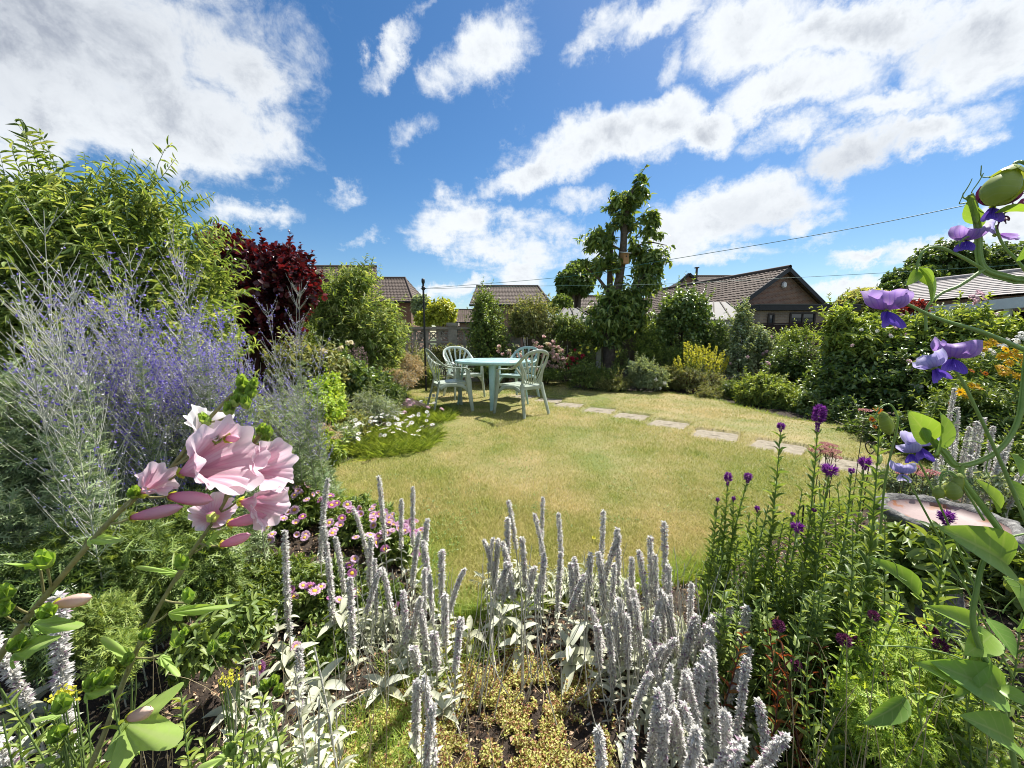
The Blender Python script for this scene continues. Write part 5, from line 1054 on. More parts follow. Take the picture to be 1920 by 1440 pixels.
def sage(label, stems, r, purple=.6, seed=0, leafy=.5, base=None):
    pts = [(P(x, y, Y), pu) for x, y, Y, pu in stems]; c = np.mean([p[0] for p in pts], 0) if base is None else np.array([*base, 0]); t = thing('russian_sage', label, 'flower', (c[0], c[1], 0), 'Russian sage plants in front of the butterfly bush')
    st, lf, fl, fp = MB(), MB(), MB(), MB()
    for p, pu in pts:
        b = np.array([c[0]+(p[0]-c[0])*.35+r.normal(0,.06), c[1]+(p[1]-c[1])*.4+r.normal(0,.06), 0]); m_ = (b+p)/2+np.array([(b[0]-p[0])*.18+r.normal(0,.04), r.normal(0,.04), .06]); H = np.linalg.norm(p-b); q = bez(b[None], m_[None], p[None], 14); tubes(st, q, np.linspace(.0028,.0010,14)[None], 4)
        nb = int(H/(.034+.02*(1-pu))); tt = np.sort(r.uniform(.30, .98, nb)); tt = np.repeat(tt, 2); nb = len(tt); o = (1-tt)[:, None]**2*b+2*(tt*(1-tt))[:, None]*m_+tt[:, None]**2*p; tg = nrm(2*(1-tt)[:, None]*(m_-b)+2*tt[:, None]*(p-m_))
        sv = nrm(np.cross(tg, r.normal(0,1,(nb,3)))); sv[1::2] = -sv[::2]; dr = nrm(tg*.85+sv*.62); ln = (.04+.11*np.sin(np.clip(1.12-tt,0,1)*2.4))*r.uniform(.6,1.2,nb); e = o+dr*ln[:, None]+np.array([0,0,.25])*ln[:, None]; mm = (o+e)/2+sv*ln[:, None]*.08; br = bez(o, mm, e, 4); tubes(st, br, np.linspace(.0013,.0006,4)[None], 3)
        nf = 16; s = r.uniform(.1, 1.02, (nb, nf))[..., None]; q = o[:, None]*(1-s)+e[:, None]*s+(1-s)*s*sv[:, None]*ln[:, None, None]*.15; q = q.reshape(-1,3)+r.normal(0,.0028,(nb*nf,3)); k = np.repeat(tt, nf) > .34; q = q[k]; cl = vnoise(q[:, 0]+q[:, 1]*.5, q[:, 2], 9, 55)*.6+vnoise(q[:, 0], q[:, 2]+q[:, 1], 23, 56)*.4; isf = (r.random(len(q)) < pu) & (cl > .40); kp = isf | (r.random(len(q)) < .08+.4*pu); q = q[kp]; isf = isf[kp]
        for sel, mbx, w in ((isf, fl, 1.0), (~isf, fp, .75)):
            z = q[sel]; n = len(z)
            if n: d = rand_dirs(r, n, -.3); inst(mbx, L_DIA, z, frames(d, rand_dirs(r, n)), np.stack([np.full(n,.0068), np.full(n,.0100), np.full(n,.009)],-1)*r.uniform(.6,1.2,(n,1))*w)
        nl = int(H*leafy/.0030); tt = r.uniform(.03, .72, nl); o = (1-tt)[:, None]**2*b+2*(tt*(1-tt))[:, None]*m_+tt[:, None]**2*p; d = rand_dirs(r, nl, -.2)*[1,1,.5]+[0,0,.35]; L = (.062-.04*tt)*r.uniform(.7,1.2,nl); inst(lf, L_CUT, o, frames(d, rand_dirs(r, nl, .1)), np.stack([L*.45, L, L],-1))
    st.build('stem', m_palestem, t); lf.build('foliage', g_silver, t)
    if fl.n: fl.build('flower', g_sagefl, t)
    if fp.n: fp.build('flower_bud', g_sagepale, t)
r = np.random.default_rng(31)
def rs(n, x0, x1, y0, y1, Y0, Y1, p0, p1): return [(r.uniform(x0,x1), r.uniform(y0,y1), r.uniform(Y0,Y1), r.uniform(p0,p1)) for _ in range(n)]
sage('tall russian sage with long bare silver stems, before the densest part of the butterfly bush', [(82,395,1.15,.05),(112,492,1.1,.1),(60,560,1.1,.1),(12,640,1.05,.05),(30,520,1.2,.05),(128,500,1.3,.2)]+rs(6,0,150,560,780,1.0,1.5,.05,.35), r, base=(-1.25,1.2))
sage('russian sage with a deep violet haze of flowers below the butterfly bush', [(240,460,1.3,.25),(180,520,1.4,.7),(190,480,1.4,.4)]+rs(20,95,260,560,780,1.25,1.7,.5,.95), r, base=(-1.25,1.45))
sage('russian sage with the widest violet flower cloud, behind the pink mallow', [(330,470,1.4,.25),(322,430,1.45,.2),(360,580,1.4,.6)]+rs(38,250,440,585,810,1.35,1.9,.7,1.0), r, base=(-1.3,1.8))
sage('paler russian sage leaning towards the rose bush and the bare soil', [(562,533,1.8,.1),(556,560,1.8,.2),(500,570,1.9,.3),(608,620,1.9,.3)]+rs(15,440,610,650,820,2.1,2.6,.3,.8), r, base=(-1.3,2.6))
def glob(px, py, rx, ry, h, w=1.0):
    c = G(px, py); return np.array([c[0], c[1], h*.25]), np.array([rx, ry, h*.75]), w
kk = dict(up=.5, sh_len=.22, droop=.1, amp=.14, rag=.2, outer=(.35, 1.0), zmin=-.3)
bush('silver_shrub', 'silvery feathery foliage massed under the russian sage', 'shrub', [lobe(-80,690,200,1080,1.35,.3), lobe(90,720,330,1050,1.5,.3), lobe(240,760,430,1030,1.65,.3), lobe(-120,900,160,1150,1.15,.2)], g_silver, 2600, 9, .055, .024, L_CUT, 60, m_palestem, .006, kw=dict(up=.6, sh_len=.22, droop=-.1, amp=.14, rag=.25, srad=.0016))
bush('feathery_plant', 'feathery mid green foliage under the pink mallow, above the bare soil', 'plant', [lobe(60,960,330,1130,1.15,.2), lobe(220,930,430,1080,1.35,.2), lobe(300,1000,440,1150,1.2,.15)], g_mid, 1500, 9, .045, .020, L_CUT, 61, m_greenstem, .004, kw=dict(up=.6, sh_len=.16, amp=.14, rag=.25, srad=.0012))
bush('pale_border_plant', 'tangled grey green growth where the sage meets the bare patch', 'plant', [lobe(440,740,560,880,2.3,.3), lobe(400,820,520,930,2.0,.25)], g_grey, 900, 9, .045, .012, L_CUT, 62, m_palestem, .004, kw=dict(up=.6, sh_len=.2, rag=.25, srad=.0013))

# ------------------------------------------------------------ pink daisies
p_daisy = petalmat('daisy_ray', (.66,.36,.56), (.80,.60,.74), rnd=.25); p_daisy2 = petalmat('daisy_ray_deep', (.42,.12,.34), (.58,.26,.50)); m_daisyc = mat('daisy_centre', [(.45,.22,.01),(.70,.50,.05)], 500, .8)
proto('mat_daisy', daisy(26, .0150, .0030, .12, .42, layers=2, seed=1), [p_daisy, m_daisyc]); proto('deep_daisy', daisy(26, .0155, .0030, .12, .42, layers=2, seed=2), [p_daisy2, m_daisyc]); proto('folded_daisy', daisy(22, .014, .0035, 1.2, .42, layers=2, seed=3), [p_daisy, m_daisyc])
def daisy_mat(label, lobes, px, n, seed, h=.0):
    t, lb, r = bush('pink_daisy', label, 'flower', lobes, g_mid, n, 9, .034, .011, L_OVATE, seed, m_greenstem, .003, 'pink daisy mats', kw=dict(up=.5, sh_len=.10, droop=-.1, spread=.8, amp=.10, outer=(.55,1.0), srad=.0013, zmin=-.1))
    for x, y, z, k in px:
        g = G(x, y, z); put(PROTO[('mat_daisy','deep_daisy','folded_daisy')[k]], t, g, np.array([.15,-.35,.9])+r.normal(0,.3,3), r.uniform(1.0,1.6), r, 'flower')
        st = MB(); tubes(st, np.array([g, g+[r.normal(0,.01), r.normal(0,.01), -.06]]), .0009, 3)
        MBS.append(st.v[0])
    return t
MBS = []
r = np.random.default_rng(12)
dpx = [(r.uniform(500,790), r.uniform(885,1010), .23, r.choice([0,0,1,2])) for _ in range(98)]; dpx = [(x, max(y, 880+(x-500)*.35+r.uniform(0,25)), z, k) for x, y, z, k in dpx]
daisy_mat('dense mat of pink daisies along the lawn edge, behind the tallest woolly spikes', [glob(560,985,.28,.24,.25), glob(680,1010,.22,.20,.24), glob(500,990,.2,.25,.26), glob(740,1050,.16,.14,.20)], dpx, 1500, 70)
dp2 = [(505,1013,.14,0),(522,890,.2,0),(528,905,.2,0),(545,1105,.14,1),(590,1108,.15,0),(582,1100,.15,1),(568,1098,.15,0),(602,1100,.15,0),(620,1122,.12,1),(636,1125,.12,0),(660,1075,.15,1),(655,1060,.15,1),(665,1048,.15,0),(672,1110,.1,1),(710,1005,.16,1),(705,1018,.16,0),(718,1012,.16,0),(722,1030,.15,1),(550,1120,.11,2),(420,1075,.12,0),(410,1165,.08,0),(302,1188,.05,1),(555,1213,.10,0),(486,1253,.13,1),(742,1140,.08,1),(735,965,.18,0),(700,985,.18,0),(780,1040,.12,1)]
t = daisy_mat('shaded dark green daisy mat with scattered purple pink flowers, nearer than the dense mat', [glob(600,1130,.22,.17,.15), glob(520,1110,.20,.17,.15), glob(600,1240,.15,.12,.10), glob(480,1180,.14,.13,.11), glob(700,1150,.14,.12,.12)], dp2, 1500, 71)
# ------------------------------------------------------------ lamb's ears
def woolmat():
    m, nt, out = newmat('felted_wool'); L = nt.links; g = nt.nodes.new('ShaderNodeNewGeometry'); rp = ramp(nt, [(.48,.465,.43),(.74,.73,.69),(.92,.91,.88)], [0,.4,1]); L.new(g.outputs['Random Per Island'], rp.inputs[0])
    p = nt.nodes.new('ShaderNodeBsdfPrincipled'); L.new(rp.outputs[0], p.inputs['Base Color']); p.inputs['Roughness'].default_value=.95; p.inputs['Specular IOR Level'].default_value=.1; p.inputs['Sheen Weight'].default_value=.4
    t = nt.nodes.new('ShaderNodeBsdfTranslucent'); L.new(rp.outputs[0], t.inputs[0]); mx = nt.nodes.new('ShaderNodeMixShader'); mx.inputs[0].default_value=.45; L.new(p.outputs[0], mx.inputs[1]); L.new(t.outputs[0], mx.inputs[2]); L.new(mx.outputs[0], out.inputs[0]); return m
m_wool = woolmat(); m_mauve = leafmat('mauve_floret', [(.16,.10,.13),(.28,.20,.26),(.38,.30,.36)], .3, .9, (1,.9,1), spec=.1)
g_ear = leafmat('lambs_ear_leaf', [(.28,.28,.20),(.38,.39,.30),(.46,.47,.38)], .28, .85, (1.05,1.1,.85), spec=.1)
m_woolstem = mat('woolly_stem', [(.36,.35,.29),(.50,.48,.42)], 60, .95, .4, 300)
L_EAR = strip([0,.1,.25,.45,.65,.85,1], [.25,.55,.85,1,.95,.6,.05], .45, .35)
def ear_spike(seed, h0=.5, b0=.40):
    r = np.random.default_rng(seed); t = thing('lambs_ear', 'x', 'flower', (0,0,0)); bend = r.normal(0, .040, 2)
    ax = lambda z: np.stack([bend[0]*(z/h0)**2, bend[1]*(z/h0)**2, z], -1)
    mb = MB(); z = np.linspace(0, h0*.99, 12); tubes(mb, ax(z)[None], np.linspace(.0034,.002,12)[None], 5); mb.build('stem', m_woolstem, t)
    mb = MB(); zs = np.arange(h0*b0, h0, .0031); whorl = .5+.5*np.cos((zs-h0)/.0125*2*math.pi)**1; low = np.clip((zs-h0*b0)/(h0*.22), 0, 1); rad = (.0048+.0064*whorl)*(1+.25*np.sin(zs*97+seed))*np.clip((h0-zs)/.03+.35, 0, 1)*(.75+.25*low)
    npr = 11; keep = (whorl > .5-low*.75)
    Z = np.repeat(zs[keep], npr); Rr = np.repeat(rad[keep], npr)*r.uniform(.75,1.15,len(Z)); a = r.uniform(0, 6.28, len(Z)); d = np.stack([np.cos(a), np.sin(a), np.zeros(len(Z))], -1); c = ax(Z+r.normal(0,.0012,len(Z))); up = np.array([0,0,1.])
    mm = (r.random(len(Z)) < .09)
    for sel, k in ((~mm, 0), (mm, 1)):
        n = sel.sum(); inst(mb, L_DIA2, c[sel]+d[sel]*Rr[sel][:, None]*.55, frames(nrm(d[sel]*.8+up*r.uniform(.1,.9,(n,1))+r.normal(0,.25,(n,3))), nrm(up-d[sel]*.4+r.normal(0,.3,(n,3)))), np.stack([np.full(n,.0054), np.full(n,.0108), np.full(n,.010)],-1)*r.uniform(.6,1.35,(n,1)), k)
    d = nrm(r.normal(0,.5,(26,3))+up); inst(mb, L_DIA2, np.tile(ax(np.array(h0-.004)), (26,1)), frames(d, rand_dirs(r,26)), .0085)
    mb.build('flower_spike', [m_wool, m_mauve], t)
    mb = MB(); zz = np.array([.02,.06,.11,.16,.21,.27,.33])*h0/.5; L = np.array([.052,.060,.052,.042,.034,.026,.02])
    for q, l in zip(zz, L):
        a = r.uniform(0, 6.28)
        for s in (0, math.pi):
            dd = np.array([[math.cos(a+s), math.sin(a+s), r.uniform(.15,.8)]]); inst(mb, L_EAR, ax(q)[None], frames(dd, np.array([[0,0,1.]])+dd*-.2), np.array([[l*.34, l, l]])*r.uniform(.8,1.15))
    mb.build('foliage', g_ear, t); return t
spk = [ear_spike(200+i, .5, (.42,.5,.34,.45,.3,.55)[i]) for i in range(6)]
used_spk = set()
clusters = {
 'beside the pink daisies': [(718,893,1.62),(770,915,1.6),(748,938,1.62),(690,948,1.6),(790,972,1.55),(640,1002,1.35),(522,1002,1.15),(585,895,1.5),(768,1010,1.45),(806,1028,1.38),(824,1026,1.34),(838,1064,1.30),(700,1052,1.3),(655,1092,1.15),(735,1075,1.3),(790,1062,1.25),(812,1090,1.25),(770,1100,1.2),(830,1120,1.15),(800,1150,1.15),(760,1130,1.12),(848,1188,1.02),(820,1175,1.08),(550,1246,.85),(690,1010,1.42),(612,980,1.45),(675,1075,1.25),(785,1175,1.05),(620,1060,1.25)],
 'at the middle of the lawn edge': [(911,997,1.45),(926,1012,1.42),(936,1005,1.42),(951,975,1.48),(973,948,1.5),(985,1010,1.42),(1015,942,1.48),(1032,964,1.45),(1057,960,1.42),(1002,1062,1.3),(965,1030,1.38),(1075,1050,1.3),(1094,1046,1.3),(1108,1042,1.3),(1130,960,1.38),(1165,985,1.36),(1187,1035,1.3),(920,1052,1.35),(945,1048,1.36),(990,1040,1.38),(1045,1040,1.32),(1140,1040,1.28),(1015,1030,1.38),(1060,1075,1.25),(1125,1000,1.36)],
 'in the tall crowded group right of the fallen stems': [(1226,1002,1.28),(1256,995,1.28),(1220,1050,1.22),(1240,1056,1.22),(1262,1062,1.2),(1296,1072,1.15),(1150,1060,1.22),(1178,1102,1.15),(1192,1105,1.15),(1165,1125,1.12),(1205,1128,1.1),(1235,1118,1.12),(1250,1105,1.14),(1265,1125,1.1),(1140,1130,1.12),(1128,1165,1.08),(1322,1140,1.02),(1300,1120,1.1),(1280,1100,1.12),(1212,1090,1.18),(1185,1160,1.05),(1225,1175,1.02),(1155,1180,1.04),(1275,1170,1.02)],
 'in the dense low front group': [(1200,1200,.98),(1225,1188,.98),(1255,1205,.95),(1312,1222,.88),(1175,1256,.85),(1240,1268,.82),(1272,1288,.80),(1300,1308,.78),(1330,1262,.82),(1353,1250,.84),(1392,1262,.80),(1390,1140,1.0),(1142,1368,.68),(1260,1345,.70),(1210,1395,.64),(1315,1340,.72),(1340,1335,.72),(1376,1290,.76),(1400,1330,.72),(1170,1370,.66),(1290,1370,.68),(1330,1400,.64),(1370,1400,.64),(1240,1330,.74),(1462,1360,.74),(1235,1430,.6),(1180,1425,.6),(1280,1420,.6),(1410,1380,.66),(1305,1260,.84),(1365,1215,.92),(1345,1180,.96),(1280,1235,.9),(1225,1300,.78)],
 'at the near end of the bare soil': [(775,1256,.86),(792,1312,.78),(815,1300,.8),(55,1255,.62),(75,1130,.70),(40,1100,.78)],
 'behind the bird bath': [(1782,728,2.2),(1805,765,2.1),(1825,790,2.0),(1838,782,2.0),(1862,800,2.0),(1875,830,1.9),(1812,800,2.05),(1795,820,1.95),(1850,838,1.9),(1885,808,2.0),(1770,860,1.85),(1830,855,1.85),(1900,850,1.85)]}
ordn = 'first second third fourth fifth sixth seventh eighth ninth tenth eleventh twelfth thirteenth fourteenth fifteenth sixteenth seventeenth eighteenth nineteenth twentieth twenty-first twenty-second twenty-third twenty-fourth twenty-fifth twenty-sixth twenty-seventh twenty-eighth twenty-ninth thirtieth thirty-first thirty-second thirty-third thirty-fourth thirty-fifth'.split()
frm = {'beside the pink daisies': 'mallow', 'at the middle of the lawn edge': 'daisies', 'in the tall crowded group right of the fallen stems': 'fallen stems', 'in the dense low front group': 'fallen stems', 'at the near end of the bare soil': 'mallow', 'behind the bird bath': 'heart topped stake'}
short = {'in the tall crowded group right of the fallen stems': 'in the tall crowded group', }
r = np.random.default_rng(17)
for cl, L_ in clusters.items():
    for i, (px, py, Y) in enumerate(sorted(L_)):
        tip = P(px, py, Y); k = int(r.integers(6)); h = max(tip[2], .12)
        if k in used_spk: t = copy_tree(spk[k])
        else: t = spk[k]; used_spk.add(k)
        t.name = 'lambs_ear'; s = h/.5; w = min(1.25, max(.85, s))*r.uniform(.78,1.18) if cl != 'behind the bird bath' else .9
        t.scale = (w, w, s); lx, ly = r.normal(0, .018, 2)*(.4 if py < 1000 else 1); t.rotation_euler = (0, 0, r.uniform(0, 6.28))
        if r.random() < .75: t.rotation_euler = (ly, lx, t.rotation_euler[2])
        tt = Vector((0, 0, h)); tt.rotate(t.rotation_euler); t.location = (tip[0]-tt.x, Y-tt.y, -.005)
        t['label'] = f"woolly silver lamb's ear spike, {ordn[i]} from the {frm[cl]}, {short.get(cl, cl)}".replace(', at the near end of the bare soil', ', near the bare soil'); t['category'] = 'flower'; t['group'] = "lamb's ear flower spikes"
# rosettes and low leaves
def rosette(px, py, z, n, L, lab, seed, up=.7):
    r = np.random.default_rng(seed); c = G(px, py, z); b = np.array([c[0], c[1], 0]); t = thing('lambs_ear_rosette', lab, 'plant', b, "lamb's ear leaf rosettes"); mb = MB(); a = np.arange(n)*2.4+r.normal(0,.2,n); u = np.linspace(.1, 1.3, n)*up
    ax = np.stack([np.cos(a), np.sin(a), u], -1); p = b+np.array([0,0,1.])*np.linspace(.2,1,n)[:, None]*z; inst(mb, L_EAR, p, frames(ax, np.array([0,0,1.])-ax*.2), np.stack([L*.38*np.ones(n), L*np.ones(n), L*np.ones(n)],-1)*r.uniform(.7,1.15,(n,1))); mb.build('foliage', g_ear, t)
    mb = MB(); tubes(mb, np.array([b, b+[0,0,z]]), .004, 5); mb.build('stem', m_woolstem, t)
for i, a in enumerate([(880,1180,.10,8,.07,'small upright silver rosette beside the gap in the spikes'),(978,1180,.13,10,.075,'pale star shaped rosette among the middle spikes'),(1073,1210,.12,9,.09,'broad leaved rosette in front of the middle spikes'),(1102,1240,.06,8,.08,'rosette beside a dried red leaf under the spikes'),
    (640,1150,.13,12,.09,'silver rosette in front of the shaded daisy mat'),(540,1230,.10,11,.085,'silver rosette between the soil and the shaded daisies'),(515,1160,.12,8,.06,'silver rosette below a lone woolly spike'),(600,1290,.05,12,.09,'flattened rosette on the pale trailing stems'),(720,1290,.05,10,.07,'low rosette at the foot of the daisy side spikes'),
    (830,1330,.05,10,.06,'low rosette under the near trailing spikes'),(1240,1330,.06,14,.08,'rosette in the shade of the dense front spikes'),(1330,1420,.05,14,.08,'rosette at the foot of the dense front spikes'),(440,1330,.05,10,.08,'rosette on the bare soil beside the mallow leaf'),(1180,1230,.1,12,.08,'rosette behind the dense front spikes'),(940,1150,.12,10,.07,'rosette half hidden by the middle spikes'),(1150,1150,.12,10,.07,'rosette in the crowded spikes'),(30,1330,.10,14,.09,'rosette at the foot of the big withered spike')]): rosette(*a[:5], a[5], 300+i)
bush('lambs_ear_foliage', 'mass of dry silvery stems and leaves under the middle spikes', 'plant', [glob(960,1120,.16,.10,.16), glob(1070,1120,.16,.10,.15), glob(1150,1130,.12,.1,.16)], g_ear, 330, 6, .035, .010, L_LANCE, 80, m_woolstem, .003, kw=dict(up=.3, srad=.0016, outer=(.4,1.0), zmin=0))
bush('lambs_ear_foliage', 'mass of silvery leaves under the dense front spikes', 'plant', [glob(1290,1330,.14,.10,.14), glob(1240,1220,.15,.12,.14), glob(1350,1400,.12,.09,.12)], g_ear, 420, 6, .045, .013, L_LANCE, 81, m_woolstem, .003, kw=dict(up=.3, srad=.0018, outer=(.4,1.0), zmin=0))
bush('lambs_ear_foliage', 'mass of silvery leaves under the daisy side spikes', 'plant', [glob(790,1240,.10,.10,.14), glob(700,1200,.12,.10,.12)], g_ear, 240, 6, .04, .012, L_LANCE, 82, m_woolstem, .003, kw=dict(up=.3, srad=.0018, outer=(.4,1.0), zmin=0))
# trailing stems on the ground
trail = [([(1180,1205,.16),(1130,1260,.08),(1090,1310,.03),(1010,1330,.01),(930,1345,.01)],.006,'thick pale fallen stem bowed across the ground cover'),([(1290,1245,.10),(1180,1310,.04),(1090,1315,.02),(1040,1340,.01)],.005,'pale fallen stem forking off the thick bowed stem'),([(920,1110,.16),(925,1230,.07),(950,1310,.02),(1000,1390,.01),(1060,1440,.01)],.004,'thin pale stem trailing down from the middle spikes'),
  ([(840,1270,.08),(860,1370,.02),(900,1420,.01),(990,1380,.01)],.004,'pale stem looping below the daisy side spikes'),([(560,1420,.01),(640,1330,.01),(760,1260,.02)],.005,'long pale stem lying along the grass edge'),([(380,1440,.02),(520,1370,.01),(700,1290,.02),(800,1260,.03)],.006,'longest pale stem lying between soil and grass'),([(730,1440,.01),(850,1400,.01),(980,1415,.01)],.004,'pale dead stem on the ground cover near the looping stem'),([(960,1440,.01),(1080,1410,.01),(1200,1425,.02)],.005,'grey dead stem beside the dense front spikes'),
  ([(1060,1370,.01),(1150,1350,.02),(1190,1345,.03)],.004,'short brown stem leading into the dense front spikes'),([(560,1150,.02),(640,1200,.03),(720,1130,.07)],.003,'thin stem across the shaded daisy mat'),([(1130,1300,.05),(1155,1330,.04),(1165,1400,.01)],.003,'curled dry stem in the shade beside the thick stem')]
for pts, rad, lab in trail:
    q = [G(x, y, z)+[0,0,rad*.5] for x, y, z in pts]; mb = MB(); sp = spline(q, 26)+np.random.default_rng(len(lab)).normal(0,.0012,(26,3)); tubes(mb, sp, np.linspace(rad, rad*.45, 26)[None]*.75, 6, cap=True); tag(mb.build('fallen_stem', m_woolstem, loc=q[0]), lab, 'stem', 'fallen stems')

# ------------------------------------------------------------ ground litter and ground cover
def litter(name, label, polys_px, n, sz, g, seed, T=L_DIA2, z=.03, zj=.01, up=.6, kind='stuff', cat='litter', clump=0):
    r = np.random.default_rng(seed); mb = MB(); P2 = [np.array([G(*p)[:2] for p in q]) for q in polys_px]; bb = np.vstack(P2); x = r.uniform(bb[:,0].min(), bb[:,0].max(), n*3); y = r.uniform(bb[:,1].min(), bb[:,1].max(), n*3); k = np.zeros(len(x), bool)
    for q in P2: k |= inside(q, x, y)
    if clump: k &= (vnoise(x, y, 16, 77)*.6+vnoise(x, y, 45, 78)*.4) > clump
    x, y = x[k][:n], y[k][:n]; N = len(x); zz = -.012+.03*vnoise(x, y, 3, 1)+.018*vnoise(x, y, 14, 2)+.010*vnoise(x, y, 33, 3)
    d = rand_dirs(r, N, -.1)*[1,1,.35]; s = r.uniform(*sz, N); inst(mb, T, np.stack([x, y, zz+.002+np.abs(r.normal(0, zj, N))], -1), frames(d, rand_dirs(r, N, up)), np.stack([s*.6, s, s],-1)); return tag(mb.build(name, g, smooth=False), label, cat, kind=kind)
allfront = [[(-400,1440),(-300,900),(300,900),(560,850),(620,960),(800,1120),(1000,1130),(1300,1080),(1500,1000),(1900,900),(2400,900),(2300,1440),(1900,1700),(0,1700)]]
litter('leaf_litter', 'brown crumbs, twigs and dead leaves on the soil', allfront, 42000, (.004,.018), leafmat('dead_leaf', [(.05,.03,.02),(.15,.09,.055),(.30,.21,.14),(.42,.34,.24)], .15, .9), 401)
litter('straw_litter', 'dry straw and broken stalks on the soil', allfront, 9000, (.02,.06), g_straw, 402, T=strip([0,.5,1],[.03,.045,.02],.1,.0), z=.03)
gc_poly = [[(700,1300),(760,1210),(870,1190),(1000,1230),(1120,1250),(1200,1330),(1160,1460),(1100,1600),(480,1600),(540,1430),(640,1360)]]
litter('ground_cover', 'tiny yellow green and reddish succulent ground cover', gc_poly, 60000, (.004,.009), leafmat('sedum_leaf', [(.12,.04,.025),(.22,.12,.05),(.24,.25,.06),(.34,.35,.09),(.38,.33,.16)], .3, .5), 403, T=L_ROUND, zj=.012, clump=.46)
gp = np.array([G(*p)[:2] for p in [(480,1620),(560,1400),(700,1320),(800,1330),(790,1500),(800,1620)]])
o = blades('grass_patch', 60000, (0,0,1.0), (.45,1.2), lambda x, y: inside(gp, x, y), .02, (.02,.05), (.0015,.0026), 1.2, m_tuft, lean=1.0, seed=44); tag(o, 'patch of rough grass in the bed', 'grass', kind='stuff')
gp2 = np.array([G(*p)[:2] for p in [(870,1150),(1000,1160),(960,1230),(860,1300),(760,1320),(700,1260),(820,1230)]])
o = blades('rough_grass', 26000, (0,0,1.0), (.8,1.6), lambda x, y: inside(gp2, x, y), .02, (.03,.08), (.0015,.0028), 1.2, m_tuft, lean=1.0, seed=45); tag(o, 'rough grass growing through the silver plants', 'grass', kind='stuff')

# ------------------------------------------------------------ right foreground
m_liastem = m_greenstem; p_lia = leafmat('purple_floret', [(.09,.012,.12),(.17,.03,.21),(.26,.08,.30)], .35, .7, (1,.8,1.1), spec=.1)
g_lia = leafmat('spike_plant_leaf', [(.07,.12,.03),(.13,.19,.05),(.20,.26,.08)], .38, .45)
def leafy_stem(tip, base, r, mbl, mbs, L=.07, W=.014, dens=.011, t1=.97, T=L_LANCE, rad=.0026, splay=.7, taper=.6):
    m_ = (tip+base)/2+r.normal(0,.02,3)*[1,1,.3]; H = np.linalg.norm(tip-base); tubes(mbs, bez(base[None], m_[None], tip[None], 10), np.linspace(rad, rad*.55, 10)[None], 5)
    n = max(4, int(H/dens)); tt = np.linspace(.06, t1, n)+r.normal(0,.006,n); p = (1-tt)[:, None]**2*base+2*(tt*(1-tt))[:, None]*m_+tt[:, None]**2*tip; tg = nrm(2*(1-tt)[:, None]*(m_-base)+2*tt[:, None]*(tip-m_)); a = np.arange(n)*2.4+r.uniform(0,6); d = np.stack([np.cos(a), np.sin(a), np.zeros(n)],-1)
    ax = nrm(tg*(.75)+d*splay+r.normal(0,.15,(n,3))); s = (1-taper*tt)*r.uniform(.75,1.2,n); inst(mbl, T, p, frames(ax, nrm(tg-d*.4+r.normal(0,.25,(n,3)))), np.stack([W*s*1.1, L*s, L*s],-1))
def head_spike(r, p, d, ln, rad, fm, t, n=170):
    mb = MB(); s = r.random(n); q = p-d*ln*s[:, None]; o = rand_dirs(r, n, -1); o = nrm(o-d*(o@d)[:, None]*.6); w = rad*np.clip(np.sin(np.clip(s*1.15+.12,0,1)*math.pi)*1.3, .35, 1); inst(mb, L_DIA, q+o*w[:, None]*.35, frames(nrm(o+d*.35), rand_dirs(r,n)), np.stack([np.full(n,.0028), w*1.0, w],-1)); mb.build('flower_head', fm, t)
lia = [(1538,762,1.18,.080,.016,'tallest plant, its purple head highest against the lawn'),(1465,795,1.25,.026,.011,'small purple head, second highest against the lawn'),(1366,888,1.30,.045,.012,'purple head beside a twin, the taller of the pair'),(1404,890,1.28,.030,.012,'round purple head just beyond the taller twin at the lawn edge'),(1346,935,1.3,.014,.006,'tiny faded purple head closest to the bare lawn'),(1376,932,1.28,.016,.006,'tiny dark purple bud between two brighter heads'),(1556,876,1.12,.026,.020,'broadest rounded purple head in front of the last stepping stone'),(1597,880,1.2,.014,.008,'small round purple head beside the broad one'),(1622,862,1.2,.032,.016,'round purple head touching the heart topped stake'),(1495,984,1.1,.022,.016,'low purple tuft inside the leafy clump'),(1776,962,.85,.030,.014,'purple head standing against the bird bath basin'),(1420,950,1.2,.018,.007,'faded purple head sunk among the leaves'),(1487,962,1.15,.010,.006,'dull purple bud low among the leaves'),(1527,955,1.15,.010,.006,'second dull purple bud low among the leaves'),(1650,775,1.0,.0,.0,'budless leafy stem nodding beside the stake')]
r = np.random.default_rng(23)
for px, py, Y, ln, rad, lab in lia:
    tip = P(px, py, Y); base = np.array([tip[0]-.02+r.normal(0,.03)-.03*(tip[2]), Y+r.normal(0,.02), 0]); t = thing('gayfeather', 'upright leafy '+lab if not lab.startswith(('small','round','tiny','broad','faded','low','dull','second','purple')) else lab+', on a leafy stem', 'flower', base, 'purple gayfeather spikes'); a, s = MB(), MB()
    d = nrm(tip-base); leafy_stem(tip-d*ln*.9, base, r, a, s, L=.075, W=.018, splay=.42, dens=.010); a.build('foliage', g_lia, t); s.build('stem', m_liastem, t)
    if ln: head_spike(r, tip, d, ln, rad, p_lia, t, int(120+6000*ln))
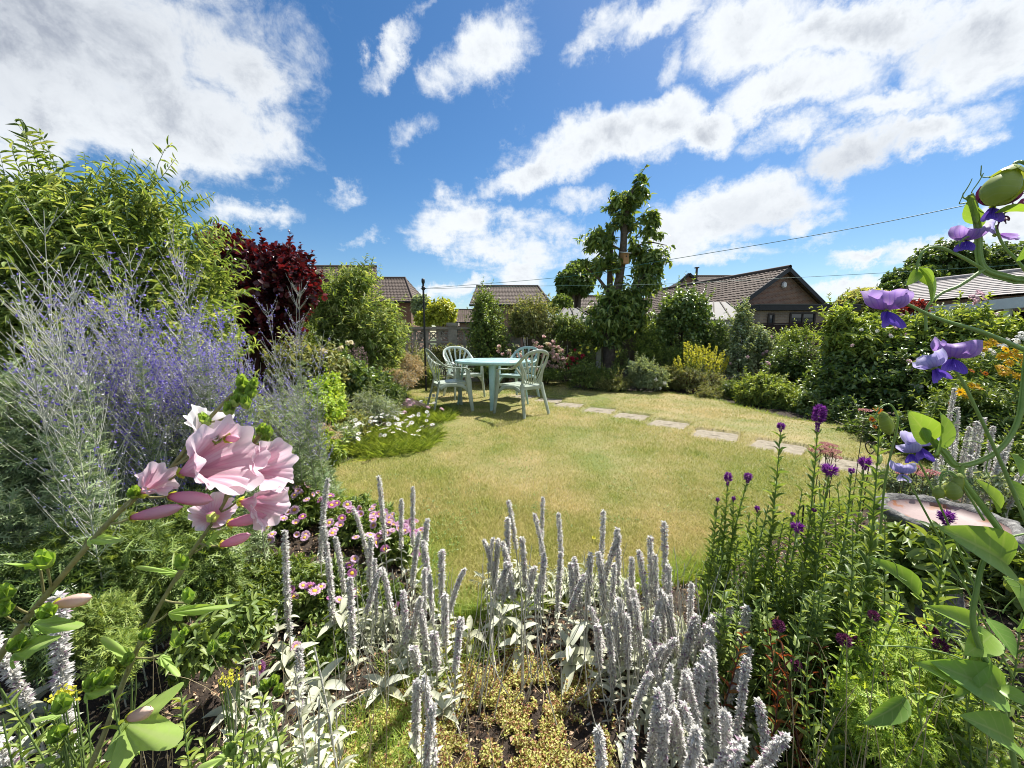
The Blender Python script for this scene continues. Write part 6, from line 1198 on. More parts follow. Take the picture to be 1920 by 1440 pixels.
# leafy stems without flowers, filling the clump
def stems_clump(name, label, cat, boxes, g, seed, L=.07, W=.014, T=L_LANCE, stm=None, splay=.6, dens=.011, group=None, rad=.0022):
    r = np.random.default_rng(seed); a, s = MB(), MB(); c = None
    for x0, x1, y0, y1, Y0, Y1, n in boxes:
        for _ in range(n):
            Y = r.uniform(Y0, Y1); tip = P(r.uniform(x0,x1), r.uniform(y0,y1), Y); tip[2] = max(tip[2], .06); base = np.array([tip[0]+r.normal(0,.05), Y+r.normal(0,.05), 0]); c = base if c is None else c; leafy_stem(tip, base, r, a, s, L, W, dens, T=T, splay=splay, rad=rad)
    t = thing(name, label, cat, (c[0], c[1], 0), group); a.build('foliage', g, t); s.build('stem', stm or m_greenstem, t); return t, r
stems_clump('gayfeather', 'leafy green clump of gayfeather stems beside the lawn, not in flower', 'plant', [(1335,1460,960,1120,1.15,1.4,26),(1440,1600,900,1080,1.1,1.4,28)], g_lia, 90, L=.07, W=.013, splay=.55, group='leafy stem clumps')
stems_clump('leafy_clump', 'broad leaved green clump in front of the bird bath', 'plant', [(1560,1700,960,1150,.95,1.25,26),(1480,1640,1040,1180,.9,1.15,20),(1350,1500,1080,1200,.95,1.2,18)], g_mid, 91, L=.065, W=.022, T=L_OVATE, splay=.8, group='leafy stem clumps')
stems_clump('leafy_clump', 'bright green leafy growth behind the drumstick alliums', 'plant', [(1580,1780,1090,1260,.75,1.05,30),(1660,1850,1180,1340,.65,.9,22)], g_lime, 92, L=.045, W=.015, T=L_OVATE, splay=.8, dens=.009, group='leafy stem clumps')
stems_clump('leafy_clump', 'shaded green growth at the foot of the sweet peas', 'plant', [(1750,1960,1100,1400,.6,.9,30),(1500,1700,1220,1400,.7,.95,22)], g_mid, 93, L=.05, W=.013, splay=.75, group='leafy stem clumps')
stems_clump('rust_stemmed_plant', 'red brown dying stems between the woolly spikes and the alliums', 'plant', [(1390,1560,1150,1300,.78,1.05,16)], g_rust, 94, L=.05, W=.009, splay=.6, stm=m_darkstem, dens=.014)
stems_clump('rust_stemmed_plant', 'green leaved plant growing over the red brown stems', 'plant', [(1380,1560,1080,1220,.85,1.1,26)], g_mid, 95, L=.055, W=.02, T=L_OVATE, splay=.8, dens=.013)
bush('feathery_plant', 'fine light green ferny growth behind the last allium heads', 'plant', [lobe(1640,1200,1820,1400,.75,.12), lobe(1590,1280,1720,1420,.7,.1)], g_lime, 420, 7, .028, .010, L_CUT, 96, m_greenstem, .003, kw=dict(up=.5, sh_len=.12, srad=.001))
bush('sedum_plant', 'pale straw coloured growth behind the bird bath rim', 'plant', [lobe(1640,880,1760,935,1.9,.15), lobe(1750,880,1900,925,1.9,.15)], g_grey, 420, 8, .03, .010, L_DIA2, 97, m_palestem, .003, kw=dict(up=.4, sh_len=.12, srad=.0014))
# flat pink flower heads of sedum
r = np.random.default_rng(4)
def sedum(label, heads, Y):
    c = P(*heads[0], Y); t = thing('stonecrop', label, 'flower', (c[0], c[1], 0), 'flat headed pink stonecrops'); s, a = MB(), MB()
    for x, y in heads: p = P(x, y, Y+r.uniform(-.05,.05)); put(PROTO['sedum_head'], t, p, (0,-.05,1), r.uniform(.6,1.0), r, 'flower_head'); leafy_stem(p-[0,0,.03], np.array([c[0]+(p[0]-c[0])*.5, c[1], 0]), r, a, s, .03, .013, .03, T=L_OVATE)
    s.build('stem', m_twig, t); a.build('foliage', g_grey, t)
sedum('stonecrop with flat dusty pink heads on the near side of the last stepping stone', [(1548,833),(1540,838),(1560,836),(1552,850),(1562,846),(1532,846),(1568,858)], 1.75); sedum('stonecrop with one flat pink head above the heart topped stake', [(1622,770)], 1.9); sedum('stonecrop with pale pink stars beside the bird bath', [(1700,880),(1712,884),(1690,888),(1720,876),(1732,892),(1745,886)], 1.7)
# drumstick alliums
def drum():
    r = np.random.default_rng(9); mb = MB(); n = 230; d = rand_dirs(r, n, -.9); inst(mb, L_DIA2, d*.0065, frames(nrm(d+r.normal(0,.25,(n,3))), rand_dirs(r,n)), np.tile([.0034,.0062,.006],(n,1))); return mb
m_all = leafmat('allium_floret', [(.045,.010,.035),(.11,.025,.07),(.20,.07,.13)], .2, .7, (1,.7,.9), spec=.2); proto('allium_head', drum(), m_all)
al = [(1460,1173),(1583,1200),(1604,1204),(1638,1154),(1632,1240),(1655,1268),(1680,1262),(1693,1284),(1602,1288),(1665,1310),(1732,1230),(1762,1210),(1492,1247),(1757,1287),(1745,1183),(1646,1262)]
for i, (x, y) in enumerate(sorted(al)):
    Y = r.uniform(.72,.92); p = P(x, y, Y); t = thing('drumstick_allium', f'dark maroon drumstick allium head on a thin stalk, {ordn[i]} from the woolly spikes', 'flower', (p[0], Y, 0), 'drumstick alliums'); put(PROTO['allium_head'], t, p, (r.normal(0,.1),0,1), r.uniform(.85,1.25), r, 'flower_head')
    mb = MB(); tubes(mb, bez((p-[0,0,.008])[None], (p*[1,1,.5]+[r.normal(0,.02),r.normal(0,.02),0])[None], np.array([[p[0]+r.normal(0,.03), Y+r.normal(0,.03), 0]]), 9), .0015, 4); mb.build('stem', m_greenstem, t)
# poppies
proto('poppy_head', daisy(4, .016, .026, .9, .12, T=L_ROUND, seed=3), [p_yel, m_disc])
for i, (x, y, Y, lab) in enumerate([(1588,1120,1.0,'small yellow poppy catching the sun above the allium heads'),(1729,1170,.85,'small golden poppy beside the sweet pea leaves'),(1724,1283,.75,'golden poppy beneath the allium heads'),(1645,1122,1.0,'tiny yellow flower between leaves in front of the bird bath'),(1113,1009,1.75,'single yellow dandelion on the open lawn')]):
    p = P(x, y, Y); p = p if i < 4 else G(1113,1009,.05); t = thing('poppy' if i < 4 else 'dandelion', lab, 'flower', (p[0], p[1], 0)); put(PROTO['poppy_head'], t, p, (r.normal(0,.3),-.5,.8), (1.0,1.0,1.05,.5,.8)[i], r, 'flower_head'); mb = MB(); tubes(mb, np.array([p, [p[0],p[1],0]]), .0011, 3); mb.build('stem', m_greenstem, t)
# loose long grasses and stalks at the front
r = np.random.default_rng(50)
def stalks(name, label, n, x0, x1, y0, y1, Y0, Y1, m, rad, r, bend=.08):
    mb = MB(); c = None
    for _ in range(n):
        Y = r.uniform(Y0,Y1); tip = P(r.uniform(x0,x1), r.uniform(y0,y1), Y); tip[2] = max(tip[2], .05); b = np.array([tip[0]+r.normal(0,bend), Y+r.normal(0,bend*.5), 0]); c = b if c is None else c; tubes(mb, bez(b[None], ((b+tip)/2+r.normal(0,bend*.5,3))[None], tip[None], 9), np.linspace(rad, rad*.4, 9)[None], 4)
    return tag(mb.build(name, m, loc=(c[0], c[1], 0)), label, 'stalks', kind='stuff')
m_strawstem = mat('straw_stalk', [(.28,.22,.12),(.44,.36,.22)], 30, .8)
stalks('dry_stalks', 'thin dry stalks standing among the alliums', 70, 1450, 1900, 1180, 1420, .6, .95, m_strawstem, .0016, r)
stalks('green_stalks', 'thin green stalks in the right hand growth', 60, 1400, 1900, 1050, 1350, .7, 1.1, m_greenstem, .0014, r)
stalks('twig_stalks', 'thin dead twigs on the bare soil', 60, 260, 900, 1180, 1420, .6, 1.1, m_strawstem, .0012, r)

# ------------------------------------------------------------ mallow
def px_path(pts): return [P(x, y, Y) for x, y, Y in pts]
p_mal = petalmat('mallow_petal', (.60,.12,.28), (.90,.74,.80), .55, .55, .30, .06, .55, (.72,.30,.48)); p_malw = petalmat('mallow_petal_white', (.70,.50,.55), (.86,.83,.83), .5, .55, .3, .05); p_malbud = petalmat('mallow_bud', (.66,.18,.34), (.84,.52,.62), .4, .5, .4, .05); p_malwither = petalmat('mallow_withered', (.55,.28,.22), (.75,.58,.48), .3, .8)
g_calyx = leafmat('mallow_calyx', [(.34,.40,.10),(.48,.52,.18)], .4, .6); g_malleaf = leafmat('mallow_leaf', [(.18,.28,.06),(.26,.36,.09)], .4, .55, vein=.25); m_malstem = mat('mallow_stem', [(.16,.14,.06),(.26,.24,.10),(.34,.34,.16)], 60, .8, .3, 200)
def basis(d, r=None, roll=0.0):
    d = np.asarray(d, float); d = d/np.linalg.norm(d); a = np.cross(d, [0,0,1.]); a /= np.linalg.norm(a)+1e-9; b = np.cross(d, a); return math.cos(roll)*a+math.sin(roll)*b, d, -math.sin(roll)*a+math.cos(roll)*b
def bell(mb, o, d, L, Rd, roll, r, m=0, npet=5, lift=.8, ruf=.10, half=.85):
    a, d, b = basis(d, roll=roll); nu, nv = 22, 31; u, v = np.meshgrid(np.linspace(0,1,nu), np.linspace(-1,1,nv), indexing='ij')
    for k in range(npet):
        ph = r.uniform(0,6.28,4); w = half*(2*math.pi/npet)*(.35+.65*np.sin(np.clip(u*1.05,0,1)*math.pi*.62)); th = k*2*math.pi/npet+v*w; rad = Rd*(.05+.80*u**(lift+.25)*(1-.05*v*v)+.24*u**7)*(1+ruf*1.3*u**3*np.sin(v*7+ph[0])+.05*np.sin(v*13+ph[1])*u*u)+(.0012 if k % 2 else 0)*u
        zz = L*(u*(1-.20*v*v*v*v*u-.06*np.exp(-(v/.18)**2)*u**4)-.06*u**3*np.cos(v*3+ph[2]))+L*.05*u**3*np.sin(v*9+ph[3]); zz = zz*(1-.03*(k % 3))
        V = np.asarray(o)+rad[..., None]*(np.cos(th)[..., None]*a+np.sin(th)[..., None]*b)+zz[..., None]*d; i = (np.arange(nu-1)[:, None]*nv+np.arange(nv-1)[None]); F = np.stack([i,i+1,i+1+nv,i+nv],-1).reshape(-1,4); mb.add(V.reshape(-1,3), F, m, np.stack([u.ravel(), (v+k*2).ravel()], -1))
def rollbud(mb, o, d, L, Rd, r, tw=2.0):
    a, d, b = basis(d); nu, nv = 16, 26; u, v = np.meshgrid(np.linspace(0,1,nu), np.linspace(0,1,nv), indexing='ij'); th = v*2*math.pi*1.35+u*tw; rad = Rd*(1-.8*u**8)*(.25+.95*np.sin(np.clip(u*.82+.05,0,1)*math.pi)**.8*1.0)*(.78+.22*v)*(1+.07*np.sin(th*5)); rad = rad*np.where(u > .93, .75, 1)
    V = np.asarray(o)+rad[..., None]*(np.cos(th)[..., None]*a+np.sin(th)[..., None]*b)+(L*u)[..., None]*d; i = (np.arange(nu-1)[:, None]*nv+np.arange(nv-1)[None]); mb.add(V.reshape(-1,3), np.stack([i,i+1,i+1+nv,i+nv],-1).reshape(-1,4), 0, np.stack([u.ravel(), v.ravel()*2], -1))
def calyx(mb, o, d, s, r, n=5, open_=.45):
    a, d, b = basis(d); T = strip([0,.2,.5,.8,1],[.5,.95,1,.55,.0],-.35,.3)
    th = np.arange(n)*2*math.pi/n+r.uniform(0,6); rd = np.cos(th)[:, None]*a+np.sin(th)[:, None]*b; inst(mb, T, np.asarray(o)+rd*s*.05-d*s*.12, frames(d+rd*open_, -rd+d*.1), np.tile([s*.62, s, s],(n,1)))
    th = th+.5; rd = np.cos(th)[:, None]*a+np.sin(th)[:, None]*b; inst(mb, T, np.asarray(o)+rd*s*.08-d*s*.2, frames(d*.6+rd*(open_+.5), -rd+d*.1), np.tile([s*.5, s*.7, s*.7],(n,1))); lathe(mb, [(.0001,-.2),(.2,-.12),(.28,.05),(.2,.2),(.0001,.3)], (0,0,0), 8); V = mb.v[-1]; mb.v[-1] = np.asarray(o)+s*.8*(V[:, 0:1]*a+V[:, 1:2]*b+V[:, 2:3]*d)
def radial_leaf(mb, o, tip, r, wid=.9, lobes=3, nrm_hint=(0,-.6,.8), m=0, sharp=.35, sub=6, cup=.09):
    """a palmate leaf from the stalk point o to the tip"""
    o = np.asarray(o); ax = tip-o; L = np.linalg.norm(ax); f = frames(ax[None], np.array([nrm_hint]))[0]; s, a, n = f[:, 0], f[:, 1], f[:, 2]; K = 81; th = np.linspace(-2.4, 2.4, K); rr = (.34+.66*np.exp(-(np.abs(th)/.36)**1.6))+(.46*np.exp(-((np.abs(th)-1.12)/.30)**2)+.20*np.exp(-((np.abs(th)-2.0)/.28)**2) if lobes > 1 else 0); rr = rr*(1+.07*np.abs(np.sin(th*sub*1.6)))
    V=[o+0*a]; u=[(0,0)]
    for q in (.33,.66,1.0):
        for t_, r_ in zip(th, rr):
            R_ = r_*q*L*.78; u.append((q, abs(t_)/1.2 % 1.0 if abs(t_) > .3 else abs(t_))); V.append(o+a*(L*.22*q+R_*math.cos(t_))+s*(R_*math.sin(t_)*wid)+n*(-cup*L*q*q*(.6+.4*math.cos(t_*3))+.03*L*math.sin(t_*7)*q))
    F3 = [(0,1+i,2+i) for i in range(K-1)]; F4 = [(1+k*K+i,1+(k+1)*K+i,2+(k+1)*K+i,2+k*K+i) for k in range(2) for i in range(K-1)]
    b = mb.n; mb.add(V, F3, m, u); mb.f.append(np.array(F4)+b); mb.v.append(np.zeros((0,3))); mb.m.append(np.full(len(F4), m)); mb.u.append(np.zeros((0,2)))
def mallow(label, stem, flowers_, buds, tips, leaves_, r, rad=.0045):
    q = px_path(stem); base = q[0]; t = thing('mallow', label, 'flower', (base[0], base[1], min(base[2], .0) if base[2] < .05 else 0)); mb = MB(); n = 50; S = spline(q, n); tubes(mb, S, np.linspace(rad, rad*.45, n)[None], 8)
    g = MB()
    def join(pt):
        k = int(np.argmin(np.linalg.norm(S-pt, axis=1))); k = max(0, k-3); (np.linalg.norm(S[k]-pt) < .075) and tubes(mb, bez(S[k][None], ((S[k]+pt)/2+[0,0,-.006])[None], pt[None], 6), .0016, 5)
    for (x0,y0,Y0,x1,y1,Y1,w,kind,op) in flowers_:
        o, e = P(x0,y0,Y0), P(x1,y1,Y1); d = e-o; L = np.linalg.norm(d); f = MB()
        bell(f, o, d, L, w, r.uniform(0,6), r, lift=op); c = MB(); calyx(c, o, d, .017, r); join(o-nrm(d)*.003)
        fo = f.build('flower', p_mal if kind == 0 else p_malw, t); c.build('calyx', g_calyx, fo)
    for (x0,y0,Y0,x1,y1,Y1,w,kind) in buds:
        o, e = P(x0,y0,Y0), P(x1,y1,Y1); d = e-o; L = np.linalg.norm(d); f = MB(); rollbud(f, o, d, L, w, r); c = MB(); calyx(c, o, d, .016, r, open_=.35); join(o-nrm(d)*.003); fo = f.build('bud', (p_malbud, p_malwither)[kind], t); c.build('calyx', g_calyx, fo)
    for (x, y, Y, s) in tips: o = P(x,y,Y); calyx(g, o, np.array([r.normal(.3,.3), r.normal(-.2,.2), 1.]), s*1.3, r, open_=.12); join(o-[0,0,s*.2])
    for (x0,y0,Y0,x1,y1,Y1,w,lb) in leaves_: o = P(x0,y0,Y0); radial_leaf(g, o, P(x1,y1,Y1), r, w, lb, nrm_hint=(r.normal(0,.3), -.5, .8)); join(o)
    g.build('foliage', g_malleaf, t); mb.build('stem', m_malstem, t)
r = np.random.default_rng(61)
mallow('pink mallow stem arching from the bed corner, with the largest open pink bell',
  [(-60,1330,.50),(20,1200,.50),(100,1100,.50),(185,1000,.50),(245,940,.51),(310,890,.52),(375,805,.53),(430,745,.54),(462,722,.54)],
  [(337,888,.515,440,852,.50,.046,0,.75),(372,828,.53,402,790,.53,.030,1,.6),(262,928,.505,302,896,.50,.020,0,.9)],
  [(248,970,.50,343,950,.48,.0075,0),(318,930,.51,400,938,.50,.0085,0),(105,1133,.48,172,1120,.47,.0075,1),(425,822,.525,447,821,.51,.005,0)],
  [(455,726,.54,.018),(470,742,.54,.017),(440,758,.53,.017),(462,762,.53,.016),(430,775,.53,.016),(474,725,.54,.013),(448,745,.54,.015),(390,793,.53,.015),(405,828,.52,.014),(378,838,.52,.015),(88,1058,.48,.022),(250,930,.50,.016),(10,1120,.46,.020),(8,1150,.46,.018),(90,1150,.46,.020),(30,1215,.45,.020),(360,842,.52,.014)],
  [(75,1062,.49,10,1048,.45,.45,1),(60,1170,.47,140,1170,.44,.45,1),(25,1225,.46,90,1195,.43,.6,1),(165,1010,.50,222,1010,.48,.5,1)], r)
mallow('pink mallow stem leaning beside the arching one, carrying a cluster of pale pink bells',
  [(150,1480,.55),(190,1390,.56),(235,1270,.57),(275,1180,.57),(320,1100,.57),(360,1035,.57),(395,985,.57),(430,925,.57),(455,860,.57),(487,812,.57)],
  [(458,888,.565,522,870,.555,.034,0,.7),(448,940,.56,514,950,.55,.029,0,.75),(398,972,.55,400,958,.585,.026,0,.5),(430,905,.58,452,892,.60,.024,1,.6)],
  [(428,982,.56,500,966,.55,.0075,0),(415,1022,.56,470,1002,.55,.0070,0),(242,1345,.52,285,1332,.50,.008,1)],
  [(488,812,.57,.016),(497,825,.57,.014),(470,828,.57,.015),(460,846,.57,.015),(505,815,.57,.013),(475,862,.57,.015),(446,848,.565,.013),(345,1062,.56,.020),(355,1125,.55,.018),(272,1195,.55,.018),(240,1242,.54,.017),(415,1200,.54,.016),(345,1190,.55,.012),(335,1205,.55,.012),(400,1222,.53,.016),(118,1330,.46,.022),(190,1280,.50,.024),(170,1290,.50,.02),(112,1380,.46,.022),(512,1280,.56,.018),(500,1290,.56,.018),(520,1300,.56,.018),(438,1410,.52,.018)],
  [(230,1355,.53,322,1388,.48,.75,3),(385,1020,.57,420,985,.55,.5,1),(335,1075,.57,255,1060,.55,.35,1),(250,1240,.56,195,1195,.54,.5,1),(315,1150,.56,430,1130,.54,.3,1),(255,1400,.53,215,1440,.48,.7,1),(300,1230,.55,335,1265,.53,.5,1),(330,1215,.55,325,1180,.53,.5,1),(230,1370,.52,190,1420,.49,.6,1),(160,1300,.50,205,1290,.48,.6,1),(105,1420,.46,60,1430,.44,.6,1),(115,1340,.47,60,1350,.45,.55,1),(425,1420,.52,370,1440,.5,.7,1)], r, .0042)

# ------------------------------------------------------------ sweet peas
p_std = petalmat('sweet_pea_standard', (.34,.13,.46), (.50,.36,.70), .5, .5, .4, .04, .55, (.24,.10,.50)); p_wing = petalmat('sweet_pea_wing', (.12,.05,.46), (.24,.14,.66), .4, .5, .4, .04, .5, (.06,.02,.34)); p_pale = petalmat('sweet_pea_pale', (.34,.28,.60), (.58,.54,.80), .5, .5, .4, .04, .55, (.28,.20,.58)); p_darkf = petalmat('sweet_pea_dark', (.05,.006,.03), (.10,.015,.06), .3, .5)
g_pea = leafmat('sweet_pea_leaf', [(.10,.19,.035),(.15,.25,.05),(.20,.30,.06)], .42, .4, vein=.2); m_peastem = mat('sweet_pea_stem', [(.16,.26,.06),(.26,.36,.11)], 30, .5, .2, 150); g_peabud = leafmat('sweet_pea_bud', [(.20,.26,.06),(.28,.32,.08)], .4, .45, vein=.35)
def petal(mb, o, fx, fy, fz, W, L, back=.3, ruf=.10, ph=0.0, cup=0.0, m=0, notch=.26):
    """fx across, fy along, fz towards the front"""
    nu, nv = 12, 17; u, v = np.meshgrid(np.linspace(0,1,nu), np.linspace(-1,1,nv), indexing='ij'); w = W*np.sqrt(np.clip(1-(1-np.clip(u*1.35,0,1))**2,0,1))*(1-.12*np.clip(u-.75,0,1)*4*.5); x = v*w*.5; y = L*(1+.16*np.sin(v*3+ph)*u)*(u-notch*u**4*(1-np.abs(v))-.10*v*v*u); z = -back*L*u*u+cup*np.abs(v)**2*W*u+ruf*W*u*u*np.sin(v*4.5+ph)*.5+ruf*.5*W*u*np.sin(u*5+ph+v*2)+.05*W*u*u*np.sin(v*11+ph*2)+.025*W*u**3*np.sin(v*23+ph)
    V = np.asarray(o)+x[..., None]*fx+y[..., None]*fy+z[..., None]*fz; i = (np.arange(nu-1)[:, None]*nv+np.arange(nv-1)[None]); mb.add(V.reshape(-1,3), np.stack([i,i+1,i+1+nv,i+nv],-1).reshape(-1,4), m, np.stack([u.ravel(), v.ravel()], -1))
def pea_flower(t, px, py, Y, s, face, up, mats=None, roll=0, r=None, spread=1.0):
    mats = mats or (p_std, p_wing); o = P(px, py, Y); f = np.array(face, float); f /= np.linalg.norm(f); u = np.array(up, float); u -= f*(u@f); u /= np.linalg.norm(u); x = np.cross(u, f)
    a = MB(); petal(a, o, x, u, f, s*1.25*spread, s*.72, .30, .22, r.uniform(0,6)); petal(a, o-f*s*.03, x*.9, nrm(u*.9+x*.15), f, s*1.05*spread, s*.62, .50, .26, r.uniform(0,6)); root = a.build('standard_petal', mats[0], t)
    b = MB(); petal(b, o+f*s*.08, nrm(x*.8+f*.5), nrm(-u*.55+f*.35+x*.25), nrm(f-x*.5), s*.55, s*.62, -.15, .09, 1, cup=.2); petal(b, o+f*s*.08, nrm(x*.8-f*.5), nrm(-u*.55+f*.35-x*.25), nrm(f+x*.5), s*.55, s*.62, -.15, .09, 2, cup=.2); petal(b, o+f*s*.05, f, nrm(-u*.3+f*.5), x, s*.3, s*.5, 0, .03, 0); b.build('wing_petal', mats[1], t)
    c = MB(); calyx(c, o-f*s*.08, f, s*.22, r, open_=.5); c.build('calyx', g_peabud, t)
def strand(mb, pts, rad0, rad1, sides=7, n=40, flat=False):
    S = spline(px_path(pts), n); tubes(mb, S, np.linspace(rad0, rad1, n)[None], sides)
    if flat:   # the winged edges of the stem
        for s in (-1, 1):
            t_ = nrm(np.gradient(S, axis=0)); sd_ = nrm(np.cross(t_, np.array([.1,1.,.2]))); 
            ribbon(mb, S+sd_*s*rad0*1.1, sd_, rad0*.9, rad0*.2)
    return S
def pleaf(mb, x0, y0, Y0, x1, y1, Y1, w, r, hint=(0,-.7,.6), T=None, cv=1.0):
    o, e = P(x0,y0,Y0), P(x1,y1,Y1); e = o+(e-o)*.86; L = np.linalg.norm(e-o); inst(mb, T or L_OVATE_N, o[None], frames((e-o)[None], np.array([hint])+r.normal(0,.15,(1,3))), np.array([[L*w, L, L*cv]]))
def tendril(mb, x, y, Y, dx, dy, r, n=30, turns=1.5, s=.012):
    o = P(x,y,Y); e = P(x+dx, y+dy, Y); q = np.linspace(0,1,n); L = o+(e-o)*q[:, None]; an = q**2*turns*6.28; L = L+np.stack([np.sin(an)*s*q, .3*s*q*np.cos(an*1.3), (1-np.cos(an))*s*q], -1); tubes(mb, L, np.linspace(.0007,.0004,n)[None], 4)
r = np.random.default_rng(71)
# plant one: the upper stems
t = thing('sweet_pea', 'sweet pea reaching across the stone roofed house, with a fat green bud and dusky flowers', 'flower', (*P(1960,1100,.42)[:2], 0)); s, a = MB(), MB()
strand(s, [(2010,1700,.42),(1990,1100,.42),(1975,700,.42),(1960,545,.41),(1900,524,.40),(1850,508,.40),(1836,480,.40),(1834,430,.40),(1826,385,.40),(1817,366,.40)], .0024, .0014, flat=True)
strand(s, [(1850,508,.40),(1800,480,.40),(1762,464,.40),(1735,468,.40),(1722,490,.40),(1718,512,.40)], .0015,.001); strand(s, [(1845,505,.40),(1800,535,.40),(1765,550,.40),(1738,578,.40),(1736,620,.40)], .0018,.0012)
strand(s, [(1835,447,.40),(1815,444,.40),(1800,455,.40),(1796,470,.40)], .001,.0008); strand(s, [(1945,540,.40),(1912,494,.40),(1885,465,.40),(1872,440,.40),(1868,422,.40)], .0014,.001)
strand(s, [(1990,460,.38),(1950,340,.38),(1925,308,.38),(1905,305,.38),(1893,322,.38)], .0018,.0014)
for q in ((1828,370,-14,-20),(1815,375,-22,-15),(1822,378,-45,8),(1830,380,20,-8),(1880,328,-70,8)): tendril(s, q[0], q[1], .40, q[2], q[3], r, turns=.25)
s.build('stem', m_peastem, t)
pleaf(a, 1722,500,.40, 1775,575,.385, .55, r, (.5,-.8,.3)); pleaf(a, 1718,505,.40, 1758,540,.39, .6, r, (-.6,-.6,.5)); pleaf(a, 1720,508,.40, 1705,535,.39, .5, r); pleaf(a, 1830,420,.40, 1812,362,.395, .42, r, (-.9,-.3,.2)); pleaf(a, 1833,430,.40, 1840,372,.395, .35, r, (.9,-.3,.2)); pleaf(a, 1865,400,.38, 1960,385,.37, .4, r, (0,.3,1))
pleaf(a, 1905,490,.39, 1945,440,.38, .4, r); a.build('foliage', g_pea, t)
mb = MB(); rollbud(mb, P(1895,322,.37), P(1858,392,.37)-P(1895,322,.37), np.linalg.norm(P(1858,392,.37)-P(1895,322,.37))*.92, .0115, r, .6); calyx(mb, P(1898,318,.37), P(1858,392,.37)-P(1898,318,.37), .022, r, open_=.5); mb.build('bud', g_peabud, t)
pea_flower(t, 1862,388,.385, .024, (-.5,-.7,-.4), (.3,.2,1), (p_darkf, p_wing), r=r); pea_flower(t, 1812,452,.40, 0.0224, (-.7,-.6,-.1), (.2,.1,1), (p_std, p_wing), r=r); pea_flower(t, 1868,440,.41, 0.0224, (.5,-.6,.2), (.1,0,1), (p_pale, p_std), r=r)
pea_flower(t, 1880,402,.39, .018, (.3,-.5,-.9), (.5,.2,.6), (p_darkf, p_darkf), r=r)
# plant two: two large violet flowers
t = thing('sweet_pea', 'sweet pea with two large violet flowers before the right border', 'flower', (*P(1975,1100,.36)[:2], 0)); s, a = MB(), MB()
strand(s, [(2100,1700,.36),(2060,1000,.36),(2000,700,.35),(1910,652,.35),(1840,622,.35),(1760,598,.35),(1705,572,.35),(1675,560,.35)], .0028, .0010); strand(s, [(2010,1300,.36),(1960,1080,.36),(1895,910,.36),(1860,830,.36),(1815,735,.36),(1795,700,.36),(1780,688,.36)], .0018,.0011)
s.build('stem', m_peastem, t)
pea_flower(t, 1660,582,.35, 0.0277, (-.15,-.9,-.25), (.05,.1,1), r=r, spread=1.25); pea_flower(t, 1786,672,.36, 0.0264, (-.55,-.8,-.05), (.25,.1,1), r=r, spread=1.1); pea_flower(t, 1752,690,.355, 0.0198, (-.4,-.8,-.4), (-.4,.1,.7), (p_pale, p_wing), r=r)
# plant three: the curving main stem with leaves, pods and two paler flowers
t = thing('sweet_pea', 'sweet pea with a thick curving stem and pale lilac flowers over the bird bath', 'flower', (*P(1900,1300,.45)[:2], 0)); s, a = MB(), MB()
strand(s, [(1935,560,.42),(1922,700,.42),(1908,790,.42),(1868,848,.42),(1800,874,.42),(1772,850,.42),(1745,820,.42),(1730,795,.42)], .0024,.0014, flat=True)
strand(s, [(1803,873,.42),(1806,900,.42),(1850,960,.42),(1880,1010,.42),(1850,1040,.42),(1832,1100,.42),(1826,1180,.42),(1870,1290,.42),(1900,1420,.42),(1930,1600,.42)], .0022,.0026, flat=True)
strand(s, [(1845,975,.41),(1820,935,.41),(1790,890,.41),(1770,885,.41),(1760,900,.41)], .0013,.0009); strand(s, [(1800,900,.41),(1780,888,.41),(1766,895,.41),(1762,915,.41)], .001,.0008)
strand(s, [(1860,1180,.45),(1790,1010,.45),(1740,900,.45),(1725,870,.45),(1718,855,.45)], .0013,.0009); strand(s, [(1900,1270,.44),(1800,1080,.44),(1735,960,.44),(1705,905,.44),(1692,893,.44)], .0012,.0009)
strand(s, [(1880,1010,.42),(1930,1000,.42),(1990,1000,.42)], .0012,.001); strand(s, [(1870,1290,.42),(1800,1235,.42),(1720,1215,.42),(1640,1210,.43)], .0012,.0006)
strand(s, [(1640,785,.46),(1650,765,.46),(1668,758,.46),(1680,775,.46),(1682,800,.46),(1660,900,.48),(1650,1000,.5)], .0008,.0014)
for q in ((1740,815,60,-18),(1830,1210,-120,-20),(1700,1090,-60,-30),(1860,900,-40,-60),(1800,1300,-100,30),(1600,1060,40,60),(1880,1150,30,-50)): tendril(s, q[0], q[1], .43, q[2], q[3], r, turns=1.0)
s.build('stem', m_peastem, t)
pleaf(a, 1752,852,.42, 1795,768,.40, .72, r, (.3,-.8,.3)); pleaf(a, 1745,828,.42, 1712,768,.41, .62, r, (-.5,-.8,.2)); pleaf(a, 1728,800,.42, 1748,835,.41, .5, r, (-.3,-.9,.3))
for q in [(1890,1060,.42,1806,985,.38,.42),(1910,1020,.42,1990,1090,.39,.5),(1880,1080,.44,1960,1180,.40,.5),(1850,1160,.43,1925,1240,.39,.55),(1850,1275,.43,1745,1250,.40,.35),(1880,1300,.42,1775,1245,.40,.45),(1840,1215,.43,1800,1330,.40,.3),(1870,1290,.41,1960,1330,.38,.6),(1900,1390,.40,1830,1340,.38,.45),(1900,1400,.40,1980,1470,.37,.6),(1860,1190,.43,1815,1230,.41,.6),(1830,1180,.44,1760,1130,.42,.3),(1890,900,.43,1940,960,.41,.45),(1895,850,.43,1930,900,.41,.5),(1720,1120,.46,1655,1035,.44,.28),(1700,1310,.46,1620,1370,.44,.35),(1905,1180,.40,1960,1120,.38,.6),(1870,960,.42,1850,890,.41,.35)]: pleaf(a, *q[:6], q[6], r)
a.build('foliage', g_pea, t)
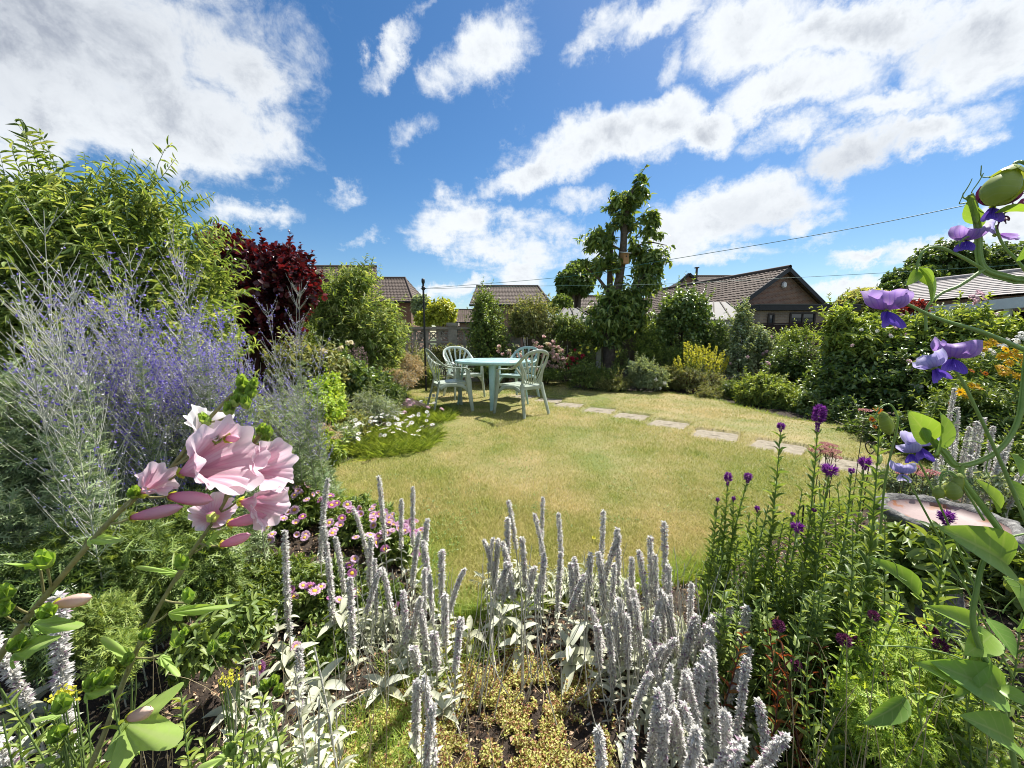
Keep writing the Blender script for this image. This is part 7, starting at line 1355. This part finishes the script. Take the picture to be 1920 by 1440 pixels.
for (x0,y0,x1,y1,w) in ((1762,912,1758,935,.006),(1785,905,1788,938,.009),(1800,890,1790,925,.006)):
    mb = MB(); o, e = P(x0,y0,.41), P(x1,y1,.41); rollbud(mb, o, e-o, np.linalg.norm(e-o), w*.75, r, .4); calyx(mb, o, e-o, .008, r, open_=.5); mb.build('pod', g_peabud, t)
for (x0,y0,x1,y1,w) in ((1898,1080,1895,1110,.008),(1915,1085,1918,1112,.007)):
    mb = MB(); o, e = P(x0,y0,.45), P(x1,y1,.45); rollbud(mb, o, e-o, np.linalg.norm(e-o), w*.7, r, .4); mb.build('pod', g_peabud, t)
pea_flower(t, 1725,838,.45, .026, (-.4,-.8,-.2), (-.1,.1,1), (p_pale, p_wing), r=r); pea_flower(t, 1692,888,.45, .020, (-.5,-.7,.2), (.1,.1,1), (p_pale, p_pale), r=r); pea_flower(t, 1708,850,.45, .018, (-.7,-.6,-.3), (-.2,.1,.7), (p_pale, p_wing), r=r)
mb = MB(); o, e = P(1655,775,.46), P(1668,815,.46); rollbud(mb, o, e-o, np.linalg.norm(e-o), .006, r, .4); calyx(mb, o, e-o, .010, r); mb.build('bud', g_peabud, t)

# ------------------------------------------------------------ low growth that clutters the near bed
bush('fennel_tuft', 'fine bright green feathery tuft at the edge of the bare soil', 'plant', [lobe(150,1120,235,1200,.92,.07), lobe(190,1190,250,1270,.85,.06)], g_bright, 260, 8, .035, .012, L_CUT, 601, m_greenstem, .003, kw=dict(up=.5, sh_len=.1, srad=.001))
bush('weed', 'dark green low plant in the shade under the arching mallow', 'plant', [lobe(-40,1040,130,1180,.95,.12), lobe(60,1130,190,1240,.9,.1)], g_dark, 420, 8, .045, .018, L_CUT, 602, m_greenstem, .003, kw=dict(up=.5, sh_len=.12, srad=.0012))
bush('weed', 'green leafy plant between the bare soil and the shaded daisies', 'plant', [lobe(380,1120,500,1230,1.05,.1), lobe(330,1180,420,1260,.95,.08)], g_mid, 380, 8, .032, .013, L_OVATE, 603, m_greenstem, .003, kw=dict(up=.5, sh_len=.1, srad=.0012, rag=.3))
stems_clump('goldenrod', 'pale green leafy shoots at the very front of the bed, below the mallow leaves', 'plant', [(0,220,1290,1400,.50,.62,12),(330,520,1290,1400,.58,.72,14)], g_bright, 604, L=.05, W=.014, splay=.8, dens=.012)
stems_clump('silver_shoots', 'silver felted shoots leaning over the bare soil towards the grass patch', 'plant', [(400,640,1210,1380,.62,.85,16)], g_ear, 605, L=.055, W=.017, T=L_EAR, splay=.7, dens=.016, stm=m_woolstem, rad=.003)
r = np.random.default_rng(606)
t = thing('yellow_weed', 'small plant with bright yellow clustered flowers in front of the withered spike', 'flower', (*P(125,1320,.55)[:2], 0))
mb = MB(); p_ = P(122,1305,.55)+r.normal(0,.008,(90,3))*[1.3,1,.6]; inst(mb, L_DIA, p_, frames(rand_dirs(r,90,0), rand_dirs(r,90)), .006); mb.build('flower_head', p_yel, t); mb = MB(); tubes(mb, np.stack([np.tile([*P(125,1320,.55)[:2], 0.],(12,1)), p_[:12]],1), .0012, 4); mb.build('stem', m_greenstem, t)
t = thing('yellow_weed', 'small yellow flowered sprig among the silver shoots', 'flower', (*P(428,1280,.7)[:2], 0))
mb = MB(); p_ = P(428,1272,.7)+r.normal(0,.008,(60,3)); inst(mb, L_DIA, p_, frames(rand_dirs(r,60,0), rand_dirs(r,60)), .006); mb.build('flower_head', p_yel, t); mb = MB(); tubes(mb, np.stack([np.tile([*P(430,1290,.7)[:2], 0.],(10,1)), p_[:10]],1), .0012, 4); mb.build('stem', m_greenstem, t)
bush('border_plant', 'dark leafy plant beside the pedestal of the bird bath', 'plant', [lobe(1830,1000,1990,1180,1.5,.2), lobe(1600,1000,1720,1130,1.4,.15), lobe(1660,985,1800,1110,1.12,.10), lobe(1880,900,2000,1050,1.9,.2)], g_mid, 700, 9, .05, .02, L_OVATE, 607, m_greenstem, .004, kw=dict(up=.5, sh_len=.15, srad=.0014, rag=.3))
stalks('pale_stalks', 'tangle of pale dry stalks between the woolly spikes', 170, 890, 1420, 1010, 1260, .95, 1.4, m_woolstem, .0019, r, .07)
stalks('pale_stalks', 'tangle of pale dry stalks between the daisy side spikes', 60, 620, 860, 1030, 1240, .95, 1.4, m_woolstem, .0017, r, .07)
print('objects', len(bpy.data.objects))
